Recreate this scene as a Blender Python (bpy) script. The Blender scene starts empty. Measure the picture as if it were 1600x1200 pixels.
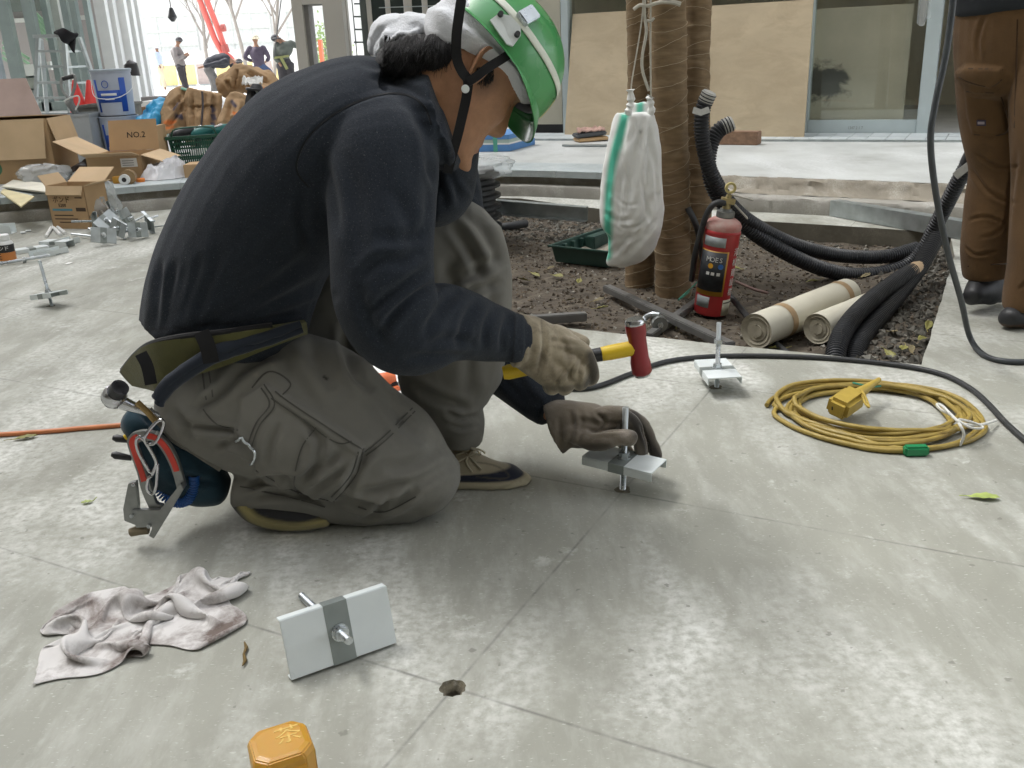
import bpy, bmesh, math, random
import numpy as np
from mathutils import Vector, Matrix, noise
random.seed(7)
S = bpy.context.scene
COL = S.collection
# ------------------------------------------------------------------ camera
F_PX = 1450.0; CAM_H = 0.85
PITCH = math.atan(525/1450); ROLL = math.radians(-2.57)
CAMR = Matrix.Rotation(math.pi/2-PITCH, 3, 'X') @ Matrix.Rotation(ROLL, 3, 'Z')
CAMP = Vector((0, 0, CAM_H))
cam = bpy.data.cameras.new('camera'); camo = bpy.data.objects.new('camera', cam); COL.objects.link(camo)
cam.sensor_width = 36; cam.lens = 36*F_PX/1600; cam.clip_start = .05; cam.clip_end = 900
camo.matrix_world = Matrix.Translation(CAMP) @ CAMR.to_4x4()
S.camera = camo
# ------------------------------------------------------------------ light
SUN_EL = math.radians(50); SUN_AZ = math.radians(-62)     # over the roofs to the left; the yard itself lies in shade
W = bpy.data.worlds.new('World'); S.world = W; W.use_nodes = True
wn = W.node_tree.nodes; wl = W.node_tree.links
sky = wn.new('ShaderNodeTexSky'); sky.sky_type = 'NISHITA'; sky.sun_disc = False
sky.sun_elevation = SUN_EL; sky.sun_rotation = SUN_AZ; sky.dust_density = 4; sky.air_density = 1.0
hs = wn.new('ShaderNodeHueSaturation'); hs.inputs['Saturation'].default_value = .25; hs.inputs['Value'].default_value = 1.0
wl.new(sky.outputs[0], hs.inputs['Color']); wl.new(hs.outputs[0], wn['Background'].inputs[0])
wn['Background'].inputs[1].default_value = 0.13
sl = bpy.data.lights.new('sun', 'SUN'); sl.energy = 1.5; sl.angle = math.radians(30); sl.color = (1, .99, .96)
so = bpy.data.objects.new('sun', sl); COL.objects.link(so)
sd = Vector((math.sin(SUN_AZ)*math.cos(SUN_EL), math.cos(SUN_AZ)*math.cos(SUN_EL), math.sin(SUN_EL)))
so.rotation_euler = sd.to_track_quat('Z', 'Y').to_euler(); so.location = sd*20
S.view_settings.view_transform = 'Standard'; S.view_settings.look = 'None'
S.view_settings.gamma = 1; S.view_settings.use_curve_mapping = False
S.view_settings.exposure = 2.2
S.cycles.use_denoising = True
# ------------------------------------------------------------------ pixel to place
def ray(u, v): return CAMR @ Vector(((u-800)/F_PX, -(v-600)/F_PX, -1))
def atz(u, v, z=0.0):
    d = ray(u, v); return CAMP + d*((z-CAM_H)/d.z)
def aty(u, v, y):
    d = ray(u, v); return CAMP + d*(y/d.y)
def depth(p): return -(CAMR.transposed() @ (Vector(p)-CAMP)).z
def ppm(p): return F_PX/depth(p)
CR = np.array(CAMR)
def projn(V):
    q = (V-np.array(CAMP)) @ CR
    return np.stack([800+F_PX*q[:, 0]/-q[:, 2], 600-F_PX*q[:, 1]/-q[:, 2]], 1)
# ------------------------------------------------------------------ objects
def tag(o, label=None, cat=None, group=None, kind=None):
    if label: o['label'] = label
    if cat: o['category'] = cat
    if group: o['group'] = group
    if kind: o['kind'] = kind
    return o
def thing(name, label, cat, loc=(0, 0, 0), rz=0.0, group=None):
    o = bpy.data.objects.new(name, None); COL.objects.link(o); o.empty_display_size = .05
    o.location = loc; o.rotation_euler = (0, 0, rz)
    return tag(o, label, cat, group)
def copy_tree(o, parent=None):
    c = o.copy(); COL.objects.link(c)
    if parent: c.parent = parent
    for ch in list(o.children): copy_tree(ch, c)
    return c
def origin_of(parent):
    p = Vector((0, 0, 0))
    while parent is not None: p += parent.location; parent = parent.parent
    return p
class MB:
    def __init__(s): s.v = []; s.f = []; s.m = []; s.M = Matrix.Identity(4); s.mi = 0
    def add(s, vs, fs, mi=None):
        b = len(s.v); s.v += [s.M @ Vector(p) for p in vs]; s.f += [tuple(i+b for i in f) for f in fs]
        s.m += [s.mi if mi is None else mi]*len(fs); return s
    def box(s, x0, y0, z0, x1, y1, z1, mi=None):
        return s.add([(x0,y0,z0),(x1,y0,z0),(x1,y1,z0),(x0,y1,z0),(x0,y0,z1),(x1,y0,z1),(x1,y1,z1),(x0,y1,z1)],
                     [(0,3,2,1),(4,5,6,7),(0,1,5,4),(1,2,6,5),(2,3,7,6),(3,0,4,7)], mi)
    def bar(s, a, b, w, h, up=(0,0,1), mi=None):
        a = Vector(a); b = Vector(b); t = (b-a).normalized(); u = Vector(up); u = u-t*u.dot(t)
        if u.length < 1e-4: u = Vector((1,0,0))-t*t.x
        u.normalize(); r = t.cross(u)*(w/2); u = u*(h/2)
        return s.add([a-r-u,a+r-u,a+r+u,a-r+u,b-r-u,b+r-u,b+r+u,b-r+u],
                     [(0,1,2,3),(4,7,6,5),(0,4,5,1),(1,5,6,2),(2,6,7,3),(3,7,4,0)], mi)
    def tube(s, pts, r, n=10, cap=True, mi=None, closed=False, prof=None):
        pts = [Vector(p) for p in pts]; m = len(pts); rs = r if hasattr(r, '__len__') else [r]*m
        vs = []; up = None
        for i in range(m):
            if closed: t = pts[(i+1) % m]-pts[i-1]
            else: t = pts[min(i+1, m-1)]-pts[max(i-1, 0)]
            t = t.normalized() if t.length > 1e-9 else Vector((0,0,1))
            if up is None: up = Vector((0,0,1)) if abs(t.z) < .9 else Vector((1,0,0))
            up = up-t*up.dot(t)
            if up.length < 1e-6: up = Vector((1,0,0))-t*t.x
            up.normalize(); sd = t.cross(up)
            for k in range(n):
                a = 2*math.pi*k/n; vs.append(pts[i]+(sd*math.cos(a)+up*math.sin(a))*rs[i])
        fs = []
        for i in range(m if closed else m-1):
            for k in range(n):
                k2 = (k+1) % n; j = (i+1) % m
                fs.append((i*n+k, i*n+k2, j*n+k2, j*n+k))
        if cap and not closed:
            fs.append(tuple(range(n))[::-1]); fs.append(tuple((m-1)*n+k for k in range(n)))
        return s.add(vs, fs, mi)
    def cyl(s, a, b, r, n=16, r2=None, mi=None): return s.tube([a, b], [r, r if r2 is None else r2], n, mi=mi)
    def lathe(s, prof, n=24, c=(0,0,0), mi=None, cap=True):
        c = Vector(c); vs = []; fs = []
        for (r, z) in prof:
            for k in range(n):
                a = 2*math.pi*k/n; vs.append(c+Vector((r*math.cos(a), r*math.sin(a), z)))
        m = len(prof)
        for i in range(m-1):
            for k in range(n):
                k2 = (k+1) % n; fs.append((i*n+k, i*n+k2, (i+1)*n+k2, (i+1)*n+k))
        if cap:
            fs.append(tuple(range(n))[::-1]); fs.append(tuple((m-1)*n+k for k in range(n)))
        return s.add(vs, fs, mi)
    def prism(s, poly, z0, z1, mi=None):
        n = len(poly); vs = [(p[0], p[1], z0) for p in poly]+[(p[0], p[1], z1) for p in poly]
        fs = [tuple(range(n))[::-1], tuple(range(n, 2*n))]+[(i, (i+1) % n, n+(i+1) % n, n+i) for i in range(n)]
        return s.add(vs, fs, mi)
    def quad(s, a, b, c, d, th=.003, mi=None):                       # a thin panel with thickness
        a, b, c, d = map(Vector, (a, b, c, d)); n = (b-a).cross(d-a).normalized()*th
        return s.add([a,b,c,d,a-n,b-n,c-n,d-n], [(0,1,2,3),(7,6,5,4),(0,4,5,1),(1,5,6,2),(2,6,7,3),(3,7,4,0)], mi)
    def grid(s, fn, nu, nv, mi=None, wrap=False):
        vs = [fn(i/(nu if wrap else nu-1), j/(nv-1)) for j in range(nv) for i in range(nu)]
        fs = [(j*nu+i, j*nu+(i+1) % nu, (j+1)*nu+(i+1) % nu, (j+1)*nu+i) for j in range(nv-1) for i in range(nu if wrap else nu-1)]
        return s.add(vs, fs, mi)
    def mesh(s, name, mats, smooth=False, off=Vector((0,0,0)), bevel=0):
        me = bpy.data.meshes.new(name); me.from_pydata([tuple(p-off) for p in s.v], [], s.f)
        for m in (mats if isinstance(mats, (list, tuple)) else [mats]): me.materials.append(m)
        me.polygons.foreach_set('material_index', s.m)
        bm = bmesh.new(); bm.from_mesh(me); bmesh.ops.recalc_face_normals(bm, faces=bm.faces)
        if bevel:
            bmesh.ops.bevel(bm, geom=[e for e in bm.edges if len(e.link_faces) == 2 and e.calc_face_angle(0) > .6], offset=bevel, segments=2, affect='EDGES', clamp_overlap=True)
        bm.to_mesh(me); bm.free()
        if smooth:
            me.polygons.foreach_set('use_smooth', [True]*len(me.polygons))
            me.set_sharp_from_angle(angle=math.radians(42))
        me.update(); return me
    def build(s, name, mats, parent=None, smooth=False, world=False, bevel=0):
        off = origin_of(parent) if (world and parent is not None) else Vector((0,0,0))
        o = bpy.data.objects.new(name, s.mesh(name, mats, smooth, off, bevel)); COL.objects.link(o)
        if parent is not None: o.parent = parent
        return o
def solo(mb, name, mats, label, cat, loc=None, group=None, smooth=False, bevel=0, kind=None):
    """a top-level thing that is one mesh; world-space mesh recentred on loc"""
    loc = Vector(loc) if loc is not None else Vector((0,0,0))
    o = bpy.data.objects.new(name, mb.mesh(name, mats, smooth, loc, bevel)); COL.objects.link(o); o.location = loc
    return tag(o, label, cat, group, kind)
def struct(mb, name, mats, parent=None, smooth=False, kind='structure', bevel=0):
    o = mb.build(name, mats, parent, smooth, bevel=bevel)
    if parent is None: o['kind'] = kind
    return o
def spline(pts, k=8, closed=False):
    P = [Vector(p) for p in pts]; n = len(P); out = []
    g = (lambda i: P[i % n]) if closed else (lambda i: P[max(0, min(n-1, i))])
    for i in range(n if closed else n-1):
        p0, p1, p2, p3 = g(i-1), g(i), g(i+1), g(i+2)
        for j in range(k):
            t = j/k; out.append(.5*((2*p1)+(p2-p0)*t+(2*p0-5*p1+4*p2-p3)*t*t+(3*p1-p0-3*p2+p3)*t**3))
    if not closed: out.append(P[-1])
    return out
def text(body, size, mat, parent, M, name='lettering', font=None, align='CENTER', ext=.0003, sx=1.0):
    """flat print as a mesh, placed with matrix M (in the parent's space): x right, y up, z out"""
    c = bpy.data.curves.new('t', 'FONT'); c.body = body; c.size = size; c.align_x = align; c.align_y = 'CENTER'; c.extrude = ext; c.resolution_u = 2
    t = bpy.data.objects.new('t', c); COL.objects.link(t)
    dg = bpy.context.evaluated_depsgraph_get(); me = bpy.data.meshes.new_from_object(t.evaluated_get(dg))
    bpy.data.objects.remove(t); bpy.data.curves.remove(c)
    me.transform(M @ Matrix.Diagonal((sx, 1, 1, 1))); me.name = name; me.materials.clear(); me.materials.append(mat)
    o = bpy.data.objects.new(name, me); COL.objects.link(o); o.parent = parent; return o
def frame(o, x, y):
    o, x, y = Vector(o), Vector(x).normalized(), Vector(y); z = x.cross(y).normalized(); y = z.cross(x)
    return Matrix(((x.x, y.x, z.x, o.x), (x.y, y.y, z.y, o.y), (x.z, y.z, z.z, o.z), (0,0,0,1)))
# ------------------------------------------------------------------ materials
def nd(nt, t, **kw):
    n = nt.nodes.new(t)
    for k, v in kw.items():
        if k.startswith('i_'):
            key = k[2:]; key = int(key) if key.isdigit() else key.replace('_', ' ')
            n.inputs[key].default_value = v
        else: setattr(n, k, v)
    return n
def ramp(nt, fac, stops):
    r = nt.nodes.new('ShaderNodeValToRGB'); nt.links.new(fac, r.inputs[0]); e = r.color_ramp.elements
    while len(e) < len(stops): e.new(.5)
    for k, (p, c) in enumerate(stops):
        e[k].position = p; e[k].color = (*c, 1) if len(c) == 3 else c
    return r.outputs[0]
def sc(c, k): return tuple(min(1, x*k) for x in c)
def mixc(nt, fac, a, b, mode='MIX'):
    n = nt.nodes.new('ShaderNodeMix'); n.data_type = 'RGBA'; n.blend_type = mode
    for val, idx in ((fac, 0), (a, 6), (b, 7)):
        if isinstance(val, (int, float)): n.inputs[idx].default_value = val
        elif isinstance(val, tuple): n.inputs[idx].default_value = (*val, 1)
        else: nt.links.new(val, n.inputs[idx])
    return n.outputs[2]
def noise_n(nt, vec, scale, detail=4, rough=.55, dist=0):
    n = nd(nt, 'ShaderNodeTexNoise', i_Scale=scale, i_Detail=detail, i_Roughness=rough, i_Distortion=dist)
    nt.links.new(vec, n.inputs['Vector']); return n.outputs[0]
MATS = {}
def M(name, col, rough=.6, metal=0, var=.12, vs=6, bump=.15, bs=70, dirt=None, dirt_amt=.45, ds=9, spec=.5, attr=None, stretch=None, trans=0, sss=0, coat=0, speck=None):
    if name in MATS: return MATS[name]
    m = bpy.data.materials.new(name); m.use_nodes = True; nt = m.node_tree; b = nt.nodes['Principled BSDF']; L = nt.links.new
    tc = nd(nt, 'ShaderNodeTexCoord').outputs['Object']
    if stretch:
        mp = nd(nt, 'ShaderNodeMapping', i_Scale=stretch); L(tc, mp.inputs[0]); tc = mp.outputs[0]
    c = ramp(nt, noise_n(nt, tc, vs, 5), [(.3, sc(col, 1-var)), (.7, sc(col, 1+var))])
    if dirt:
        f = ramp(nt, noise_n(nt, tc, ds, 6, .65, .4), [(1-dirt_amt-.08, (0,0,0)), (1-dirt_amt+.12, (1,1,1))])
        c = mixc(nt, f, c, dirt)
    if speck:
        f = ramp(nt, noise_n(nt, tc, speck[1], 2, .5), [(speck[2], (0,0,0)), (speck[2]+.06, (1,1,1))])
        c = mixc(nt, f, c, speck[0])
    if attr:
        for an, ac in attr:
            at = nd(nt, 'ShaderNodeAttribute', attribute_name=an); c = mixc(nt, at.outputs['Fac'], c, ac)
    L(c, b.inputs['Base Color'])
    rr = ramp(nt, noise_n(nt, tc, vs*1.7, 3), [(.3, (max(0, rough-.1),)*3), (.7, (min(1, rough+.1),)*3)])
    L(rr, b.inputs['Roughness']); b.inputs['Metallic'].default_value = metal; b.inputs['Specular IOR Level'].default_value = spec
    if trans: b.inputs['Transmission Weight'].default_value = trans
    if sss: b.inputs['Subsurface Weight'].default_value = sss; b.inputs['Subsurface Radius'].default_value = (.012, .005, .003)
    if coat: b.inputs['Coat Weight'].default_value = coat; b.inputs['Coat Roughness'].default_value = .12
    if bump:
        bp = nd(nt, 'ShaderNodeBump', i_Strength=bump, i_Distance=.004); L(noise_n(nt, tc, bs, 4, .6), bp.inputs['Height']); L(bp.outputs[0], b.inputs['Normal'])
    MATS[name] = m; return m
def fabric_mat(name, col, thread=900, var=.12, vs=7, rough=.9, bump=.35, attr=(), sheen=.2, speck=None, weave=True, dirt=None, dirt_amt=.4, ds=8):
    m = M(name, col, rough, 0, var, vs, 0, spec=.2, attr=attr, dirt=dirt, dirt_amt=dirt_amt, ds=ds, speck=speck)
    nt = m.node_tree; b = nt.nodes['Principled BSDF']; tc = nd(nt, 'ShaderNodeTexCoord').outputs['Object']
    b.inputs['Sheen Weight'].default_value = sheen; b.inputs['Sheen Roughness'].default_value = .5
    n1 = noise_n(nt, tc, thread, 2, .5); n2 = noise_n(nt, tc, thread*.12, 4, .6)
    a = nd(nt, 'ShaderNodeMath', operation='ADD'); nt.links.new(n1, a.inputs[0]); nt.links.new(n2, a.inputs[1])
    bp = nd(nt, 'ShaderNodeBump', i_Strength=bump, i_Distance=.0015); nt.links.new(a.outputs[0], bp.inputs['Height']); nt.links.new(bp.outputs[0], b.inputs['Normal'])
    return m
galv = M('galvanised steel', (.42, .46, .47), .38, .75, .18, 14, .05, 200)
zinc = M('zinc plated steel', (.58, .62, .64), .3, .85, .15, 20, .05, 150)
wsteel = M('white coated steel', (.66, .71, .71), .35, .0, .05, 9, .03, 120)
dsteel = M('bare steel band', (.24, .27, .26), .4, .3, .12, 16, .05, 160)
black_rub = M('black rubber', (.028, .03, .032), .55, 0, .25, 12, .15, 90, dirt=(.1, .095, .085), dirt_amt=.3, ds=20)
blackp = M('black plastic', (.018, .018, .02), .45, 0, .2, 12, .1, 90)
card = M('corrugated cardboard', (.46, .31, .17), .85, 0, .1, 4, .12, 40, dirt=(.36, .23, .12), dirt_amt=.3)
card2 = M('pale cardboard', (.56, .41, .25), .85, 0, .08, 5, .1, 40)
kraft = M('kraft paper', (.45, .30, .17), .8, 0, .12, 6, .4, 18, dirt=(.5, .38, .25), dirt_amt=.35)
white_p = M('white paint', (.78, .79, .78), .45, 0, .04, 5, .04, 60)
paper = M('white paper', (.8, .8, .78), .8, 0, .03, 5, .05, 40)
ink = M('black ink', (.02, .02, .022), .6, 0, 0, 5, 0)
# ================================================================== SETTING
# grid of snapped lines on the slab runs along GA and GB
GB = Vector((.472, .8816, 0)); GA = Vector((.8816, -.472, 0)); HOLE1 = atz(708, 1075); HOLE2 = atz(975, 765); HOLE3 = atz(1120, 605); HOLE4 = atz(80, 478)
def concrete(name, base, dust, lines=False, rough=.62, scale=1.0, flecks=True, stainc=(.2,.2,.175), wet=0):
    m = bpy.data.materials.new(name); m.use_nodes = True; nt = m.node_tree; b = nt.nodes['Principled BSDF']; L = nt.links.new
    pos = nd(nt, 'ShaderNodeNewGeometry').outputs['Position']
    mp = nd(nt, 'ShaderNodeMapping', i_Rotation=(0, 0, math.radians(-28)), i_Scale=(1.0, .38, 1)); L(pos, mp.inputs[0]); sv = mp.outputs[0]
    c = ramp(nt, noise_n(nt, pos, 2.2*scale, 6, .6), [(.3, sc(base, .86)), (.7, sc(base, 1.1))])
    # pale dust lying in drawn-out patches, then scuffs
    f = ramp(nt, noise_n(nt, sv, 2.6*scale, 7, .62, .3), [(.47, (0,0,0)), (.64, (1,1,1))])
    f2 = ramp(nt, noise_n(nt, pos, 60*scale, 3, .6), [(.36, (.25,)*3), (.62, (1,)*3)])
    c = mixc(nt, mixc(nt, 1.0, f, f2, 'MULTIPLY'), c, dust)
    st = ramp(nt, noise_n(nt, pos, 1.3*scale, 5, .6), [(.56, (0,0,0)), (.76, (.5,.5,.5))])
    c = mixc(nt, st, c, stainc)
    if wet:
        mp3 = nd(nt, 'ShaderNodeMapping', i_Rotation=(0, 0, math.radians(40)), i_Scale=(3.2, 1.0, 1)); L(pos, mp3.inputs[0])      # broom and trowel streaks
        f3 = ramp(nt, noise_n(nt, mp3.outputs[0], 4.5, 6, .7), [(.48, (0,0,0)), (.74, (.3,.3,.3))]); c = mixc(nt, f3, c, sc(dust, 1.02))
        f4 = ramp(nt, noise_n(nt, pos, 1.7, 6, .62, .5), [(.54, (0,0,0)), (.72, (.65,.65,.65))]); c = mixc(nt, f4, c, (.225, .225, .19))
        f5 = ramp(nt, noise_n(nt, pos, 5.5, 7, .7, .2), [(.60, (0,0,0)), (.66, (.6,.6,.6))]); c = mixc(nt, mixc(nt, 1.0, f5, f2, 'MULTIPLY'), c, dust)
    if flecks:
        mp2 = nd(nt, 'ShaderNodeMapping', i_Rotation=(0, 0, math.radians(-20)), i_Scale=(1, 2.6, 1)); L(pos, mp2.inputs[0])
        fl = ramp(nt, noise_n(nt, mp2.outputs[0], 95*scale, 3, .55), [(.63, (0,0,0)), (.72, (.42,.42,.42))]); c = mixc(nt, fl, c, sc(dust, 1.15))
        dk = ramp(nt, noise_n(nt, pos, 47*scale, 2, .5), [(.26, (.6,.6,.6)), (.30, (0,0,0))]); c = mixc(nt, dk, c, sc(base, .55))
    if lines:
        wob = noise_n(nt, pos, 3, 2); br = ramp(nt, noise_n(nt, pos, 9, 4, .7), [(.35, (.05,)*3), (.65, (.75,)*3)])
        for (ax, s0, off) in ((GA, 2.57, GA.dot(HOLE1)), (GB, .663, GB.dot(HOLE1))):
            d = nd(nt, 'ShaderNodeVectorMath', operation='DOT_PRODUCT'); L(pos, d.inputs[0]); d.inputs[1].default_value = ax
            a = nd(nt, 'ShaderNodeMath', operation='MULTIPLY_ADD'); L(wob, a.inputs[0]); a.inputs[1].default_value = .006; L(d.outputs['Value'], a.inputs[2])
            s_ = nd(nt, 'ShaderNodeMath', operation='SUBTRACT'); L(a.outputs[0], s_.inputs[0]); s_.inputs[1].default_value = off+.003
            pp = nd(nt, 'ShaderNodeMath', operation='PINGPONG'); L(s_.outputs[0], pp.inputs[0]); pp.inputs[1].default_value = s0/2
            k = ramp(nt, pp.outputs[0], [(.0004, (.8,.8,.8)), (.0015, (0,0,0))])
            c = mixc(nt, mixc(nt, 1.0, k, br, 'MULTIPLY'), c, (.035, .037, .04))
    L(c, b.inputs['Base Color'])
    rr = ramp(nt, noise_n(nt, sv, 2.6*scale, 6, .6), [(.35, (rough-.17,)*3), (.65, (rough+.15,)*3)]); L(rr, b.inputs['Roughness'])
    b.inputs['Specular IOR Level'].default_value = .32
    bp = nd(nt, 'ShaderNodeBump', i_Strength=.3, i_Distance=.003); L(noise_n(nt, pos, 70*scale, 6, .65), bp.inputs['Height']); L(bp.outputs[0], b.inputs['Normal'])
    return m
m_slab = concrete('slab concrete', (.30, .303, .262), (.61, .62, .585), lines=True, rough=.76, wet=1)
m_site = concrete('site ground', (.5, .49, .46), (.6, .6, .58), flecks=False, rough=.8)
m_plat = concrete('platform concrete', (.47, .49, .48), (.58, .6, .6), rough=.7, flecks=False)
m_rough = concrete('rough concrete', (.26, .235, .19), (.42, .4, .35), rough=.9, scale=3, stainc=(.12,.11,.09))
m_kerb = concrete('kerb concrete', (.3, .29, .26), (.42, .41, .38), rough=.85, scale=2, stainc=(.15,.14,.11))
m_cap = concrete('cap stone', (.4, .45, .46), (.5, .54, .54), rough=.6, scale=2, flecks=False)
m_pitw = concrete('pit wall', (.17, .16, .13), (.25, .24, .2), rough=.9, scale=3, stainc=(.08,.075,.06))
soil_m = M('damp soil', (.070, .057, .042), .95, 0, .4, 22, .9, 60, dirt=(.13, .11, .082), dirt_amt=.42, ds=14)

ARC0 = [(-9,-3),(-7.6,.5),(-6.2,2.9),(-4.6,4.55),(-3.6,5.22),(-2.95,5.53),(-2.48,5.70),(-2.0,5.86),(-1.3,5.95),(-.6,5.92),(.06,5.75),(.55,5.47),(1.0,5.22),(1.4,4.96),(1.93,4.61),(2.25,4.35),(2.6,3.98),(3.1,3.2),(3.6,2),(4,0),(4.2,-3)]
ARC = spline([(x, y, 0) for x, y in ARC0], 6)
ARCN = []
for i in range(len(ARC)):
    t = (ARC[min(i+1, len(ARC)-1)]-ARC[max(i-1, 0)]).normalized(); ARCN.append(Vector((t.y, -t.x, 0)))      # inwards
def arc_off(i, d, z=0): p = ARC[i]+ARCN[i]*d; return Vector((p.x, p.y, z))
def arc_loft(mb, prof, i0=0, i1=None, jit=0, mi=None):
    i1 = len(ARC) if i1 is None else i1; n = len(prof); vs = []; fs = []
    for i in range(i0, i1):
        for (d, z) in prof:
            j = noise.noise((i*1.7, d*30, z*40))*jit
            vs.append(arc_off(i, d+j, z+noise.noise((i*2.1, d*22+7, z*31))*jit*.5))
    for i in range(i1-i0-1):
        for k in range(n-1): fs.append((i*n+k, i*n+k+1, (i+1)*n+k+1, (i+1)*n+k))
    mb.add(vs, fs, mi)
# planting pit outline, its back edge set in front of the curved kerb
iM = min(range(len(ARC)), key=lambda i: abs(ARC[i].x-.9)); iL = min(range(len(ARC)), key=lambda i: abs(ARC[i].x+.25)); iR = min(range(len(ARC)), key=lambda i: (arc_off(i, .43)-Vector((1.86, 3.9, 0))).length)
PA = atz(1440, 570); PB = PA+GB*1.42; PE = PA-GA*1.98
back = [arc_off(i, .12+.32*max(0, min(1, (ARC[i].x-.15)/.8))) for i in range(iL, iR+1)]
PIT = [PE, PA, PB]+back[::-1]
def rough_edge(a, b, n, amp, seed):
    out = []
    for k in range(n):
        t = k/n; p = a.lerp(b, t); q = noise.noise((t*9, seed, 3))*amp+noise.noise((t*31, seed, 9))*amp*.5
        nn = Vector((-(b-a).y, (b-a).x, 0)).normalized(); out.append(p+nn*(q if k else 0))
    return out
PITR = rough_edge(PE, PA, 40, .004, 1)+rough_edge(PA, PB, 30, .005, 2)+[PB]+back[::-1]
def flat_sheet(loops, z, name, mat):
    bm = bmesh.new(); es = []
    for lp in loops:
        vs = [bm.verts.new((p[0], p[1], z)) for p in lp]; es += [bm.edges.new((vs[i], vs[(i+1) % len(vs)])) for i in range(len(vs))]
    bmesh.ops.triangle_fill(bm, use_beauty=True, use_dissolve=False, edges=es)
    for f in bm.faces:
        f.normal_update()
        if f.normal.z < 0: f.normal_flip()
    me = bpy.data.meshes.new(name); bm.to_mesh(me); bm.free(); me.materials.append(mat)
    o = bpy.data.objects.new(name, me); COL.objects.link(o); o['kind'] = 'structure'; return o
# bolt hole drilled in the slab: a chipped rim around a narrow shaft
hole_rim = [HOLE1+Vector((math.cos(a), math.sin(a), 0))*(.0185+.0055*noise.noise((math.cos(a)*2.3, math.sin(a)*2.3, 4))) for a in [k*2*math.pi/28 for k in range(28)]]
slab_out = [arc_off(i, -.03) for i in range(len(ARC))]+[Vector((4.2,-8,0)), Vector((-9,-8,0))]
slab = flat_sheet([slab_out, PITR, hole_rim], 0, 'concrete_floor', m_slab)
mb = MB(); n = len(hole_rim)
rings = [[Vector((p.x, p.y, 0)) for p in hole_rim]]
for (k, z) in ((.86, -.004), (.62, -.009), (.55, -.011)):
    rings.append([HOLE1+(p-HOLE1)*k*(1+.1*noise.noise((p.x*90, p.y*90, k)))+Vector((0, 0, z+.002*noise.noise((p.x*150, p.y*150, z)))) for p in hole_rim])
rings.append([HOLE1+Vector((math.cos(a), math.sin(a), 0))*.0095+Vector((0, 0, -.013)) for a in [k*2*math.pi/n for k in range(n)]])
rings.append([HOLE1+Vector((math.cos(a), math.sin(a), 0))*.009+Vector((0, 0, -.11)) for a in [k*2*math.pi/n for k in range(n)]])
mb.add([p for r in rings for p in r], [(j*n+i, j*n+(i+1) % n, (j+1)*n+(i+1) % n, (j+1)*n+i) for j in range(len(rings)-1) for i in range(n)]+[tuple((len(rings)-1)*n+i for i in range(n))])
hole_m = M('drilled concrete', (.13, .115, .08), .95, 0, .3, 60, .5, 300, dirt=(.2, .19, .16), dirt_amt=.4, ds=80)
struct(mb, 'bolt_hole', hole_m)
# the slab's edge round the pit
mb = MB(); k = len(PITR)
vs = []
for p in PITR:
    for (z, j) in ((0, 0), (-.02, .004), (-.07, .008), (-.16, .006)):
        vs.append((p.x+noise.noise((p.x*20, p.y*20, z*50))*j, p.y+noise.noise((p.x*20+9, p.y*20, z*50))*j, z))
mb.add(vs, [(i*4+q, ((i+1) % k)*4+q, ((i+1) % k)*4+q+1, i*4+q+1) for i in range(k) for q in range(3)])
struct(mb, 'pit_wall', m_pitw, smooth=True)
# ground far around, lower than the platform
g = flat_sheet([[Vector((-300,-60,0)), Vector((300,-60,0)), Vector((300,500,0)), Vector((-300,500,0))]], -.17, 'site_ground', m_site)
# soil
def soil_z(x, y):
    h = noise.noise((x*2.1, y*2.1, 1))*.022+noise.noise((x*7, y*7, 2))*.012+noise.noise((x*23, y*23, 3))*.007+noise.noise((x*60, y*60, 5))*.003
    e = (Vector((x, y, 0))-PA).dot(GA)                             # banked up against the right-hand edge
    return -.085+h+.045*max(0, min(1, (e+.35)/.35))
mb = MB(); x0, x1, y0, y1 = -.9, 2.1, 2.2, 5.95; nx, ny = 170, 200
mb.add([(x0+(x1-x0)*i/(nx-1), y0+(y1-y0)*j/(ny-1), soil_z(x0+(x1-x0)*i/(nx-1), y0+(y1-y0)*j/(ny-1))) for j in range(ny) for i in range(nx)],
       [(j*nx+i, j*nx+i+1, (j+1)*nx+i+1, (j+1)*nx+i) for j in range(ny-1) for i in range(nx-1)])
# trim to the pit so the soil never shows through the slab
def inside(p, poly):
    c = False; n = len(poly); j = n-1
    for i in range(n):
        a, b = poly[i], poly[j]
        if (a.y > p.y) != (b.y > p.y) and p.x < (b.x-a.x)*(p.y-a.y)/(b.y-a.y)+a.x: c = not c
        j = i
    return c
PITG = [p+(p-Vector((.6, 3.6, 0))).normalized()*.03 for p in PIT]
keep = [inside(v, PITG) for v in mb.v]
mb.f = [f for f in mb.f if all(keep[i] for i in f)]; mb.m = [0]*len(mb.f)
soil = struct(mb, 'soil', soil_m, smooth=True)
def pit_spots(n, rnd, bias=None):
    out = []
    while len(out) < n:
        p = Vector((rnd.uniform(-.85, 2), rnd.uniform(2.3, 5.7), 0))
        if inside(p, PIT) and (bias is None or rnd.random() < bias(p)): out.append(Vector((p.x, p.y, soil_z(p.x, p.y))))
    return out
def rock(mb, c, r, rnd, mi=None):
    vs = []; q = Matrix.Rotation(rnd.uniform(0, 6.3), 3, Vector((rnd.gauss(0,1), rnd.gauss(0,1), rnd.gauss(0,1))))
    for d in ((1,0,0),(-1,0,0),(0,1,0),(0,-1,0),(0,0,1),(0,0,-1)):
        vs.append(c+(q @ Vector(d))*r*rnd.uniform(.6, 1.25))
    mb.add(vs, [(0,2,4),(2,1,4),(1,3,4),(3,0,4),(2,0,5),(1,2,5),(3,1,5),(0,3,5)], mi)
rnd = random.Random(3)
mb = MB()
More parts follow.
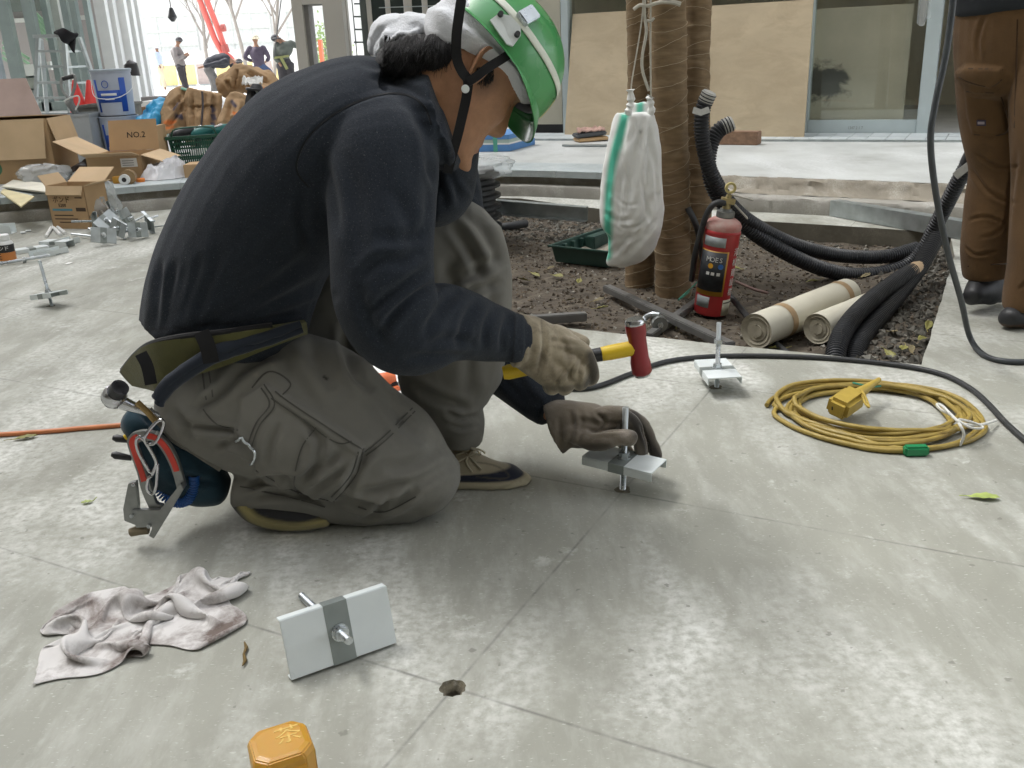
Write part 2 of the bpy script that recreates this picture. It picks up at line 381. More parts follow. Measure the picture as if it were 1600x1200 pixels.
for p in pit_spots(9000, rnd): rock(mb, p, rnd.choice((.003, .004, .005, .006, .010)), rnd, rnd.choice((0, 0, 0, 0, 1, 1, 1, 2)))
m_cl = M('soil crumbs', (.06, .046, .032), .95, 0, .3, 30, .4, 120); m_cl2 = M('bark chips', (.125, .098, .068), .95, 0, .3, 30, .4, 120); m_cl3 = M('pale chips', (.27, .255, .22), .95, 0, .3, 30, .3, 120)
struct(mb, 'soil_litter', [m_cl, m_cl2, m_cl3], kind='stuff')
mb = MB()
def gb(p):
    e = (p-PA).dot(GA); return max(0, min(1, (e+.28)/.2)) if p.y < 4.2 else .0
for p in pit_spots(800, rnd, gb): rock(mb, p+Vector((0,0,.002)), rnd.choice((.006, .008, .010, .013, .018)), rnd, rnd.choice((0, 1, 1, 1)))
for p in pit_spots(800, rnd, lambda p: max(0, min(1, (p.y-4.0)/.6)) if p.x > .75 or p.y > 4.7 else 0): rock(mb, p, rnd.uniform(.006, .02), rnd, rnd.choice((0, 1)))
struct(mb, 'gravel', [M('grey gravel', (.15, .145, .125), .95, 0, .35, 30, .4, 150), M('dark gravel', (.075, .07, .058), .95, 0, .35, 30, .4, 150)], kind='stuff')
# platform with its kerbs
mb = MB()
top = [arc_off(i, 0) for i in range(len(ARC))]+[Vector((14,-3,0)), Vector((14,24,0)), Vector((-14,24,0)), Vector((-14,-3,0))]
plat = flat_sheet([top], .15, 'platform', m_plat)
iS = min(range(len(ARC)), key=lambda i: abs(ARC[i].x-.75))
def fine_loft(name, prof, i0, i1, mat, jit):
    """kerb length with a broken, uneven face"""
    mb = MB(); pts = []; 
    for i in range(i0, i1-1):
        for k in range(5): pts.append((ARC[i].lerp(ARC[i+1], k/5), ARCN[i].lerp(ARCN[i+1], k/5)))
    pts.append((ARC[i1-1], ARCN[i1-1])); n = len(prof); vs = []
    for (p, q) in pts:
        for m_, (d, z, jj) in enumerate(prof):
            w = noise.noise((p.x*9, p.y*9, m_*5))*.6+noise.noise((p.x*31, p.y*31, m_*3))*.5
            x = p+q*(d+w*jit*jj); vs.append((x.x, x.y, z+noise.noise((p.x*14, p.y*14, m_*7+2))*jit*.55*jj))
    mb.add(vs, [(i*n+k, i*n+k+1, (i+1)*n+k+1, (i+1)*n+k) for i in range(len(pts)-1) for k in range(n-1)])
    return struct(mb, name, mat, smooth=True)
fine_loft('kerb_recess', [(-.20, .112, 0), (-.05, .112, 0), (-.045, .085, 1), (-.04, .055, 1)], 0, iS, m_rough, .01)
fine_loft('lower_kerb', [(-.09, .062, .4), (.0, .066, .4), (.035, .063, .7), (.042, .05, .3), (.045, .0, .2), (.045, -.02, 0)], 0, iS, m_kerb, .01)
fine_loft('broken_edge', [(-.02, .1502, 0), (.006, .149, 1), (.022, .134, 1.3), (.03, .118, 1.2), (.05, .095, 1.2), (.11, .078, 1)], iS, len(ARC), m_rough, .016)
fine_loft('lower_kerb', [(.08, .078, .5), (.15, .076, .6), (.185, .072, .9), (.195, .058, .6), (.2, .0, .4), (.2, -.02, 0)], iS, len(ARC), m_kerb, .012)
mb = MB()
# cap stones: each a piece of its own along the edge
m_i = 0; cap_parts = []
idx = [i for i in range(12, iS+1)]
for a in range(0, len(idx)-2, 3):
    i0, i1 = idx[a], idx[min(a+3, len(idx)-1)]
    if i1 <= i0: break
    mb = MB(); prof = [(-.34, .151), (-.34, .1535), (-.006, .1545), (.006, .150), (.007, .112), (-.2, .112)]; n = len(prof); vs = []
    pts = [arc_off(i, 0) for i in range(i0, i1+1)]; nn = [ARCN[i] for i in range(i0, i1+1)]
    pts[0] = pts[0].lerp(pts[1], .012); pts[-1] = pts[-1].lerp(pts[-2], .012)
    for p, q in zip(pts, nn):
        for (d, z) in prof: vs.append((p.x+q.x*d, p.y+q.y*d, z))
    m_ = len(pts)
    mb.add(vs, [(i*n+k, i*n+(k+1) % n, (i+1)*n+(k+1) % n, (i+1)*n+k) for i in range(m_-1) for k in range(n)]+[tuple(range(n)), tuple((m_-1)*n+k for k in range(n))[::-1]])
    mb.build('kerb_stone', m_cap, plat)
# ---- shopfront on the right
Q0 = Vector((2.28, 7.11, .15)); QD = Vector((.885, -.467, 0)).normalized(); QN = Vector((-QD.y, QD.x, 0))*1.0      # QN points into the building
if QN.y < 0: QN = -QN
def q(t, d=0, z=0): return Q0+QD*t+QN*d+Vector((0, 0, z))
alu = M('pale aluminium', (.56, .64, .66), .4, .25, .05, 6, .03, 90); wall_b = M('beige render', (.46, .44, .36), .8, 0, .06, 3, .08, 60)
dim = M('interior plaster', (.68, .65, .53), .9, 0, .12, 2, .1, 40, dirt=(.42,.40,.31), dirt_amt=.35, ds=2); floor_in = M('interior screed', (.5, .51, .5), .7, 0, .1, 3, .1, 40)
gl = bpy.data.materials.new('window glass'); gl.use_nodes = True; gnt = gl.node_tree; gb_ = gnt.nodes['Principled BSDF']
gmx = nd(gnt, 'ShaderNodeMixShader'); gtr = nd(gnt, 'ShaderNodeBsdfTransparent', i_Color=(.92, .92, .90, 1)); ggl = nd(gnt, 'ShaderNodeBsdfGlossy', i_Color=(.9, 1, .97, 1), i_Roughness=.02)
glw = nd(gnt, 'ShaderNodeLayerWeight', i_Blend=.5); gpw = nd(gnt, 'ShaderNodeMath', operation='POWER', i_1=4.0); gnt.links.new(glw.outputs['Facing'], gpw.inputs[0]); gfr = nd(gnt, 'ShaderNodeMapRange', i_3=.05, i_4=.7); gnt.links.new(gpw.outputs[0], gfr.inputs[0]); gnt.links.new(gfr.outputs[0], gmx.inputs[0]); gnt.links.new(gtr.outputs[0], gmx.inputs[1]); gnt.links.new(ggl.outputs[0], gmx.inputs[2]); gnt.links.new(gmx.outputs[0], gnt.nodes['Material Output'].inputs[0])
shop = thing('shopfront', 'ground floor shopfront with pale aluminium door frame and glass panes', 'building', q(0))
def qbox(name, mat, t0, t1, d0, d1, z0, z1, parent, bevel=0):
    mb = MB(); mb.add([q(t0,d0,z0),q(t1,d0,z0),q(t1,d1,z0),q(t0,d1,z0),q(t0,d0,z1),q(t1,d0,z1),q(t1,d1,z1),q(t0,d1,z1)], [(0,3,2,1),(4,5,6,7),(0,1,5,4),(1,2,6,5),(2,3,7,6),(3,0,4,7)])
    return mb.build(name, mat, parent, world=True, bevel=bevel)
qbox('wall', wall_b, -2.36, -1.99, 0, .3, .08, 3.2, shop)
qbox('base_gap_fill', blackp, -2.36, -1.99, .03, .3, -.01, .08, shop)  # black box standing in for the dark gap below the wall
qbox('wall', wall_b, -2.36, 9.5, -.02, 3.2, 2.9, 24, shop)  # carried far up out of view to keep sky light off the yard
qbox('wall', wall_b, -2.36, 5.2, -.02, .3, 2.6, 2.9, shop)
qbox('wall', wall_b, 2.1, 5.2, 0, .3, 0, 2.6, shop)
for (a, b) in ((-1.985, -1.925), (.02-.08, .0)): qbox('door_frame', alu, a, b, .0, .09, 0, 2.6, shop)
qbox('door_frame', alu, .75, .845, -.015, .09, 0, 2.6, shop, .004); qbox('door_frame', alu, 2.0, 2.1, 0, .09, 0, 2.6, shop)
qbox('bottom_rail', alu, 0.002, .748, .005, .075, 0, .1, shop, .003); qbox('bottom_rail', alu, -1.92, -.09, .005, .075, 0, .1, shop)
qbox('door_track', alu, .85, 2.0, 0, .07, -.005, .006, shop)
qbox('glass_pane', gl, .002, .748, .036, .044, .1, 2.6, shop); qbox('glass_pane', gl, -1.92, -.09, .036, .044, .1, 2.6, shop)
qbox('interior_wall', dim, -2.3, 5.2, 2.9, 3.0, 0, 2.9, shop); qbox('interior_wall', dim, -2.36, -2.3, .3, 3.0, 0, 2.9, shop); qbox('interior_wall', dim, 5.2, 5.3, 0, 3.0, 0, 2.9, shop)
qbox('ceiling', dim, -2.36, 5.3, .3, 3.0, 2.7, 2.9, shop); qbox('interior_floor', floor_in, -2.36, 5.3, .1, 3.0, -.01, .004, shop)
# stained board standing just inside the pane
sb = bpy.data.materials.new('stained board'); sb.use_nodes = True; nt = sb.node_tree; b_ = nt.nodes['Principled BSDF']; tc = nd(nt, 'ShaderNodeTexCoord').outputs['Object']
c = ramp(nt, noise_n(nt, tc, 4, 6, .6), [(.3, (.50, .485, .40)), (.7, (.61, .59, .49))])
mpp = nd(nt, 'ShaderNodeMapping', i_Location=(-.235, 0, -.375), i_Scale=(1, 1, 1.05)); nt.links.new(tc, mpp.inputs[0])
ln = nd(nt, 'ShaderNodeVectorMath', operation='LENGTH'); nt.links.new(mpp.outputs[0], ln.inputs[0])
ad = nd(nt, 'ShaderNodeMath', operation='MULTIPLY_ADD'); nt.links.new(noise_n(nt, tc, 7, 7, .7, .5), ad.inputs[0]); ad.inputs[1].default_value = -.42; nt.links.new(ln.outputs['Value'], ad.inputs[2])
f = ramp(nt, ad.outputs[0], [(0.0, (1,1,1)), (.0001, (1,1,1))]); 
f = nd(nt, 'ShaderNodeMapRange', i_1=-.03, i_2=-.10, i_3=0, i_4=.92); nt.links.new(ad.outputs[0], f.inputs[0])
c = mixc(nt, f.outputs[0], c, (.045, .05, .055)); sp = ramp(nt, noise_n(nt, tc, 38, 4, .7), [(.66, (0,0,0)), (.72, (.7,.7,.7))]); c = mixc(nt, sp, c, (.1, .1, .1))
nt.links.new(c, b_.inputs['Base Color']); b_.inputs['Roughness'].default_value = .85
brd = thing('stained_board', 'tall stained board standing just behind the glass door pane', 'board', q(-.15, .085), math.atan2(QD.y, QD.x))
mb = MB(); mb.box(0, 0, .01, .80, .014, .87); mb.build('panel', sb, brd)
# tile strip in front of the sill
tile_m = M('glazed paving tile', (.52, .57, .585), .5, 0, .08, 8, .05, 60); grout = M('dark grout', (.12, .13, .13), .9)
mb = MB(); mb.add([q(-2.3,-.50,.001), q(4.2,-.50,.001), q(4.2,-.002,.001), q(-2.3,-.002,.001), q(-2.3,-.50,.0045), q(4.2,-.50,.0045), q(4.2,-.002,.0045), q(-2.3,-.002,.0045)], [(0,3,2,1),(4,5,6,7),(0,1,5,4),(1,2,6,5),(2,3,7,6),(3,0,4,7)])
ts = mb.build('tile_bed', grout, plat)
tmb = MB(); tmb.box(.002, .002, 0, .123, .243, .006); tme = tmb.mesh('tile', tile_m, bevel=.0015)
for r_ in range(2):
    for k in range(49):
        o = bpy.data.objects.new('tile', tme); COL.objects.link(o); o.parent = ts
        o.matrix_local = Matrix.Translation(q(-2.28+.125*k, -.497+.248*r_, .0046)+Vector((0,0,rnd.uniform(-.0004,.0006)))) @ Matrix.Rotation(math.atan2(QD.y, QD.x), 4, 'Z')
qb = MB(); qb.bar(q(-2.4, -.515, .006), q(4.3, -.515, .006), .02, .016); qb.build('edge_trim', galv, ts)
# ---- glazed wall with studs, far left
steel_g = M('green grey steel', (.3, .36, .35), .5, .3, .1, 4, .05, 40); pale_g = M('pale cladding', (.6, .62, .62), .6, 0, .06, 2, .05, 30); pink_w = M('pinkish plaster', (.5, .45, .46), .85, 0, .06, 1, .05, 20)
green_r = M('green rail', (.32, .55, .36), .5)
cw = thing('glazed_wall', 'glazed wall of grey steel studs at the far left', 'building', aty(60, 170, 17))
YW = 17.0
def stud(u, w, y=YW, ub=None, mat=None, name='stud', z1=7.0, dep=.14, v=160):
    p = aty(u, v, y); p.z = .15; mb = MB(); mb.box(p.x-w/2, p.y, .15, p.x+w/2, p.y+dep, z1); return mb.build(name, mat or steel_g, cw, world=True)
for (u, w, y) in ((34, .20, 17), (72, .17, 17), (98, .10, 17.3), (128, .11, 17.2), (141, .10, 16.9), (161, .08, 16.8)): stud(u, w, y)
for (u, w, y) in ((108, .26, 17.6), (118, .16, 17.8)): stud(u, w, y, mat=pale_g, name='column')
for (u, w, y) in ((2, .22, 17.1),): stud(u, w, y, mat=M('blue grey panel', (.35, .4, .45), .6), name='panel')
for (u, w, y) in ((182, .19, 17.2), (196, .16, 17.4), (213, .15, 17.6), (222, .2, 17.9), (233, .17, 18.2)): stud(u, w, y, mat=white_p, name='panel')
stud(204, .1, 17.9, mat=M('brown timber', (.17, .13, .1), .8), name='post', z1=2.2)
pA = aty(-30, 160, 17.3); pB = aty(180, 160, 17.5)
mb = MB(); mb.box(pA.x, 17.36, .3, pB.x, 17.37, 6.5); mb.build('glass_pane', gl, cw, world=True)
mb = MB(); mb.box(pA.x, 17.0, .15, pB.x, 17.5, .3); mb.build('sill', steel_g, cw, world=True)
xIW = aty(205, 160, 20.6).x; xUP = aty(236, 160, 22).x
mb = MB(); mb.box(pA.x-2, 20.4, -.16, xIW, 20.6, 7); mb.build('inner_wall', pink_w, cw, world=True)
mb = MB(); mb.box(pA.x-2, 20.30, 1.75, xIW-.4, 20.39, 1.83); mb.build('handrail', white_p, cw, world=True)
mb = MB(); mb.box(pA.x-2, 20.25, 1.95, xIW-1.2, 20.39, 2.7); mb.build('window', M('dim glass', (.2, .23, .22), .2), cw, world=True)
for k in range(4):
    mb = MB(); a = aty(48, 12+k*7, 19.5); b2 = aty(78, 44+k*7, 19.5); mb.bar(a, b2, .03, .05); mb.build('stair_rail', green_r, cw, world=True)
for k in range(4):
    mb = MB(); a = aty(4, 66+k*8, 19.2); b2 = aty(46, 92+k*8, 19.2); mb.bar(a, b2, .03, .05); mb.build('stair_rail', green_r, cw, world=True)
for (u0, u1, v0, v1, mt) in ((40, 56, 100, 122, white_p), (66, 78, 96, 110, white_p), (34, 58, 118, 142, M('dull concrete block', (.3, .31, .28), .9)), (36, 58, 138, 170, M('grey cabinet', (.2, .23, .22), .6))):
    a = aty(u0, v1, 18.6); b2 = aty(u1, v0, 18.6); mb = MB(); mb.box(a.x, 18.6, a.z, b2.x, 18.9, b2.z); mb.build('panel', mt, cw, world=True)
# ---- portal and dark glazed wing in the middle
grey_r = M('grey render', (.42, .40, .36), .8, 0, .06, 1.5, .08, 40); dark_st = M('dark frame', (.10, .115, .11), .5, .2, .1, 5); dk_glass = M('dark glass', (.035, .045, .042), .12, 0, .2, 1, .0)
pt = thing('portal', 'grey rendered portal with a tall doorway behind the kneeling worker', 'building', aty(500, 150, 15))
def vbox(name, u0, u1, y, dep, z0, z1, mat, parent, vv=130):
    a = aty(u0, vv, y); b2 = aty(u1, vv, y); mb = MB(); mb.box(a.x, y, z0, b2.x, y+dep, z1); return mb.build(name, mat, parent, world=True)
YP = 13.0
vbox('wall', 469, 485, YP, .5, .15, 6, grey_r, pt); vbox('wall', 516, 546, YP, .5, .15, 6, grey_r, pt)
za = aty(500, 6, YP).z
vbox('lintel', 485.3, 515.7, YP, .5, za, 6, grey_r, pt)
vbox('door_frame', 485.4, 494, YP+.1, .34, .15, za-.002, M('dark grey metal', (.2, .195, .185), .6), pt)  # jamb lining in one darker grey
wing = thing('glazed_wing', 'dark glazed wing of the building behind the green helmet', 'building', aty(600, 150, 15))
for (u0, u1) in ((546.6, 553), (583, 590), (612, 619), (640, 652), (668, 676), (700, 708), (745, 755), (800, 812)): vbox('mullion', u0, u1, YP+.3, .14, .15, 6, grey_r, wing)
for (u0, u1) in ((619.3, 639.7), (652.3, 667.7), (676.3, 699.7), (708.3, 744.7), (755.3, 799.7), (812.4, 850)): vbox('pane', u0, u1, YP+.36, .02, .15, 6, dk_glass, wing)
vbox('pane', 590.3, 611.7, YP+.36, .02, .15, 6, dk_glass, wing)
vbox('panel', 573, 582.7, YP+.34, .1, .15, 6, dark_st, wing)
for v in (6, 26, 46, 66, 88): 
    a = aty(553.3, v, YP+.36); b2 = aty(572.7, v, YP+.36); mb = MB(); mb.bar(a, b2, .02, .02); mb.build('glazing_bar', dark_st, wing, world=True)
vbox('glazing_bar', 561, 562.5, YP+.36, .02, .15, 6, dark_st, wing)
for v in (12, 40, 70):
    a = aty(592, v, YP+.25); b2 = aty(800, v-7, YP+.25); mb = MB(); mb.bar(a, b2, .012, .012); mb.build('glazing_bar', galv, wing, world=True)
# ---- far building across the street, low white hoarding
far = thing('office_building', 'pale office building across the street washed out by daylight', 'building', (-12, 62, -.17))
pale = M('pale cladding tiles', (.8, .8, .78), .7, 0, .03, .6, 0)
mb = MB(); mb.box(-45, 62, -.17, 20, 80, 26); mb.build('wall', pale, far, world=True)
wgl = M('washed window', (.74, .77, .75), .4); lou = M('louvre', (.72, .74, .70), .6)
wmb = MB(); wmb.box(0, -.05, 0, 3.6, .1, 2.6); wme = wmb.mesh('window', wgl)
fmb = MB(); 
for z in (0, .85, 1.7, 2.6): fmb.box(0, -.12, z-.06, 3.6, -.05, z+.06)
for x in (0, 1.2, 2.4, 3.6): fmb.box(x-.05, -.11, -.06, x+.05, -.05, 2.66)
fme = fmb.mesh('window_frame', lou)
for r_ in range(3):
    for k in range(9):
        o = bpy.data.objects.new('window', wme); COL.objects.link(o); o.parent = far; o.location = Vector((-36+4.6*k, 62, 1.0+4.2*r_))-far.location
        o2 = bpy.data.objects.new('window_frame', fme); COL.objects.link(o2); o2.parent = o
hoard = thing('hoarding', 'low white site hoarding along the far street', 'fence', (-12, 48, -.17))
hm = MB(); hm.box(.02, 0, 0, 1.78, .06, 1.5); hme = hm.mesh('panel', white_p)
for k in range(22):
    o = bpy.data.objects.new('panel', hme); COL.objects.link(o); o.parent = hoard; o.location = (-16+1.8*k, 0, 0)

mb = MB(); mb.box(pA.x-5, 17.0, 7.01, xUP, 22, 24); mb.build('upper_shade_wall', pink_w, cw, world=True)  # unseen mass added on top to cut the sky over the yard
vbox('upper_shade_wall', 462, 546, YP-.02, 5, 6.01, 24, grey_r, pt); vbox('upper_shade_wall', 546.6, 850, YP-.02, 5, 6.01, 24, grey_r, wing)  # likewise added above the view as light blockers
yard = thing('yard_shade_blocks', 'unseen tall plain blocks added behind and beside the camera to shade the yard', 'building', (0, -9, -.17))
mb = MB(); mb.box(-16, -13, -.17, 16, -9, 30); mb.box(-20, -12.9, -.16, -16.01, 18.5, 30); mb.build('wall', grey_r, yard, world=True)  # out of view, added only to block sky and sun from the foreground
mb = MB(); mb.box(-15.99, -8.99, 5.6, 15.99, -2.4, 6.4); mb.build('shade_overhang', grey_r, yard, world=True)  # unseen slab added so light reaches the yard from the back
# ================================================================== FIGURES: lofted limbs fused into one skin, then sculpted
def T(u, v, y, wpx, b, up=None):
    """a section of a limb: centre on the line of sight at depth y, half width in pixels, half thickness in metres"""
    p = aty(u, v, y); return (p, wpx/ppm(p), b, (up or (p-CAMP).normalized()))
def limb(secs, n=28, sub=7, cap0=.55, cap1=.55):
    P = [Vector(s[0]) for s in secs]; m = len(P)
    dat = np.array([[*s[0], s[1], s[2], *s[3]] for s in secs], float); rows = []
    for i in range(m-1):
        p0, p1, p2, p3 = dat[max(i-1, 0)], dat[i], dat[i+1], dat[min(i+2, m-1)]
        for j in range(sub):
            t = j/sub; rows.append(.5*((2*p1)+(p2-p0)*t+(2*p0-5*p1+4*p2-p3)*t*t+(3*p1-p0-3*p2+p3)*t**3))
    rows.append(dat[-1]); R = np.array(rows); k = len(R); vs = []
    C = R[:, :3]
    def ring(c, t, up, a, b):
        t = t/np.linalg.norm(t); u = up-t*np.dot(up, t); u /= np.linalg.norm(u); s_ = np.cross(t, u)
        return [c+s_*a*math.cos(2*math.pi*q/n)+u*b*math.sin(2*math.pi*q/n) for q in range(n)]
    tan = [C[min(i+1, k-1)]-C[max(i-1, 0)] for i in range(k)]
    if cap0:
        t = tan[0]/np.linalg.norm(tan[0]); r = min(R[0, 3], R[0, 4])*cap0
        for ph in (80, 60, 35): vs += ring(C[0]-t*r*math.sin(math.radians(ph)), tan[0], R[0, 5:8], R[0, 3]*math.cos(math.radians(ph)), R[0, 4]*math.cos(math.radians(ph)))
    for i in range(k): vs += ring(C[i], tan[i], R[i, 5:8], max(R[i, 3], .002), max(R[i, 4], .002))
    if cap1:
        t = tan[-1]/np.linalg.norm(tan[-1]); r = min(R[-1, 3], R[-1, 4])*cap1
        for ph in (35, 60, 80): vs += ring(C[-1]+t*r*math.sin(math.radians(ph)), tan[-1], R[-1, 5:8], R[-1, 3]*math.cos(math.radians(ph)), R[-1, 4]*math.cos(math.radians(ph)))
    m = len(vs)//n
    fs = [(i*n+q, i*n+(q+1) % n, (i+1)*n+(q+1) % n, (i+1)*n+q) for i in range(m-1) for q in range(n)]
    fs += [tuple(range(n))[::-1], tuple((m-1)*n+q for q in range(n))]
    return [tuple(p) for p in vs], fs
def fuse(parts, voxel=.006, smooth=6, fac=.5):
    """union of closed shells -> one even skin (V, F)"""
    vs = []; fs = []
    for (v, f) in parts: b = len(vs); vs += v; fs += [tuple(i+b for i in q) for q in f]
    me = bpy.data.meshes.new('tmp'); me.from_pydata(vs, [], fs)
    bm = bmesh.new(); bm.from_mesh(me); bmesh.ops.recalc_face_normals(bm, faces=bm.faces); bm.to_mesh(me); bm.free()
    o = bpy.data.objects.new('tmp', me); COL.objects.link(o)
    r = o.modifiers.new('r', 'REMESH'); r.mode = 'VOXEL'; r.voxel_size = voxel; r.use_smooth_shade = True
    if smooth: s_ = o.modifiers.new('s', 'SMOOTH'); s_.factor = fac; s_.iterations = smooth
    dg = bpy.context.evaluated_depsgraph_get(); e = o.evaluated_get(dg).to_mesh()
    V = np.empty(len(e.vertices)*3); e.vertices.foreach_get('co', V); V = V.reshape(-1, 3).copy()
    F = [tuple(p.vertices) for p in e.polygons]
    bpy.data.objects.remove(o); bpy.data.meshes.remove(me); return V, F
def normals(V, F):
    Q = np.array([f if len(f) == 4 else (f[0], f[1], f[2], f[2]) for f in F]); n = np.cross(V[Q[:, 2]]-V[Q[:, 0]], V[Q[:, 3]]-V[Q[:, 1]])
    N = np.zeros_like(V)
    for k in range(4): np.add.at(N, Q[:, k], n)
    return N/(np.linalg.norm(N, axis=1, keepdims=True)+1e-12)
def relax(V, F, w, it=3):
    """smooth only where w > 0"""
    Q = np.array([f if len(f) == 4 else (f[0], f[1], f[2], f[2]) for f in F])
    for _ in range(it):
        A = np.zeros_like(V); c = np.zeros(len(V))
        for a, b in ((0,1),(1,2),(2,3),(3,0)):
            np.add.at(A, Q[:, a], V[Q[:, b]]); np.add.at(A, Q[:, b], V[Q[:, a]]); np.add.at(c, Q[:, a], 1); np.add.at(c, Q[:, b], 1)
        V = V+(A/c[:, None]-V)*(w[:, None]*.5)
    return V
def poly_dist(P, line):
    """distance of 2-D points to a polyline, with how far along it (0..1)"""
    line = np.array(line, float); L = np.linalg.norm(np.diff(line, axis=0), axis=1); tot = L.sum(); best = np.full(len(P), 1e9); al = np.zeros(len(P)); acc = 0
    sg = np.zeros(len(P))
    for a, b, l in zip(line[:-1], line[1:], L):
        d = (b-a)/l; r = P-a; t = np.clip(r@d, 0, l); q = r-t[:, None]*d; ds = np.linalg.norm(q, axis=1); m = ds < best
        best[m] = ds[m]; al[m] = (acc+t[m])/tot; sg[m] = np.sign(r[m]@np.array([-d[1], d[0]])); acc += l
    return best, al, sg
def smooth_line(pts, k=6): return [(p.x, p.y) for p in spline([(x, y, 0) for x, y in pts], k)]
class Skin:
    """a fused surface that can be creased, raised and marked along lines seen on its near side"""
    def __init__(s, parts, voxel=.006, smooth=6, view=None):
        s.V, s.F = fuse(parts, voxel, smooth); s.N = normals(s.V, s.F); s.att = {}
        s.refresh()
    def refresh(s):
        s.N = normals(s.V, s.F); s.P = projn(s.V); d = np.array(CAMP)-s.V; d /= np.linalg.norm(d, axis=1, keepdims=True)
        s.face = np.clip((s.N*d).sum(1)*3, 0, 1)
    def crease(s, line, w, depth, ridge=.5, fade=True, sel=None, side=None):
        L = smooth_line(line) if len(line) > 2 else line
        d, t, sg = poly_dist(s.P, L); x = d/w
        amp = np.exp(-x*x)-ridge*np.exp(-((x-1.9)/.9)**2)
        if side is not None: amp = np.where(sg*side > 0, np.exp(-(x*.55)**2), np.exp(-(x*2.2)**2))      # a fold lapping to one side
        if fade: amp *= np.clip(np.minimum(t, 1-t)*4, 0, 1)**.7
        m = s.face if sel is None else s.face*sel
        s.V = s.V-s.N*(amp*depth*m)[:, None]
    def raise_(s, poly, h, soft=2.0, sel=None):
        poly = np.array(poly, float); P = s.P; ins = np.zeros(len(P), bool); n = len(poly); j = n-1
        for i in range(n):
            a, b = poly[i], poly[j]; c = ((a[1] > P[:, 1]) != (b[1] > P[:, 1]))
            xx = (b[0]-a[0])*(P[:, 1]-a[1])/(b[1]-a[1]+1e-9)+a[0]; ins ^= c & (P[:, 0] < xx); j = i
        d, _, _ = poly_dist(P, np.vstack([poly, poly[:1]])); sd = np.where(ins, d, -d); k = np.clip(.5+sd/(2*soft), 0, 1)*s.face
        if sel is not None: k = k*sel
        s.V = s.V+s.N*(k*h)[:, None]; return k
    def mark(s, name, line, w, val=1.0, fade=False, sel=None):
        L = smooth_line(line) if len(line) > 2 else line
        d, t, _ = poly_dist(s.P, L); a = np.clip(1.5-d/w, 0, 1)*val*s.face
        if sel is not None: a = a*sel
        s.att[name] = np.maximum(s.att.get(name, np.zeros(len(s.V))), a)
    def rough(s, amp, scale, seed=0, stretch=(1,1,1)):
        d = np.array([noise.noise((p[0]*scale*stretch[0]+seed, p[1]*scale*stretch[1], p[2]*scale*stretch[2])) for p in s.V]); s.V = s.V+s.N*(d*amp)[:, None]
    def build(s, name, mat, parent=None, loc=None):
        off = np.array(origin_of(parent)) if parent is not None else np.array(loc if loc is not None else (0,0,0))
        me = bpy.data.meshes.new(name); me.from_pydata([tuple(p) for p in s.V-off], [], s.F)
        for m in (mat if isinstance(mat, list) else [mat]): me.materials.append(m)
        me.polygons.foreach_set('use_smooth', [True]*len(me.polygons))
        for k, a in s.att.items():
            at = me.attributes.new(k, 'FLOAT', 'POINT'); at.data.foreach_set('value', a.astype(np.float32))
        o = bpy.data.objects.new(name, me); COL.objects.link(o)
        if parent is not None: o.parent = parent
        else: o.location = tuple(off)
        return o
def ball(c, r, sx=1, sy=1, sz=1, Mx=None, n=16):
    vs = []; fs = []; c = Vector(c)
    for i in range(n+1):
        th = math.pi*i/n
        for j in range(n*2):
            ph = math.pi*j/n; d = Vector((r*sx*math.sin(th)*math.cos(ph), r*sy*math.sin(th)*math.sin(ph), r*sz*math.cos(th)))
            vs.append(tuple(c+(Mx @ d if Mx else d)))
    k = n*2
    for i in range(n):
        for j in range(k): fs.append((i*k+j, i*k+(j+1) % k, (i+1)*k+(j+1) % k, (i+1)*k+j))
    return vs, fs

# ---------------------------------------------------------------- materials worn
m_skin = M('tan skin', (.345, .175, .092), .5, 0, .16, 45, .25, 420, sss=.08, attr=[('lip', (.30, .12, .085)), ('shade_hair', (.03, .025, .022)), ('lash', (.02, .015, .012))])
m_sweat = fabric_mat('charcoal fleece', (.0185, .0235, .032), 1100, .2, 300, .95, .6, attr=[('seam', (.005, .005, .006))], sheen=.08, speck=((.10, .108, .115), 560, .665))
m_trous = fabric_mat('grey green twill', (.182, .178, .158), 1500, .16, 6, .9, .3, attr=[('seam', (.04, .039, .034)), ('worn', (.23, .22, .19))], sheen=.08, dirt=(.235, .228, .203), dirt_amt=.38, ds=5)
m_glove = fabric_mat('dusty cotton glove', (.33, .285, .205), 500, .2, 14, .95, .6, dirt=(.18, .15, .105), dirt_amt=.45, ds=22, attr=[('seam', (.06, .05, .035)), ('dark_tone', (.045, .04, .034))])
m_glove2 = fabric_mat('dark dusty glove', (.16, .137, .107), 500, .25, 14, .95, .6, dirt=(.25, .22, .19), dirt_amt=.4, ds=22, attr=[('seam', (.04, .034, .026)), ('dark_tone', (.03, .027, .024))])
m_towel = fabric_mat('white terry towel', (.68, .70, .73), 380, .06, 20, 1.0, 1.0, sheen=.3)
m_hair = M('black hair', (.007, .006, .006), .55, 0, .3, 40, .6, 60, stretch=(6, 30, 30))
m_green = M('green helmet plastic', (.055, .285, .085), .32, 0, .1, 7, .06, 60, dirt=(.09, .33, .12), dirt_amt=.3, ds=12, coat=.3, speck=((.03, .035, .02), 22, .72))
m_strap = fabric_mat('black webbing', (.012, .012, .013), 900, .15, 12, .8, .3)
m_olive = fabric_mat('olive belt webbing', (.10, .098, .035), 700, .18, 12, .85, .5, dirt=(.05, .045, .022), dirt_amt=.4)
m_navyhem = fabric_mat('navy cloth roll', (.022, .028, .040), 900, .2, 12, .95, .4)

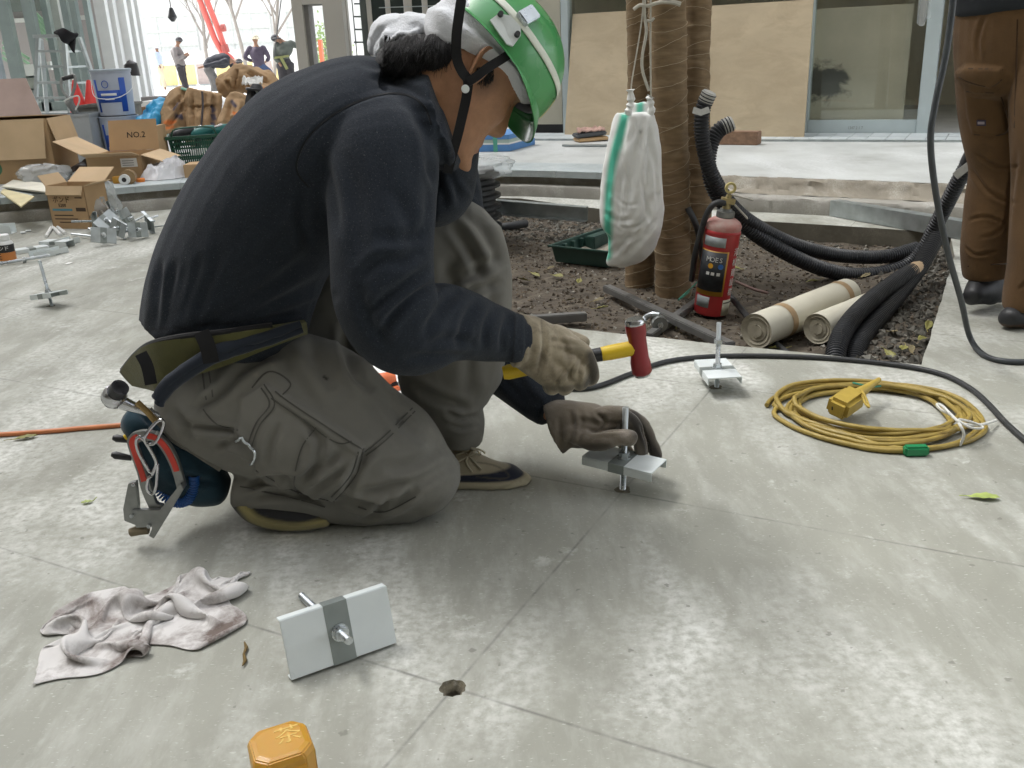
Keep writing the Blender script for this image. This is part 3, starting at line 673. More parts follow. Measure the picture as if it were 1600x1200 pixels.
# ================================================================== THE KNEELING WORKER
# --- head in its own frame: x to the face, y to his left, z to the crown; origin at the ear
HEAD_O = aty(722, 121, 1.625)
HM = Matrix.Translation(HEAD_O) @ Matrix.Rotation(math.radians(20), 4, 'Z') @ Matrix.Rotation(math.radians(49), 4, 'Y') @ Matrix.Rotation(math.radians(0), 4, 'X')
def head_mesh():
    zs = np.array([-.128,-.122,-.112,-.098,-.08,-.06,-.045,-.03,-.012,.008,.03,.05,.07,.09,.108,.122,.131,.135])
    fr = np.array([ .080, .101, .110, .109, .100, .098, .095, .093, .092, .092,.093,.098,.098,.09,.073,.048,.022,.004])
    bk = np.array([ .030, .020, .005,-.012,-.035,-.055,-.066,-.074,-.083,-.09,-.095,-.098,-.097,-.09,-.075,-.052,-.026,-.008])
    wd = np.array([ .022, .034, .043, .051, .058, .063, .066, .069, .0715,.073,.074,.0755,.0755,.071,.06,.043,.022,.006])
    ZZ = np.linspace(-.128, .135, 90); f = np.interp(ZZ, zs, fr); b = np.interp(ZZ, zs, bk); w = np.interp(ZZ, zs, wd)
    ker = np.hanning(9); ker /= ker.sum()
    f, b, w = [np.convolve(np.pad(a, 4, 'edge'), ker, 'valid') for a in (f, b, w)]
    n = 112; vs = []
    for z, F_, B, Wd in zip(ZZ, f, b, w):
        cx = .02 if z > -.03 else .02+(-.03-z)*.25
        for k in range(n):
            a = 2*math.pi*k/n; c, s_ = math.cos(a), math.sin(a)
            p_ = 2.25 if c > 0 else 2.0
            r = (abs(c)**p_+abs(s_)**p_)**(-1/p_)
            x = cx+r*c*((F_-cx) if c > 0 else (cx-B)); y = r*s_*Wd
            vs.append([x, y, z])
    V = np.array(vs); m = len(ZZ)
    zl = V[:, 2] < -.05; V[zl, 2] = -.05+(V[zl, 2]+.05)*.90
    F_ = [(i*n+k, i*n+(k+1) % n, (i+1)*n+(k+1) % n, (i+1)*n+k) for i in range(m-1) for k in range(n)]+[tuple(range(n))[::-1], tuple((m-1)*n+k for k in range(n))]
    x, y, z = V.T.copy(); fm = np.clip((x-.03)/.03, 0, 1); G = lambda v, c, s_: np.exp(-((v-c)/s_)**2)
    d = np.zeros(len(V))
    # nose: ridge growing to the tip, wings, nostril hollows
    ridge = np.interp(z, [-.040, -.034, -.026, -.014, .0, .02, .036, .046], [0, .004, .020, .031, .025, .014, .004, 0]); sig = np.interp(z, [-.034, -.015, .01, .04], [.0125, .0125, .0095, .008])
    d += ridge*np.exp(-(y/sig)**2); d += .009*(G(y, .0145, .0065)+G(y, -.0145, .0065))*G(z, -.024, .009)
    d -= .010*(G(y, .0075, .0042)+G(y, -.0075, .0042))*G(z, -.0335, .0038)
    # eye sockets, lids, brow
    for sgn in (1, -1):
        d -= .012*G(y, sgn*.033, .019)*G(z, .026, .013); d += .0095*G(y, sgn*.033, .0125)*G(z, .0235, .0085); d -= .0022*G(y, sgn*.033, .014)*G(z, .0335, .0022)
        d += .005*G(y, sgn*.032, .022)*G(z, .047, .009); d += .0065*G(y, sgn*.047, .019)*G(z, -.006, .019)
        d -= .0025*G(y, sgn*.026, .004)*G(z, -.04, .014)
    # lips, philtrum, chin
    d += .0085*G(z, -.0525, .0062)*np.exp(-(y/.019)**2)+.0095*G(z, -.0665, .0062)*np.exp(-(y/.017)**2); d -= .0065*G(z, -.0592, .0024)*np.exp(-(y/.025)**2)
    d -= .002*G(z, -.077, .007)*np.exp(-(y/.02)**2); d += .008*G(z, -.098, .014)*np.exp(-(y/.02)**2)
    V[:, 0] += d*fm
    # jaw line and cheek hollow
    V[:, 1] *= 1-.05*G(z, -.05, .03)*np.clip(x/.05, 0, 1)
    return V, F_, dict(lip=np.clip((G(z, -.0525, .006)+G(z, -.0665, .006))*np.exp(-(y/.022)**4)*1.1, 0, .85)*fm, lash=np.clip((G(y, .033, .014)+G(y, -.033, .014))*G(z, .0195, .0022)*1.2+(G(y, .034, .018)+G(y, -.034, .018))*G(z, .0495, .005)*.9, 0, 1)*fm)
hv, hf, hatt = head_mesh()
Hn = np.array(HM); hvw = hv@Hn[:3, :3].T+Hn[:3, 3]
def hp(x, y, z): return HM @ Vector((x, y, z))
HX = Vector(Hn[:3, 0]); HY = Vector(Hn[:3, 1]); HZ = Vector(Hn[:3, 2])
# --- body under the clothes, continuous with neck, arms and legs
RS = aty(588, 215, 1.52); RE = aty(606, 492, 1.45); RW = aty(822, 532, 1.63)
LS = aty(640, 235, 1.86); LE = aty(690, 480, 1.93); LW = aty(868, 648, 1.745)
SH = lambda p, r, up=(0, -1, .3): (Vector(p), r, r, Vector(up))
NECK = aty(632, 165, 1.66)
body_parts = [([tuple(p) for p in hvw], hf),
    limb([SH(hp(-.020, 0, .0), .05), SH(hp(-.022, 0, -.05), .052), SH(aty(672, 172, 1.655), .054), SH(aty(640, 186, 1.665), .058), SH(aty(600, 205, 1.67), .06)]),
    limb([SH(aty(330, 580, 1.70), .07), SH(aty(380, 430, 1.68), .09), SH(aty(490, 280, 1.67), .10), SH(aty(580, 215, 1.67), .06)]),
    limb([SH(aty(540, 190, 1.64), .06), SH(RS, .05), SH(RS.lerp(RE, .5), .042), SH(RE, .036), SH(RE.lerp(RW, .4), .034), SH(RW, .024), SH(RW+(RW-RE).normalized()*.02, .022)]),
    limb([SH(aty(570, 200, 1.72), .06), SH(aty(655,260,1.86), .05), SH(aty(690,350,1.91), .042), SH(aty(705,450,1.93), .036), SH(aty(745,535,1.90), .032), SH(aty(810,595,1.83), .026), SH(aty(858,638,1.762), .0225), SH(aty(885, 662, 1.735), .021)]),
    limb([SH(aty(345, 620, 1.66), .07), SH(aty(500, 660, 1.63), .065), SH(aty(640, 738, 1.63), .045), SH(aty(540, 768, 1.62), .032), SH(aty(430, 768, 1.62), .026)]),
    limb([SH(aty(400, 570, 1.80), .07), SH(aty(570, 470, 1.83), .065), SH(aty(725, 390, 1.83), .045), SH(aty(708, 530, 1.80), .042), SH(aty(718, 690, 1.77), .03)])]
body = Skin(body_parts, .0042, 2)
def local_attr(sk, fn):
    L = (sk.V-Hn[:3, 3])@Hn[:3, :3]; return fn(*L.T)
from mathutils.kdtree import KDTree
kd = KDTree(len(hvw)); [kd.insert(p, i) for i, p in enumerate(hvw)]; kd.balance()
Lc = (body.V-Hn[:3, 3])@Hn[:3, :3]
near = [i for i in range(len(body.V)) if abs(Lc[i, 0]) < .16 and abs(Lc[i, 1]) < .1 and abs(Lc[i, 2]) < .15]
for k_ in ('lip', 'lash'): body.att[k_] = np.zeros(len(body.V))
for i in near:
    co, j, dd = kd.find(body.V[i])
    if dd < .012:
        for k_ in ('lip', 'lash'): body.att[k_][i] = hatt[k_][j]
body.att['shade_hair'] = local_attr(body, lambda x, y, z: np.clip(1-np.hypot((x-.022)/.020, (z-.008)/.032), 0, 1)*.5*(y < -.04))
worker = body.build('person', m_skin, loc=aty(560, 800, 1.66)*1.0)
tag(worker, 'kneeling person in green helmet, charcoal sweater and grey work trousers hammering an anchor bolt', 'person')
# ear
mb = MB()
EX = lambda x, z, y: hp(x-.004, -.0715-y, z+.016)
ES = 1.0
ear_out = [(.012,-.03),(.000,-.034),(-.010,-.026),(-.017,-.01),(-.024,.008),(-.026,.024),(-.018,.034),(-.004,.036),(.008,.029),(.012,.016)]
ring0 = [EX(x*.8+.0, z*.8, -.006) for x, z in ear_out]; ring1 = [EX(x, z, .010-.42*min(0, x)) for x, z in ear_out]; ring2 = [EX(x*.84-.001, z*.86+.001, .012-.42*min(0, x)) for x, z in ear_out]
ring3 = [EX(x*.70+.001, z*.72, .003-.25*min(0, x)) for x, z in ear_out]; ring4 = [EX(x*.38+.002, z*.42-.004, -.008) for x, z in ear_out]
n = len(ear_out); rr = [ring0, ring1, ring2, ring3, ring4]
mb.add([p for r in rr for p in r], [(j*n+i, j*n+(i+1) % n, (j+1)*n+(i+1) % n, (j+1)*n+i) for j in range(4) for i in range(n)]+[tuple(4*n+i for i in range(n))])
ear = mb.build('ear', m_skin, worker, smooth=True, world=True)
sm_ = ear.modifiers.new('s', 'SUBSURF'); sm_.levels = sm_.render_levels = 2

# --- trousers
tr_parts = [
    limb([T(292, 655, 1.70, 44, .09), T(330, 630, 1.685, 86, .145), T(390, 632, 1.66, 110, .15), T(470, 642, 1.63, 121, .12), T(562, 690, 1.62, 101, .104), T(620, 722, 1.62, 92, .096), T(668, 750, 1.62, 62, .08)], cap1=.8),
    limb([T(640, 768, 1.625, 50, .07), T(560, 778, 1.62, 44, .065), T(470, 770, 1.615, 40, .06), T(415, 764, 1.615, 39, .058), T(372, 756, 1.615, 38, .056)], cap0=.8, cap1=.1),
    limb([T(360, 610, 1.78, 95, .12), T(470, 545, 1.82, 92, .10), T(580, 455, 1.83, 88, .096), T(680, 397, 1.835, 90, .088), T(735, 367, 1.83, 58, .074)], cap1=.75),
    limb([T(738, 372, 1.83, 52, .07), T(730, 430, 1.82, 72, .08), T(716, 510, 1.80, 82, .084), T(702, 590, 1.785, 82, .082), T(706, 640, 1.775, 56, .07), T(717, 666, 1.772, 40, .06), T(719, 690, 1.772, 33, .052)], cap0=.8, cap1=.1)]
tr = Skin(tr_parts, .0046, 4)
tr.rough(.0035, 9, 3, (1, .7, 1.2)); tr.refresh()
cr = tr.crease
# pockets, flaps and folds of the near thigh
k = tr.raise_([(414,600),(470,632),(530,672),(566,700),(556,742),(522,782),(462,766),(400,735),(396,690),(404,662),(424,632)], .007, 2.0)
tr.raise_([(377,622),(412,601),(429,632),(406,663),(395,695),(399,722),(350,700),(373,660)], .006, 1.6)
tr.raise_([(414,598),(470,630),(530,668),(568,698),(560,712),(524,688),(466,650),(424,622)], .005, 1.4)
tr.raise_([(303,578),(331,575),(336,622),(314,628)], .005, 1.5)
tr.raise_([(394,606),(421,580),(454,599),(441,622),(428,612)], .0018, 1.0)
for ln, w, d in (([(470,655),(500,690),(490,730),(470,760)], 7, .006), ([(535,705),(500,728),(462,752)], 7, .007), ([(548,722),(510,748),(478,764)], 6, .006), ([(440,660),(425,690),(420,725)], 6, .005),
                 ([(590,700),(562,722),(540,770)], 7, .007), ([(655,765),(620,786),(585,802)], 6, .008), ([(600,790),(560,788),(530,776)], 6, .010), ([(640,750),(600,765),(560,772)], 7, .006), ([(612,775),(590,800),(560,812)], 5, .007),
                 ([(543,500),(543,540),(556,580),(585,610)], 9, .010), ([(480,530),(500,570),(520,610)], 12, .006), ([(430,540),(460,590),(500,640)], 12, .005), ([(350,600),(390,570),(440,545)], 8, .006), ([(300,640),(330,625),(370,590)], 7, .007),
                 ([(285,660),(315,668),(360,674),(372,690)], 5, .008), ([(330,700),(365,690),(392,700)], 6, .006), ([(270,640),(290,665),(300,690)], 6, .007), ([(600,620),(640,670),(690,700)], 10, .004), ([(690,690),(660,720),(600,735)], 10, .005), ([(706,720),(670,745),(620,770)], 9, .006),
                 ([(385,765),(420,745),(470,745)], 6, .006), ([(380,785),(430,772),(500,780)], 6, .006), ([(440,740),(460,760),(505,790)], 6, .007),
                 # far leg
                 ([(720,330),(755,360),(785,420)], 8, .007), ([(705,350),(735,390),(755,440)], 8, .008), ([(700,440),(735,430),(785,400)], 8, .008), ([(700,470),(740,455),(788,440)], 7, .006), ([(700,400),(706,470),(700,560)], 10, .007),
                 ([(740,470),(738,540),(730,620)], 11, .006), ([(640,600),(680,620),(735,640)], 7, .007), ([(695,640),(720,655),(750,650)], 5, .007), ([(700,662),(722,668),(745,662)], 4, .006), ([(560,560),(590,540),(640,530)], 9, .006), ([(770,430),(765,510),(755,600)], 9, .005)):
    cr(ln, w, d*1.35)
SEAMS = []
for ln in ([(430,612),(466,638),(524,676),(562,700),(568,706)], [(424,622),(466,650),(522,690),(549,690)], [(568,700),(557,742),(524,780)], [(560,706),(548,742),(518,776)], [(413,601),(430,632),(406,663),(394,696)], [(408,606),(422,632),(400,662),(388,694)],
           [(494,668),(471,700),(460,752),(466,772)], [(644,638),(602,680),(570,706)], [(648,643),(606,685),(572,712)], [(394,606),(421,580),(454,599),(438,620)], [(304,578),(331,575)], [(316,578),(322,624)], [(326,576),(332,620)], [(318,640),(338,662),(372,672)], [(400,735),(462,768),(522,784)],
           [(560,792),(600,800),(650,776)], [(375,760),(430,772),(508,792)]):
    SEAMS.append(ln)
tr.mark('worn', [(400,586),(402,588)], 3, 1.2); tr.mark('worn', [(416,566),(428,572)], 1.2, .8); tr.mark('seam', [(508,586),(512,590)], 2.2, 1)
tr.refresh(); V = tr.V; tr.V = relax(V, tr.F, np.full(len(V), .35), 1)
trousers = tr.build('trousers', m_trous, worker)
mb = MB(); c0 = aty(386, 700, 1.50)
# --- sweater
sw_parts = [
    limb([T(352, 508, 1.69, 128, .15), T(358, 474, 1.685, 127, .155), T(385, 400, 1.68, 127, .16), T(432, 318, 1.67, 128, .175), T(505, 236, 1.665, 126, .19), T(562, 190, 1.66, 100, .185), T(608, 192, 1.66, 90, .13), T(645, 194, 1.645, 86, .118), T(678, 185, 1.630, 82, .124), T(698, 179, 1.628, 80, .120), T(708, 176, 1.626, 79, .118)], cap1=.01, cap0=.1),
    limb([T(560, 205, 1.60, 60, .09), T(592, 235, 1.53, 88, .085), T(596, 320, 1.49, 88, .078), T(597, 400, 1.46, 82, .072), T(604, 470, 1.455, 80, .07), T(640, 512, 1.475, 76, .07), T(705, 506, 1.53, 62, .06), T(765, 520, 1.59, 47, .05), T(812, 530, 1.625, 37, .042)], cap0=.9, cap1=.1),
    limb([T(600, 215, 1.76, 70, .1), T(655, 260, 1.86, 85, .085), T(690, 350, 1.91, 70, .075), T(705, 450, 1.93, 62, .07), T(745, 535, 1.90, 50, .06), T(810, 595, 1.83, 40, .05), T(862, 640, 1.76, 31, .042)], cap0=.9, cap1=.05),
    limb([T(640, 290, 1.72, 60, .1), T(690, 300, 1.70, 50, .1), T(705, 220, 1.68, 45, .09)])]
sw = Skin(sw_parts, .0050, 5); sw.refresh()
sw.rough(.004, 7, 11, (1, 1, .8)); sw.refresh(); sw.rough(.0016, 24, 3, (1, 1, .6)); sw.refresh(); cr = sw.crease
for ln, w, d in (([(252,405),(246,460),(238,524)], 6, .009), ([(276,405),(264,455),(250,524)], 7, .010), ([(292,410),(276,465),(262,520)], 7, .008), ([(318,395),(295,460),(276,518)], 8, .007), ([(350,380),(320,455),(300,512)], 9, .006),
                 ([(500,390),(430,440),(340,500),(270,528)], 10, .006), ([(470,330),(420,400),(350,470)], 14, .005), ([(520,430),(440,470),(350,515)], 9, .007), ([(530,460),(480,480),(400,505)], 7, .007), ([(480,290),(470,340),(490,400)], 9, .008), ([(466,270),(440,320),(400,360)], 14, .004),
                 ([(482,292),(463,264),(474,226),(500,195),(545,165),(600,147),(640,150),(664,168)], 2.6, .0028),
                 ([(500,240),(520,300),(528,370)], 9, .006), ([(640,165),(664,205),(672,262),(660,330)], 9, .007), ([(690,235),(678,300),(655,380)], 8, .007), ([(540,235),(560,330),(560,420)], 13, .004),
                 ([(672,418),(640,440),(596,470),(570,500)], 8, .011), ([(692,440),(655,458),(615,492),(590,530)], 7, .011), ([(662,392),(630,405),(590,410),(560,440)], 9, .008), ([(720,452),(690,480),(660,530)], 8, .009), ([(748,466),(728,500),(716,548)], 7, .008), ([(775,478),(760,508),(755,548)], 6, .007), ([(796,490),(786,520),(784,552)], 5, .006),
                 ([(680,360),(640,372),(580,370)], 10, .005), ([(660,545),(700,530),(750,540)], 8, .006), ([(630,560),(680,556),(740,556)], 7, .006), ([(560,440),(575,500),(610,545)], 9, .007), ([(610,290),(640,350),(646,400)], 12, .005),
                 ([(690,260),(712,290),(722,320)], 7, .009), ([(668,250),(690,290),(694,330)], 7, .009), ([(712,270),(735,292),(752,312)], 5, .006), ([(650,170),(670,175),(684,200),(690,250)], 7, .006),
                 ([(575,120),(630,132),(672,160)], 6, .006), ([(560,100),(612,112),(660,130)], 5, .004), ([(770,575),(800,605),(840,650)], 7, .007), ([(800,580),(825,615),(850,640)], 6, .006)):
    cr(ln, w, d*.9, .32)
sw.mark('seam', [(690,140),(700,200),(704,262)], 1.6, .7); sw.mark('seam', [(802,496),(800,560)], 1.4, .6); sw.mark('seam', [(846,625),(842,662)], 1.2, .5); sw.mark('seam', [(230,516),(330,508),(470,490)], 1.4, .6)
# stand-up collar edge and cuffs stand proud
sw.raise_([(684,128),(698,130),(712,262),(698,268)], .004, 1.5); sw.raise_([(799,490),(818,492),(818,566),(797,566)], .004, 1.4)
sw.refresh(); sw.V = relax(sw.V, sw.F, np.full(len(sw.V), .35), 1)
sweater = sw.build('sweater', m_sweat, worker)
from mathutils.bvhtree import BVHTree
def bvh(V, F): return BVHTree.FromPolygons([tuple(p) for p in V], F)
B_TR = bvh(tr.V, tr.F); B_SW = bvh(sw.V, sw.F); B_HD = bvh(hvw, hf)
def on(bs, u, v, off=.004, y=1.6):
    best = None; d = ray(u, v).normalized()
    for b_ in bs:
        h = b_.ray_cast(CAMP, d)
        if h[0] is not None and (best is None or h[3] < best[3]): best = h
    if best is None: p = aty(u, v, y); return p, -d
    n = best[1]; n = n if n.dot(d) < 0 else -n
    return best[0]+n*off, n
def ribbon(mb, pts, nrm, w, th, mi=None):
    """a flat strap: path points with the outward direction at each"""
    m = len(pts); vs = []
    for i in range(m):
        t = (pts[min(i+1, m-1)]-pts[max(i-1, 0)]).normalized(); n = (nrm[i]-t*nrm[i].dot(t)).normalized(); s_ = t.cross(n); ww = w[i] if hasattr(w, '__len__') else w
        for (a, b) in ((-1,-1),(1,-1),(1,1),(-1,1)): vs.append(pts[i]+s_*(a*ww/2)+n*(b*th/2))
    fs = [(i*4+k, i*4+(k+1) % 4, (i+1)*4+(k+1) % 4, (i+1)*4+k) for i in range(m-1) for k in range(4)]+[(3,2,1,0), tuple((m-1)*4+k for k in range(4))]
    mb.add(vs, fs, mi)
def px_ribbon(name, mat, line, w, th, parent, bs, off=.004, k=5, y=1.6):
    L = smooth_line(line, k); P = [on(bs, u, v, off, y) for u, v in L]; mb = MB()
    pts = [p for p, n in P]; ns = [n for p, n in P]
    for _ in range(2): pts = [pts[0]]+[(pts[i-1]+pts[i]*2+pts[i+1])/4 for i in range(1, len(pts)-1)]+[pts[-1]]; ns = [ns[0]]+[(ns[i-1]+ns[i]*2+ns[i+1]).normalized() for i in range(1, len(ns)-1)]+[ns[-1]]
    ribbon(mb, pts, ns, w, th); return mb.build(name, mat, parent, smooth=True, world=True)
m_seam = fabric_mat('twill seam', (.085, .083, .074), 1500, .2, 20, .9, .3); m_sseam = fabric_mat('fleece seam', (.008, .009, .011), 900, .2, 20, .95, .3)
for ln in SEAMS: px_ribbon('seam', m_seam, ln, .0026, .0014, trousers, [B_TR], .0009, 8)
px_ribbon('seam', m_sseam, [(482,292),(463,264),(474,226),(500,195),(545,165),(600,147),(640,150),(664,168),(674,195)], .0032, .001, sweater, [B_SW], .0008, 8)
# buckle ring on the pocket tab
P = [on([B_TR], u, v, .006)[0] for u, v in smooth_line([(372,686),(378,684),(392,694),(401,706),(400,716),(394,723)], 4)]
mb = MB(); mb.tube(P, .0022, 8); mb.build('tab_ring', zinc, worker, smooth=True, world=True)
# --- belt, rolled hem
def strip(name, mat, up, lo, th, parent, ny=5, bulge=.001):
    U = [Vector(p) for p in spline(up, 8)]; Lw = [Vector(p) for p in spline(lo, 8)]; m = len(U); mb = MB(); vs = []
    for side in (0, 1):
        for i in range(m):
            t = (U[min(i+1, m-1)]-U[max(i-1, 0)]).normalized(); dn = Lw[i]-U[i]; n = t.cross(dn).normalized(); n = n if n.dot(CAMP-U[i]) > 0 else -n
            for j in range(ny):
                f = j/(ny-1); vs.append(U[i]+dn*f+n*((th if side == 0 else 0)+bulge*math.sin(math.pi*f)*(side == 0)))
    fs = []
    for i in range(m-1):
        for j in range(ny-1): a = i*ny+j; fs += [(a, a+1, a+ny+1, a+ny), (m*ny+a, m*ny+a+ny, m*ny+a+ny+1, m*ny+a+1)]
        for j in (0, ny-1): a = i*ny+j; fs.append((a, a+ny, m*ny+a+ny, m*ny+a))
    for i in (0, m-1):
        for j in range(ny-1): a = i*ny+j; fs.append((a, a+1, m*ny+a+1, m*ny+a))
    mb.add(vs, fs); return mb.build(name, mat, parent, smooth=True, world=True)
def onp(u, v, off=.01, y=1.6): return on([B_TR, B_SW], u, v, off, y)[0]
belt_up = [aty(192, 578, 1.64), aty(214, 552, 1.59), onp(250, 531, .016), onp(292, 520, .014), onp(345, 516, .012), onp(420, 506, .010), onp(470, 498, .006)]
belt_lo = [aty(212, 600, 1.63), aty(236, 606, 1.58), onp(268, 612, .018), onp(304, 592, .018), onp(352, 560, .014), onp(425, 532, .010), onp(472, 516, .006)]
belt = strip('work_belt', m_olive, belt_up, belt_lo, .008, worker)
mb = MB(); mb.tube([p+(CAMP-p).normalized()*.004 for p in spline(belt_up[:6], 6)], .0055, 8); mb.build('belt_edge', m_strap, belt, smooth=True, world=True)
for uu, ww in ((224, .02), (318, .026)):
    mb = MB(); a = [Vector(p) for p in spline([aty(uu-4, 552-(uu-224)*.36, 1.50), aty(uu+6, 572-(uu-224)*.34, 1.497), aty(uu+12, 600-(uu-224)*.36, 1.50)], 4)]; ribbon(mb, a, [(CAMP-a[0]).normalized()]*9, ww, .004); mb.build('belt_loop', m_strap, belt, smooth=True, world=True)
mb = MB(); a = [onp(239,546,.052), onp(252,570,.054), onp(262,598,.05)]; ribbon(mb, [Vector(p) for p in spline(a, 4)], [(CAMP-a[0]).normalized()]*9, .022, .004); mb.build('belt_strap', m_strap, belt, smooth=True, world=True)
mb = MB(); p = onp(244, 588, .058); mb.lathe([(.003,0),(.008,0),(.008,.004),(.003,.004)], 10); 
for i in range(len(mb.v)): mb.v[i] = p+(frame(p, (1,0,0), (0,.3,1)).to_3x3() @ mb.v[i])
mb.build('belt_rivet', zinc, belt, world=True)
for dx, rr_ in ((0, .0135), (9, .0115)):
    mb = MB(); L = [aty(u+dx*.3, v+dx, 1.497+.0004*max(0, u-300)) for u, v in smooth_line([(246,622),(260,600),(288,578),(330,552),(372,537),(420,524),(470,506)], 4)]
    mb.tube(L, [rr_*(.8+.25*noise.noise((i*.4, dx, 1)))*(1-.35*max(0, (i-16)/8)) for i in range(len(L))], 12); mb.build('rolled_hem', m_navyhem, sweater, smooth=True, world=True)
# --- hair at the nape and towel
hair = limb([T(614, 94, 1.68, 20, .06), T(632, 96, 1.675, 30, .08), T(660, 96, 1.65, 40, .092), T(690, 92, 1.635, 40, .090), T(712, 98, 1.62, 36, .082), T(726, 104, 1.61, 26, .066)])
hs_ = Skin([hair], .004, 3); hs_.rough(.009, 30, 5, (1, 1, 1)); hs_.refresh()
hair_o = hs_.build('hair', m_hair, worker); B_HR = bvh(hs_.V, hs_.F)
rnd = random.Random(11); mb = MB()
for k in range(900):
    u0 = rnd.uniform(598, 722); v0 = rnd.uniform(54, 84)+max(0, (u0-690))*.25
    dr = rnd.uniform(-.9, .25) if u0 < 690 else rnd.uniform(-.25, .25); ln = rnd.choice((rnd.uniform(20, 44), rnd.uniform(40, 78))); pts = []; cv = rnd.uniform(-.012, .012)
    for i in range(7):
        t = i/6; u = u0+dr*ln*t+cv*ln*ln*t*t*.5; v = v0+ln*t; p, n_ = on([B_HR], max(u, 600+rnd.uniform(0,4)), v, .0012+(.004 if k % 5 else .016)*t*rnd.random(), 1.64)
        if i and (p-pts[-1]).length > .03: break
        pts.append(p)
    if len(pts) > 2: mb.tube(pts, [.0008*(1-.8*i/(len(pts)-1)) for i in range(len(pts))], 4)
mb.build('hair_strands', m_hair, hair_o, smooth=True, world=True)
mb = MB()
for k in range(170):                                                # sideburn
    u0 = rnd.uniform(744, 772); v0 = rnd.uniform(104, 124); ln = rnd.uniform(8, 20)*(1-abs(u0-757)/24); pts = []
    if ln < 3: continue
    for i in range(5): pts.append(on([B_HD], u0+rnd.uniform(-.3,.1)*ln*i/4, v0+ln*i/4, .0008+.0008*rnd.random(), 1.55)[0])
    mb.tube(pts, [.0006*(1-.7*i/4) for i in range(5)], 4)
mb.build('sideburn', m_hair, hair_o, smooth=True, world=True)
zs_t = np.linspace(0, 1, 30); zz = np.array([-.03,-.012,.008,.03,.05,.07,.09,.108,.122,.131,.135]); frt = np.array([.093,.092,.092,.094,.100,.099,.092,.076,.052,.026,.004]); bkt = np.array([-.074,-.083,-.09,-.095,-.098,-.097,-.09,-.075,-.052,-.026,-.008]); wdt = np.array([.069,.0715,.073,.074,.0755,.0755,.071,.06,.043,.022,.006])
def towel_pt(a, s_):
    c, sn = math.cos(a), math.sin(a); edge = .036+.010*max(0, c)-.034*max(0, -c)+.004*math.sin(a*3)-.006*math.exp(-((c-.55)/.3)**2)
    z = edge+(.120-edge)*s_; x0 = np.interp(z, zz, frt); b0 = np.interp(z, zz, bkt); w0 = np.interp(z, zz, wdt); r = (abs(c)**2.2+abs(sn)**2.2)**(-1/2.2)
    th = .013*min(1, s_*9)**.5+.0045*math.sin(s_*17+c*3.5+1.0)*min(1, s_*5)+.004*noise.noise((c*3, sn*3, s_*6))+.0016*noise.noise((c*40, sn*40, s_*50))
    th *= max(0.0, 1-1.5*max(0, s_-.35)) if s_ > .35 else 1; th -= .004*max(0, s_-.6)
    x = .02+r*c*((x0-.02) if c > 0 else (.02-b0)); y = r*sn*w0; l = math.hypot(x-.02, y)+1e-6
    return hp(x+(x-.02)/l*th, y+y/l*th, z+th*.3)
mb = MB(); mb.grid(lambda i, j: towel_pt(i*2*math.pi, j), 150, 42, wrap=True); towel = mb.build('head_towel', m_towel, worker, smooth=True, world=True)
kn = Skin([limb([T(655, 44, 1.69, 16, .03), T(630, 40, 1.70, 17, .035), T(605, 44, 1.71, 20, .04), T(590, 60, 1.71, 16, .03), T(582, 82, 1.71, 8, .02)]), limb([T(650, 50, 1.66, 12, .02), T(620, 60, 1.67, 16, .03), T(598, 72, 1.68, 13, .025), T(588, 96, 1.68, 4, .01)]), limb([T(640, 34, 1.70, 14, .03), T(665, 42, 1.68, 18, .03), T(690, 52, 1.66, 14, .02)])], .004, 3)
for ln in ([(600,40),(590,60),(588,80)], [(625,44),(606,58),(598,78)], [(640,48),(625,62),(612,72)], [(655,36),(640,44),(622,46)]): kn.crease(ln, 4, .005)
kn.rough(.0016, 120, 2); kn.refresh(); kn.build('towel_knot', m_towel, towel)
# --- helmet
HC = Vector((.020, 0, .054)); HA, HB, HH = .120, .110, .118
HPM = HM @ Matrix.Translation(HC) @ Matrix.Rotation(math.radians(6), 4, 'Y') @ Matrix.Translation(-HC)
def hq(x, y, z): return HPM @ Vector((x, y, z))
def shell(a, s_, off=0):
    """a round the rim, s_ 0 at the rim to 1 at the crown"""
    ph = s_*math.pi/2; c = math.cos(ph)**.86; e = 1+off
    return hq(HC.x+(HA+off)*math.cos(a)*c, (HB+off)*math.sin(a)*c, HC.z+(HH+off)*math.sin(ph)**.94)
def brim(a, s_, off=0):
    c = math.cos(a); f = max(0, c); v = f**1.3
    dx = .005+.014*v; dz = -.004-.026*v
    return hq(HC.x+(HA+off+dx*s_)*math.cos(a)+.004*s_, (HB+off+(.006)*s_)*math.sin(a), HC.z+dz*s_**1.2)
mb = MB()
mb.grid(lambda i, j: shell(i*2*math.pi, j), 72, 22, wrap=True); mb.grid(lambda i, j: brim(i*2*math.pi, j), 72, 8, wrap=True)
mb.grid(lambda i, j: brim(i*2*math.pi, 1-j, -.0028) if j < .5 else shell(i*2*math.pi, (j-.5)*2, -.0028), 72, 28, wrap=True)
mb.grid(lambda i, j: brim(i*2*math.pi, 1, -.0028*j), 72, 2, wrap=True)
helmet = mb.build('helmet', m_green, worker, smooth=True, world=True)
mb = MB(); mb.grid(lambda i, j: shell(-2.75+i*2.9, .20+.075*(j)), 60, 3); 
mb2 = MB(); mb2.grid(lambda i, j: shell(-2.75+i*2.86, .205+.07*j+.03*max(0, math.cos(-2.75+i*2.86)), .0012), 60, 4); st_ = mb2.build('stripe', M('worn white tape', (.66, .69, .60), .6, 0, .1, 12, dirt=(.25, .3, .15), dirt_amt=.2, ds=30), helmet, smooth=True, world=True)
sol = st_.modifiers.new('s', 'SOLIDIFY'); sol.thickness = .0008; sol.offset = 1
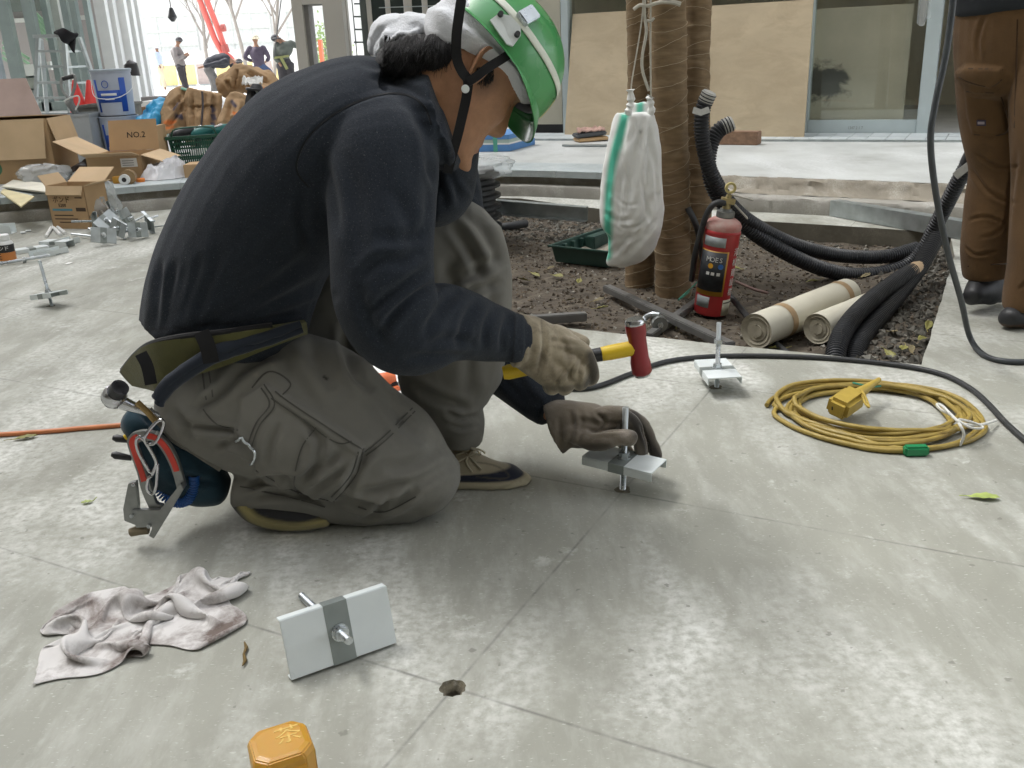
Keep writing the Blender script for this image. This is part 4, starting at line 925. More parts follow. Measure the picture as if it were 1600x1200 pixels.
for a0 in (-.35, .30):
    mb2 = MB(); mb2.grid(lambda i, j: shell(a0+.09*i, .02+.20*j, .0015), 4, 10); e_ = mb2.build('tape_patch', M('yellowed tape', (.55, .52, .12), .6), helmet, smooth=True, world=True); sol = e_.modifiers.new('s', 'SOLIDIFY'); sol.thickness = .0008; sol.offset = 1
# suspension harness inside
mb = MB(); mb.grid(lambda i, j: hq(HC.x+(.106)*math.cos(i*6.2832), .096*math.sin(i*6.2832), HC.z+.002+.03*j), 60, 3, wrap=True); hb_ = mb.build('head_band', M('grey harness plastic', (.14, .15, .18), .5), helmet, smooth=True, world=True)
sol = hb_.modifiers.new('s', 'SOLIDIFY'); sol.thickness = .0015
hm_ = helmet.data; B_HE = BVHTree.FromPolygons([tuple(v.co+origin_of(helmet)) for v in hm_.vertices], [tuple(p.vertices) for p in hm_.polygons])
# lamp bracket with two knobs and a clip
pl = [(765,34),(778,24),(796,27),(812,44),(812,58),(800,74),(790,70),(776,50)]
P = [on([B_HE], u, v, .002, 1.53) for u, v in pl]; nn_ = sum((n for p, n in P), Vector())/len(P); nn_.normalize()
mb = MB(); m = len(P); mb.add([p for p, n in P]+[p+nn_*.004 for p, n in P], [tuple(range(m)), tuple(range(m, 2*m))]+[(i, (i+1) % m, m+(i+1) % m, m+i) for i in range(m)])
brk = mb.build('lamp_bracket', M('white nylon plate', (.62, .66, .64), .4), helmet, world=True)
for u, v in ((781, 26), (806, 56)):
    p, n = on([B_HE], u, v, .005, 1.53); mb = MB(); mb.cyl(p, p+nn_*.007, .0048, 12, .004); mb.build('knob', blackp, brk, world=True) if False else mb.build('knob', blackp, helmet, smooth=True, world=True)
a, b = on([B_HE], 812, 34, .006, 1.54)[0], on([B_HE], 833, 22, .006, 1.56)[0]
mb = MB(); mb.bar(a, b, .024, .012, up=nn_); mb.build('clip', zinc, helmet, world=True, bevel=.002)
# chin strap
def strap(line, w=.0155):
    P = spline([aty(u, v, y) for u, v, y in line], 6); mb = MB(); ns = []
    for p in P:
        c_ = HEAD_O+HX*.02-HZ*.03; n = (p-c_); n = n-HZ*n.dot(HZ)*.6; ns.append((n.normalized()+Vector((0,-1.2,.2))).normalized())
    ribbon(mb, P, ns, w, .0018); return mb
mb = strap([(722,-8,1.525),(717,25,1.522),(713,60,1.522),(714,92,1.528),(722,112,1.533),(731,126,1.536),(729,150,1.537),(723,178,1.541),(715,212,1.541),(707,240,1.546),(699,270,1.565)]); cs = mb.build('chin_strap', m_strap, helmet, smooth=True, world=True)
mb = strap([(808,66,1.575),(800,80,1.552),(786,91,1.540),(762,106,1.533),(744,120,1.533),(731,128,1.534)], .014); mb.build('side_strap', m_strap, helmet, smooth=True, world=True)
mb = MB(); p = aty(727, 139, 1.533); n = (CAMP-p).normalized(); mb.cyl(p, p+n*.003, .0066, 18, .0058); mb.build('strap_button', M('white snap', (.7, .74, .72), .4), helmet, smooth=True, world=True)
# --- gloves
def chain(pts, r0, r1, n=16):
    """a finger: pixel/depth joints with tapering radius"""
    P = [aty(u, v, y) for u, v, y in pts]; m = len(P); return limb([(p, r0+(r1-r0)*i/(m-1), r0+(r1-r0)*i/(m-1), (p-CAMP).normalized()) for i, p in enumerate(P)], n, 5, .95, .95)
g1 = Skin([limb([T(806, 531, 1.620, 44, .040), T(822, 534, 1.624, 42, .038), T(842, 545, 1.628, 45, .030), T(872, 560, 1.630, 48, .026), T(892, 566, 1.632, 42, .022)], cap0=.05, cap1=.6),
    chain([(880,538,1.622),(908,545,1.615),(921,566,1.613),(926,590,1.628),(916,594,1.655)], .0145, .0125), chain([(870,556,1.615),(896,570,1.606),(908,590,1.610),(906,602,1.636),(896,590,1.66)], .015, .0125),
    chain([(858,568,1.614),(876,586,1.604),(886,602,1.612),(880,608,1.64),(872,592,1.66)], .0145, .012), chain([(846,574,1.616),(858,592,1.608),(864,606,1.617),(858,606,1.64),(854,592,1.655)], .0135, .0115),
    chain([(840,520,1.640),(868,518,1.655),(894,528,1.665),(912,536,1.655)], .016, .0125)], .0034, 3)
g1.rough(.0022, 40, 4); g1.refresh()
for ln, w, d in (([(846,500),(850,540),(840,585)], 4, .004), ([(868,515),(885,545),(890,575)], 4, .003), ([(905,558),(892,580),(888,600)], 3, .004), ([(884,576),(872,592),(868,604)], 3, .004), ([(915,555),(906,575),(904,598)], 3, .004), ([(830,500),(832,540),(826,570)], 4, .003), ([(855,530),(880,535),(905,540)], 4, .003)): g1.crease(ln, w, d)
g1.mark('dark_tone', [(925,556),(928,580),(920,602)], 9, .9); g1.mark('dark_tone', [(850,606),(880,608),(905,604)], 5, .6); g1.mark('seam', [(846,500),(850,540),(840,585)], 1.2, .4)  # darker tone on the curled index finger and lower edge
g1.refresh(); g1.build('glove', m_glove, worker)
g2 = Skin([limb([T(866, 668, 1.735, 44, .044), T(878, 664, 1.732, 40, .040), T(892, 662, 1.728, 37, .034), T(915, 665, 1.724, 37, .037), T(935, 667, 1.722, 34, .038), T(952, 668, 1.722, 25, .03)], cap0=.03, cap1=.7),
    chain([(892,676,1.700),(930,690,1.676),(962,684,1.664),(984,684,1.668)], .0205, .0165),
    chain([(930,652,1.712),(958,646,1.708),(984,656,1.712),(998,684,1.714),(1002,706,1.712)], .0175, .0135), chain([(930,652,1.735),(965,646,1.738),(1000,660,1.742),(1018,694,1.738),(1026,711,1.734)], .0175, .0130),
    chain([(925,656,1.755),(958,656,1.764),(990,674,1.768),(1006,704,1.762)], .0165, .0125), chain([(920,664,1.770),(948,672,1.782),(970,690,1.786),(984,708,1.782)], .014, .011)], .0034, 3)
g2.rough(.0022, 42, 9); g2.refresh()
for ln, w, d in (([(936,646),(945,660),(935,672)], 3.5, .004), ([(890,640),(896,670),(886,700)], 4, .004), ([(905,640),(910,662),(902,690)], 4, .003), ([(920,675),(950,672),(980,670)], 3, .004), ([(930,640),(938,652),(950,648)], 3, .003), ([(1000,662),(1010,690),(1014,712)], 2.5, .004), ([(900,655),(925,660),(940,668)], 4, .003), ([(872,650),(876,680),(872,706)], 4, .003)): g2.crease(ln, w, d)
g2.mark('dark_tone', [(990,650),(1010,690),(1026,716)], 12, .95); g2.mark('dark_tone', [(905,700),(950,698)], 5, .6); g2.mark('seam', [(936,646),(946,662),(930,674)], 1.2, .5)  # darker tone on the far fingers and lower palm
g2.refresh(); g2.build('glove', m_glove2, worker)
# --- shoes
m_shoe = fabric_mat('beige suede', (.36, .32, .23), 700, .12, 14, .9, .3, attr=[('navy', (.022, .026, .042)), ('sole', (.42, .385, .28)), ('seam', (.10, .085, .06))], dirt=(.22, .2, .15), dirt_amt=.3, ds=14)
m_shoe_d = fabric_mat('dark suede', (.03, .03, .032), 700, .2, 14, .9, .3, attr=[('sole', (.30, .26, .115)), ('seam', (.1, .09, .06))])
sh = Skin([limb([T(640, 742, 1.775, 26, .036), T(665, 738, 1.775, 36, .042), T(700, 733, 1.772, 42, .046), T(735, 741, 1.768, 36, .05), T(770, 749, 1.762, 30, .052), T(795, 752, 1.757, 28, .047), T(810, 755, 1.755, 21, .037)], cap0=.7, cap1=.9)], .0036, 3)
zw = sh.V[:, 2]; sh.V[:, 2] = np.where(zw < .004, .004+(zw-.004)*.02, zw)
sh.refresh()
xx = sh.P[:, 0]; h = sh.V[:, 2]
sh.att['sole'] = np.clip((.0165-h)/.003, 0, 1); sh.att['navy'] = np.clip((h-.017)/.003, 0, 1)*np.clip((.036-.004*np.clip((760-xx)/60, -1, 1)-h)/.003, 0, 1)
sh.V += sh.N*((.002*sh.att['sole'])[:, None]); sh.crease([(700,764),(760,768),(812,752)], 1.5, .003, fade=False); sh.crease([(712,735),(740,745),(770,738),(790,742)], 2, .002)
sh.mark('seam', [(745,722),(775,728),(795,742),(785,748),(745,745)], 1.2, .6); sh.mark('seam', [(706,773),(760,776),(814,760)], 1.2, .9)
sh.refresh(); shoe = sh.build('shoe', m_shoe, worker); B_SH = bvh(sh.V, sh.F)
for ln in ([(712,712),(724,708),(745,704),(750,712)], [(714,722),(728,716),(742,712)], [(722,705),(738,720),(752,734)], [(736,706),(728,722),(738,738)], [(728,700),(748,702),(758,708)]):
    L = [on([B_SH], u, v, .003, 1.72)[0] for u, v in smooth_line(ln, 4)]; mb = MB(); mb.tube(L, .0022, 6); mb.build('shoelace', M('lace', (.42, .38, .28), .9), shoe, smooth=True, world=True)
sh2 = Skin([limb([T(372, 778, 1.605, 16, .036), T(400, 795, 1.60, 24, .042), T(440, 806, 1.595, 24, .045), T(480, 810, 1.592, 20, .043), T(506, 814, 1.59, 12, .034)], cap0=.6, cap1=.9)], .0038, 3)
z2 = sh2.V[:, 2]; sh2.V[:, 2] = np.where(z2 < .003, .003+(z2-.003)*.02, z2); sh2.refresh()
sh2.mark('sole', [(380,792),(398,812),(430,823),(470,826),(518,814)], 8, 1.0); sh2.crease([(388,792),(410,807),(440,814),(480,816),(516,806)], 2, .003, fade=False)
sh2.refresh(); sh2.build('shoe', m_shoe_d, worker)
# ================================================================== WHAT HE HOLDS AND WEARS ON THE BELT
red_p = M('red paint', (.24, .018, .022), .38, 0, .12, 9, .05, 60, dirt=(.12, .03, .03), dirt_amt=.2, ds=25); yel_p = M('yellow grip', (.72, .50, .02), .45, 0, .06, 9, .08, 80); chrome = M('chrome tool steel', (.55, .56, .58), .22, 1.0, .1, 20, .03, 100); grey_t = M('grey tool steel', (.26, .27, .26), .42, .7, .18, 25, .08, 120, dirt=(.18, .16, .12), dirt_amt=.3, ds=40)
def thread(mb, a, b, r, pitch=.0022, n=12, mi=None):
    """a threaded rod as a ridged tube"""
    a, b = Vector(a), Vector(b); L = (b-a).length; k = max(4, int(L/pitch)*2); mb.tube([a.lerp(b, i/k) for i in range(k+1)], [r*(1.0 if i % 2 else .86) for i in range(k+1)], n, mi=mi)
def hexnut(mb, c, ax, r, h, mi=None):
    mb.tube([Vector(c)-Vector(ax)*h/2, Vector(c)+Vector(ax)*h/2], r, 6, mi=mi)
# hammer
hb, hh = aty(786, 583, 1.655), aty(994, 543, 1.665); hd = (hh-hb).normalized(); hup = (aty(997, 498, 1.665)-aty(990, 590, 1.665)); hup = (hup-hd*hup.dot(hd)).normalized()
ham = thing('hammer', 'club hammer with red head and yellow grip swung in the right glove', 'hammer', hh)
mb = MB(); mb.tube([hb+hd*t for t in (0, .01, .05, .10)], [.012, .0145, .0135, .0125], 14); mb.build('grip', yel_p, ham, smooth=True, world=True); mb = MB(); mb.tube([hb+hd*t for t in ((hh-hb).length-.066, (hh-hb).length-.05, (hh-hb).length-.004)], [.0135, .0145, .0145], 14); mb.build('grip', yel_p, ham, smooth=True, world=True)
mb = MB(); mb.tube([hb+hd*t for t in (.101, .14, (hh-hb).length-.067)], [.0125, .013, .0135], 14); mb.build('handle', blackp, ham, smooth=True, world=True)
mb = MB(); hc = hh+hd*.004; mb.tube([hc+hup*z for z in (-.054, -.050, -.030, -.02, .02, .030, .046)], [.0165, .0195, .0195, .0175, .0175, .0195, .0195], 10); mb.build('head', red_p, ham, smooth=True, world=True)
mb = MB(); mb.tube([hc+hup*z for z in (.0462, .052, .056)], [.0192, .0192, .0165], 10); mb.build('striking_face', chrome, ham, smooth=True, world=True); mb = MB(); mb.tube([hc+hup*z for z in (-.0585, -.0542)], [.015, .0165], 10); mb.build('striking_face', chrome, ham, smooth=True, world=True)
# anchors: a channel plate on a threaded rod
def plate_mesh(w=.165, d=.075, lip=.016, t=.0028):
    body = MB(); body.box(-w/2, -d/2, 0, w/2, d/2, t); body.box(-w/2, -d/2, -lip, w/2, -d/2+t, -.0002); body.box(-w/2, d/2-t, -lip, w/2, d/2, -.0002); return body
def make_anchor(name, label, cat, rod_up, rod_dn, w=.165, d=.075, band=.034, group=None, nut_hi=None, steel=None):
    r = thing(name, label, cat, (0,0,0), 0, group)
    plate_mesh(w, d).build('channel_plate', steel or wsteel, r, bevel=.0008)
    mb = MB(); mb.box(-band/2, -d/2-.0006, -.0162, band/2, d/2+.0006, .0034); mb.build('centre_band', dsteel, r)
    mb = MB(); thread(mb, (0,0,-rod_dn), (0,0,rod_up), .0064); mb.build('threaded_rod', zinc, r, smooth=True)
    mb = MB(); hexnut(mb, (0,0,.0105), (0,0,1), .0112, .010); mb.build('nut', zinc, r)
    mb = MB(); mb.cyl((0,0,.0036), (0,0,.0054), .0135, 18); mb.build('washer', zinc, r, smooth=True)
    if nut_hi: mb = MB(); hexnut(mb, (0,0,nut_hi), (0,0,1), .0112, .010); mb.build('nut', zinc, r)
    return r
def drill_dust(p, r, name='drilled_hole'):
    mb = MB(); mb.lathe([(.0, .0012), (.012, .0014), (r, .0002)], 18, (p.x, p.y, .0004)); return mb
a1 = make_anchor('anchor_bracket', 'channel plate anchor held upright on its rod under the left glove', 'bracket', .112, .088, .152, .074)
a1.location = HOLE2+Vector((0,0,.068)); a1.rotation_euler = (0, math.radians(2), math.radians(-33))
a2 = make_anchor('anchor_bracket', 'channel plate anchor standing in the slab in front of the fire extinguisher', 'bracket', .125, .07, .150, .086, .024, nut_hi=.075)
a2.location = HOLE3+Vector((0,0,.05)); a2.rotation_euler = (0, 0, math.radians(88))
a3 = make_anchor('anchor_bracket', 'channel plate anchor standing alone in the slab left of the kneeling worker', 'bracket', .125, .06, .125, .075, .03)
a3.location = HOLE4+Vector((0,0,.05)); a3.rotation_euler = (math.radians(-3), math.radians(-9), math.radians(-28))
a2.rotation_euler = (0, 0, math.radians(92))
for p in (HOLE2, HOLE3, HOLE4):
    mb = MB(); r_ = random.Random(p.x); mb.lathe([(.007, .0012), (.0125, .0014), (.017, .0003)], 18)
    for i, v in enumerate(mb.v): mb.v[i] = Vector((v.x*(1+.55*noise.noise((v.x*90, v.y*90, p.x))), v.y*(1+.55*noise.noise((v.x*90+5, v.y*90, p.x))), v.z))+p
    struct(mb, 'bolt_hole_rim', hole_m)
# anchor lying on its side in the foreground
a4 = make_anchor('anchor_bracket', 'channel plate anchor lying tilted on the slab beside the crumpled rag, rod pointing away', 'bracket', .045, .20, .165, .092, .036)
BLc, BRc = atz(463, 1060, 0), atz(608, 1008, 0); xr = (BRc-BLc).normalized(); tl = math.radians(12.6)
bk_ = Vector((-xr.y, xr.x, 0)); bk_ = bk_ if bk_.y > 0 else -bk_
yr = (Vector((0,0,1))*math.cos(tl)+bk_*math.sin(tl)).normalized(); zr = xr.cross(yr).normalized(); pc = (BLc+BRc)/2+yr*.0465+Vector((0, 0, .003))+zr*.006
a4.matrix_world = Matrix(((xr.x,yr.x,zr.x,pc.x),(xr.y,yr.y,zr.y,pc.y),(xr.z,yr.z,zr.z,pc.z),(0,0,0,1)))
# ---- belt tools
def bpt(u, v, y): return aty(u, v, y)
rw = thing('ratchet_wrench', 'chrome ratchet wrench with a black socket hung from the work belt', 'wrench', bpt(190, 618, 1.55))
a, b = bpt(172, 622, 1.55), bpt(250, 652, 1.56); mb = MB(); mb.tube([a, a.lerp(b, .3), a.lerp(b, .6), b], [.014, .012, .008, .0075], 12); mb.build('handle', chrome, rw, smooth=True, world=True)
ax = (bpt(192, 602, 1.535)-bpt(172, 632, 1.56)).normalized(); c_ = bpt(178, 620, 1.55)
mb = MB(); mb.tube([c_-ax*.012, c_-ax*.008, c_+ax*.010, c_+ax*.014], [.017, .0205, .0205, .017], 20); mb.build('head', chrome, rw, smooth=True, world=True)
mb = MB(); s0, s1 = c_+ax*.012, c_+ax*.032; mb.tube([s0, s1, s1, s1-ax*.016], [.0155, .0155, .0115, .0115], 20); mb.tube([c_-ax*.022, c_-ax*.012], [.011, .011], 16); mb.build('socket', blackp, rw, smooth=True, world=True)
# tool pouch with plier handles
tealf = fabric_mat('dark teal nylon', (.018, .045, .065), 700, .3, 18, .8, .4, dirt=(.06, .08, .09), dirt_amt=.25, ds=25)
tp = thing('tool_pouch', 'dark teal tool pouch hanging behind the worker with plier handles in it', 'pouch', bpt(270, 720, 1.62))
pk = Skin([limb([T(205, 655, 1.60, 22, .03), T(230, 672, 1.60, 36, .04), T(268, 712, 1.61, 55, .05), T(310, 748, 1.62, 44, .05), T(345, 766, 1.62, 26, .03)])], .005, 3); pk.rough(.005, 22, 3); pk.refresh()
for ln in ([(215,640),(240,670),(250,720)], [(240,650),(280,690),(310,700)], [(260,740),(300,750),(340,755)]): pk.crease(ln, 5, .008)
pk.refresh(); pk.build('bag', tealf, tp)
for (p_, q_) in (((176, 684), (206, 688)), ((174, 710), (206, 716))):
    a, b = bpt(*p_, 1.585), bpt(*q_, 1.59); mb = MB(); mb.tube([a, a.lerp(b, .2), a.lerp(b, .6), b], [.004, .0075, .0065, .005], 10); mb.build('plier_handle', blackp, tp, smooth=True, world=True)
a, b = bpt(196, 684, 1.575), bpt(212, 672, 1.58); mb = MB(); mb.tube([a, b], [.006, .007], 10); mb.build('yellow_handle', yel_p, tp, smooth=True, world=True)
mb = MB(); L = [bpt(u, v, 1.56) for u, v in smooth_line([(232,640),(262,672),(300,702),(346,732)], 5)]; ribbon(mb, L, [(CAMP-p).normalized() for p in L], .014, .004); mb.build('flap', m_trous, tp, smooth=True, world=True)
mb = MB(); mb.tube([bpt(u, v, 1.545) for u, v in ((214,628),(232,645),(246,662))], .006, 8); mb.build('hanger', M('brass clip', (.32, .22, .09), .4, .7), tp, smooth=True, world=True)
# safety hook with red marking
sh_ = thing('safety_hook', 'grey safety hook with red inlay resting on the slab below the belt', 'hook', bpt(235, 770, 1.56))
out = smooth_line([(258,792),(238,800),(222,770),(214,740),(204,712),(198,690),(206,678),(226,674),(248,680),(266,698),(278,722),(286,748),(289,762)], 4)
inn = smooth_line([(252,790),(243,785),(236,762),(228,738),(219,712),(214,696),(220,690),(231,689),(243,693),(255,708),(265,728),(272,748),(276,764)], 4)
def flat_band(name, mat, A, B, y0, th, parent, off=0, ya=None):
    mb = MB(); m = len(A); f = lambda i: y0 if ya is None else y0+(ya-y0)*i/(m-1)
    fr_ = [aty(*A[i], f(i)-off) for i in range(m)]+[aty(*B[i], f(i)-off) for i in range(m)]; d_ = Vector((0, th, 0)); bk = [p+d_ for p in fr_]
    fs = []
    for i in range(m-1): fs += [(i, i+1, m+i+1, m+i), (2*m+i, 3*m+i, 3*m+i+1, 2*m+i+1), (i, 2*m+i, 2*m+i+1, i+1), (m+i, m+i+1, 3*m+i+1, 3*m+i)]
    fs += [(0, m, 3*m, 2*m), (m-1, 3*m-1, 4*m-1, 2*m-1)]
    mb.add(fr_+bk, fs); return mb.build(name, mat, parent, world=True, bevel=.0006)
flat_band('hook_body', grey_t, out, inn, 1.545, .011, sh_)
mo = [((a[0]*.8+b[0]*.2), (a[1]*.8+b[1]*.2)) for a, b in zip(out, inn)]; mi_ = [((a[0]*.2+b[0]*.8), (a[1]*.2+b[1]*.8)) for a, b in zip(out, inn)]
redm = M('red marking', (.62, .05, .03), .5, 0, .1, 20, .05, 90)
flat_band('red_inlay', redm, mo[10:26], mi_[10:26], 1.545, .003, sh_, .0022); flat_band('red_inlay', redm, mo[28:43], mi_[28:43], 1.545, .003, sh_, .0022)
def poly_plate(name, mat, px, y0, th, parent):
    mb = MB(); P = [aty(u, v, y0) for u, v in px]; m = len(P); mb.add(P+[p+Vector((0, th, 0)) for p in P], [tuple(range(m)), tuple(range(m, 2*m))[::-1]]+[(i, (i+1) % m, m+(i+1) % m, m+i) for i in range(m)]); return mb.build(name, mat, parent, world=True, bevel=.001)
poly_plate('gate_lever', grey_t, [(200,756),(212,753),(216,790),(214,822),(194,814),(192,796)], 1.540, .012, sh_)
poly_plate('latch', grey_t, [(206,797),(250,797),(282,756),(287,764),(262,806),(240,842),(232,838),(238,824),(212,825)], 1.535, .010, sh_)
for u, v in ((209, 757), (206, 806), (233, 822), (246, 676)):
    p = aty(u, v, 1.532); mb = MB(); mb.cyl(p, p+Vector((0, -.004, .001)), .0035, 12); mb.build('rivet', zinc, sh_, smooth=True, world=True)
mb = MB(); mb.tube([aty(u, v, 1.545) for u, v in ((204,832),(218,828),(232,828))], [.008, .0095, .008], 12); mb.build('hook_tip', M('worn brown cap', (.17, .14, .09), .8), sh_, smooth=True, world=True)
# carabiners and coil cord
cb = thing('carabiner', 'pair of steel carabiners linking the safety hook to the belt', 'carabiner', bpt(236, 710, 1.53))
for L in ([(213,688),(222,684),(240,712),(244,726),(236,738),(226,724),(216,706)], [(226,684),(240,664),(252,656),(256,664),(244,690),(232,694)], [(238,742),(246,726),(244,760),(238,772),(230,764),(232,748)]):
    mb = MB(); mb.tube([aty(u, v, 1.527) for u, v in [(p.x, p.y) for p in spline([(x, y, 0) for x, y in L], 4, True)]], .003, 8, closed=True); mb.build('ring', chrome, cb, smooth=True, world=True)
coil = thing('coil_cord', 'bright blue spiral lanyard cord behind the safety hook', 'cord', bpt(290, 770, 1.57))
mid = spline([aty(u, v, 1.575) for u, v in ((238,742),(250,768),(272,784),(292,782),(302,762),(303,744))], 60); mb = MB(); H_ = []
for i, p in enumerate(mid):
    t = (mid[min(i+1, len(mid)-1)]-mid[max(i-1, 0)]).normalized(); n = t.cross(Vector((0,1,0))).normalized(); b2 = t.cross(n); a = i*.62; H_.append(p+(n*math.cos(a)+b2*math.sin(a))*.0085)
mb.tube(H_, .0022, 6); mb.build('spiral', M('blue cord', (.012, .075, .27), .4), coil, smooth=True, world=True)

# ================================================================== ON THE SLAB, FOREGROUND
# crumpled rag
def cloth(nu, nv, Lu, Lv, start, steps=220, floor=.003, seed=1, stiff=.9, grav=-.0011, lift=0):
    """a sheet with more cloth than ground, dropped and relaxed so that it buckles into folds"""
    X = np.array([[start(i/(nu-1), j/(nv-1)) for i in range(nu)] for j in range(nv)], float); Pv = X.copy(); du, dv = Lu/(nu-1), Lv/(nv-1)
    cons = [((0,1), du, 1), ((1,0), dv, 1), ((1,1), math.hypot(du, dv), .6), ((1,-1), math.hypot(du, dv), .6), ((0,4), 4*du, .30), ((4,0), 4*dv, .30), ((0,9), 9*du, .06), ((9,0), 9*dv, .06)]
    for s_ in range(steps):
        v = (X-Pv)*.90; Pv = X.copy(); X = X+v; X[..., 2] += grav
        for _ in range(5):
            for (a, b), L, k in cons:
                if b >= 0: A = (slice(0, nv-a), slice(0, nu-b)); B = (slice(a, nv), slice(b, nu))
                else: A = (slice(0, nv-a), slice(-b, nu)); B = (slice(a, nv), slice(0, nu+b))
                for ph in (0, 1):
                    d = X[B]-X[A]; l = np.linalg.norm(d, axis=2, keepdims=True)+1e-9; m = np.zeros(d.shape[:2]+(1,))
                    if a: m[((np.arange(d.shape[0])//a) % 2) == ph] = 1
                    else: m[:, ((np.arange(d.shape[1])//b) % 2) == ph] = 1
                    c = d*((l-L)/l*.5*k*stiff)*m; X[A] += c; X[B] -= c
            under = X[..., 2] < floor; X[..., 2] = np.maximum(X[..., 2], floor)
            X[..., :2] = np.where(under[..., None], X[..., :2]*.25+Pv[..., :2]*.75, X[..., :2])
    return X
def cloth_mesh(X, mb):
    nv, nu = X.shape[:2]; mb.add([tuple(p) for p in X.reshape(-1, 3)], [(j*nu+i, j*nu+i+1, (j+1)*nu+i+1, (j+1)*nu+i) for j in range(nv-1) for i in range(nu-1)])
RA, RB, RC_, RD = atz(85, 1052), atz(130, 950), atz(372, 912), atz(335, 985)
def rag_start(i, j):
    a = RA.lerp(RD, i); b = RB.lerp(RC_, i); w = noise.noise((i*5, j*4, 3)); p = a.lerp(b, j)+Vector((noise.noise((i*6, j*5, 11)), noise.noise((i*6, j*5, 23)), 0))*.022
    return (p.x, p.y, .006+.085*abs(noise.noise((i*2.6+j*2, j*3.4-i*1.5, 5)))*(.35+.65*math.sin(math.pi*min(1,max(0,j))))+.03*max(0, w)+.03*math.exp(-((i-.15)/.14)**2))
rc = atz(215, 985, 0)
Xr = cloth(88, 60, .41, .29, rag_start, 85, grav=-.0007); mb = MB(); cloth_mesh(Xr, mb)
ragm = fabric_mat('stained pale rag', (.62, .605, .59), 800, .06, 14, .95, .4, dirt=(.16, .125, .11), dirt_amt=.47, ds=11, sheen=.15)
rag = solo(mb, 'rag', ragm, 'crumpled grey stained rag lying on the slab at lower left', 'rag', rc, smooth=True)
so_ = rag.modifiers.new('s', 'SOLIDIFY'); so_.thickness = .002; so_.offset = 0
so_ = rag.modifiers.new('d', 'SUBSURF'); so_.levels = so_.render_levels = 1
# orange jar, upside-down faceted plastic bottle
jc = atz(452, 1252, 0); org = bpy.data.materials.new('orange plastic'); org.use_nodes = True; b_ = org.node_tree.nodes['Principled BSDF']; b_.inputs['Base Color'].default_value = (.66, .35, .04, 1); b_.inputs['Roughness'].default_value = .42; b_.inputs['Transmission Weight'].default_value = .3; b_.inputs['Subsurface Weight'].default_value = .6; b_.inputs['Coat Weight'].default_value = .05; b_.inputs['Subsurface Radius'].default_value = (.02, .01, .002)
jar = thing('plastic_bottle', 'orange plastic bottle standing upside down at the bottom edge', 'bottle', (jc.x, jc.y, 0), math.radians(24)); jar.scale = (1.1, 1.1, 1)
def oct_ring(hw, hd, c, z): return [(-hw+c,-hd,z),(hw-c,-hd,z),(hw,-hd+c,z),(hw,hd-c,z),(hw-c,hd,z),(-hw+c,hd,z),(-hw,hd-c,z),(-hw,-hd+c,z)]
mb = MB(); prof = [(.026,.026,.010,0),(.0325,.031,.012,.006),(.0325,.031,.012,.045),(.0325,.031,.012,.083),(.030,.0285,.012,.090),(.024,.023,.010,.0915)]
vs = [p for a in prof for p in oct_ring(*a)]; mb.add(vs, [(i*8+k, i*8+(k+1) % 8, (i+1)*8+(k+1) % 8, (i+1)*8+k) for i in range(5) for k in range(8)]+[tuple(range(8))[::-1], tuple(40+k for k in range(8))])
mb.build('body', org, jar, bevel=.0015)
mb = MB(); mb.box(-.0205, -.0316, .012, .0205, -.0312, .076); mb.build('label', M('orange label', (.68, .33, .03), .35, dirt=(.45, .45, .08), dirt_amt=.2, ds=60), jar)
mb = MB(); mb.box(.0327, -.018, .012, .0331, .018, .079); mb.build('label', M('amber label', (.50, .27, .03), .4), jar)
mb = MB(); mb.box(.0332, .008, .02, .0335, .0175, .078); mb.build('label_stripe', M('pink stripe', (.75, .22, .20), .4), jar)
text('あ', .034, M('pale green print', (.70, .74, .52), .5), jar, Matrix.Translation((-.004, -.0318, .056)) @ Matrix.Rotation(math.pi/2, 4, 'X'))
text('茶', .030, M('pale moulded print', (.64, .42, .10), .5), jar, Matrix.Translation((.010, .004, .0917)), 'lettering')
# leaves on the slab
def leaf_mesh(name, L, Wd, col, curl=.25):
    def f(i, j):
        t = i; w = Wd*math.sin(math.pi*min(1, t*1.02)**.8)*(1-.15*t)*.5+.0004; y = (j-.5)*2*w
        return Vector((L*(t-.5), y, .002+curl*L*.12*(2*t-1)**2+abs(y)*.45+.0012*math.sin(t*21)*abs(j-.5)*2))
    mb = MB(); mb.grid(f, 12, 5); mb.tube([(L*.47, 0, .004), (L*.60, .002, .006), (L*.70, .006, .007)], .0009, 5); me = mb.mesh(name, col, smooth=True); return me
lf_y = M('yellow green leaf', (.22, .21, .06), .6, 0, .2, 60, .1, 200, dirt=(.42, .34, .12), dirt_amt=.35, ds=60); lf_g = M('pale green leaf', (.36, .44, .12), .55, 0, .15, 60, .1, 200); lf_b = M('dry leaf', (.17, .14, .07), .7, 0, .25, 60, .1, 200)
def leaf(me, p, rz, label, tilt=(0, 0), group=None):
    o = bpy.data.objects.new('fallen_leaf', me); COL.objects.link(o); o.location = p; o.rotation_euler = (tilt[0], tilt[1], rz); tag(o, label, 'leaf', group)
    so = o.modifiers.new('s', 'SOLIDIFY'); so.thickness = .0004; return o
leaf(leaf_mesh('leaf', .062, .024, lf_g), atz(1535, 779, .001), math.radians(168), 'pale green leaf lying alone on the slab at the right edge')
leaf(leaf_mesh('leaf', .026, .012, lf_g), atz(137, 786, .001), math.radians(20), 'small green leaf on the slab left of the safety hook')
leaf(leaf_mesh('leaf', .062, .022, lf_y), atz(38, 686, .001), math.radians(200), 'yellow leaf on the slab under the orange hose')
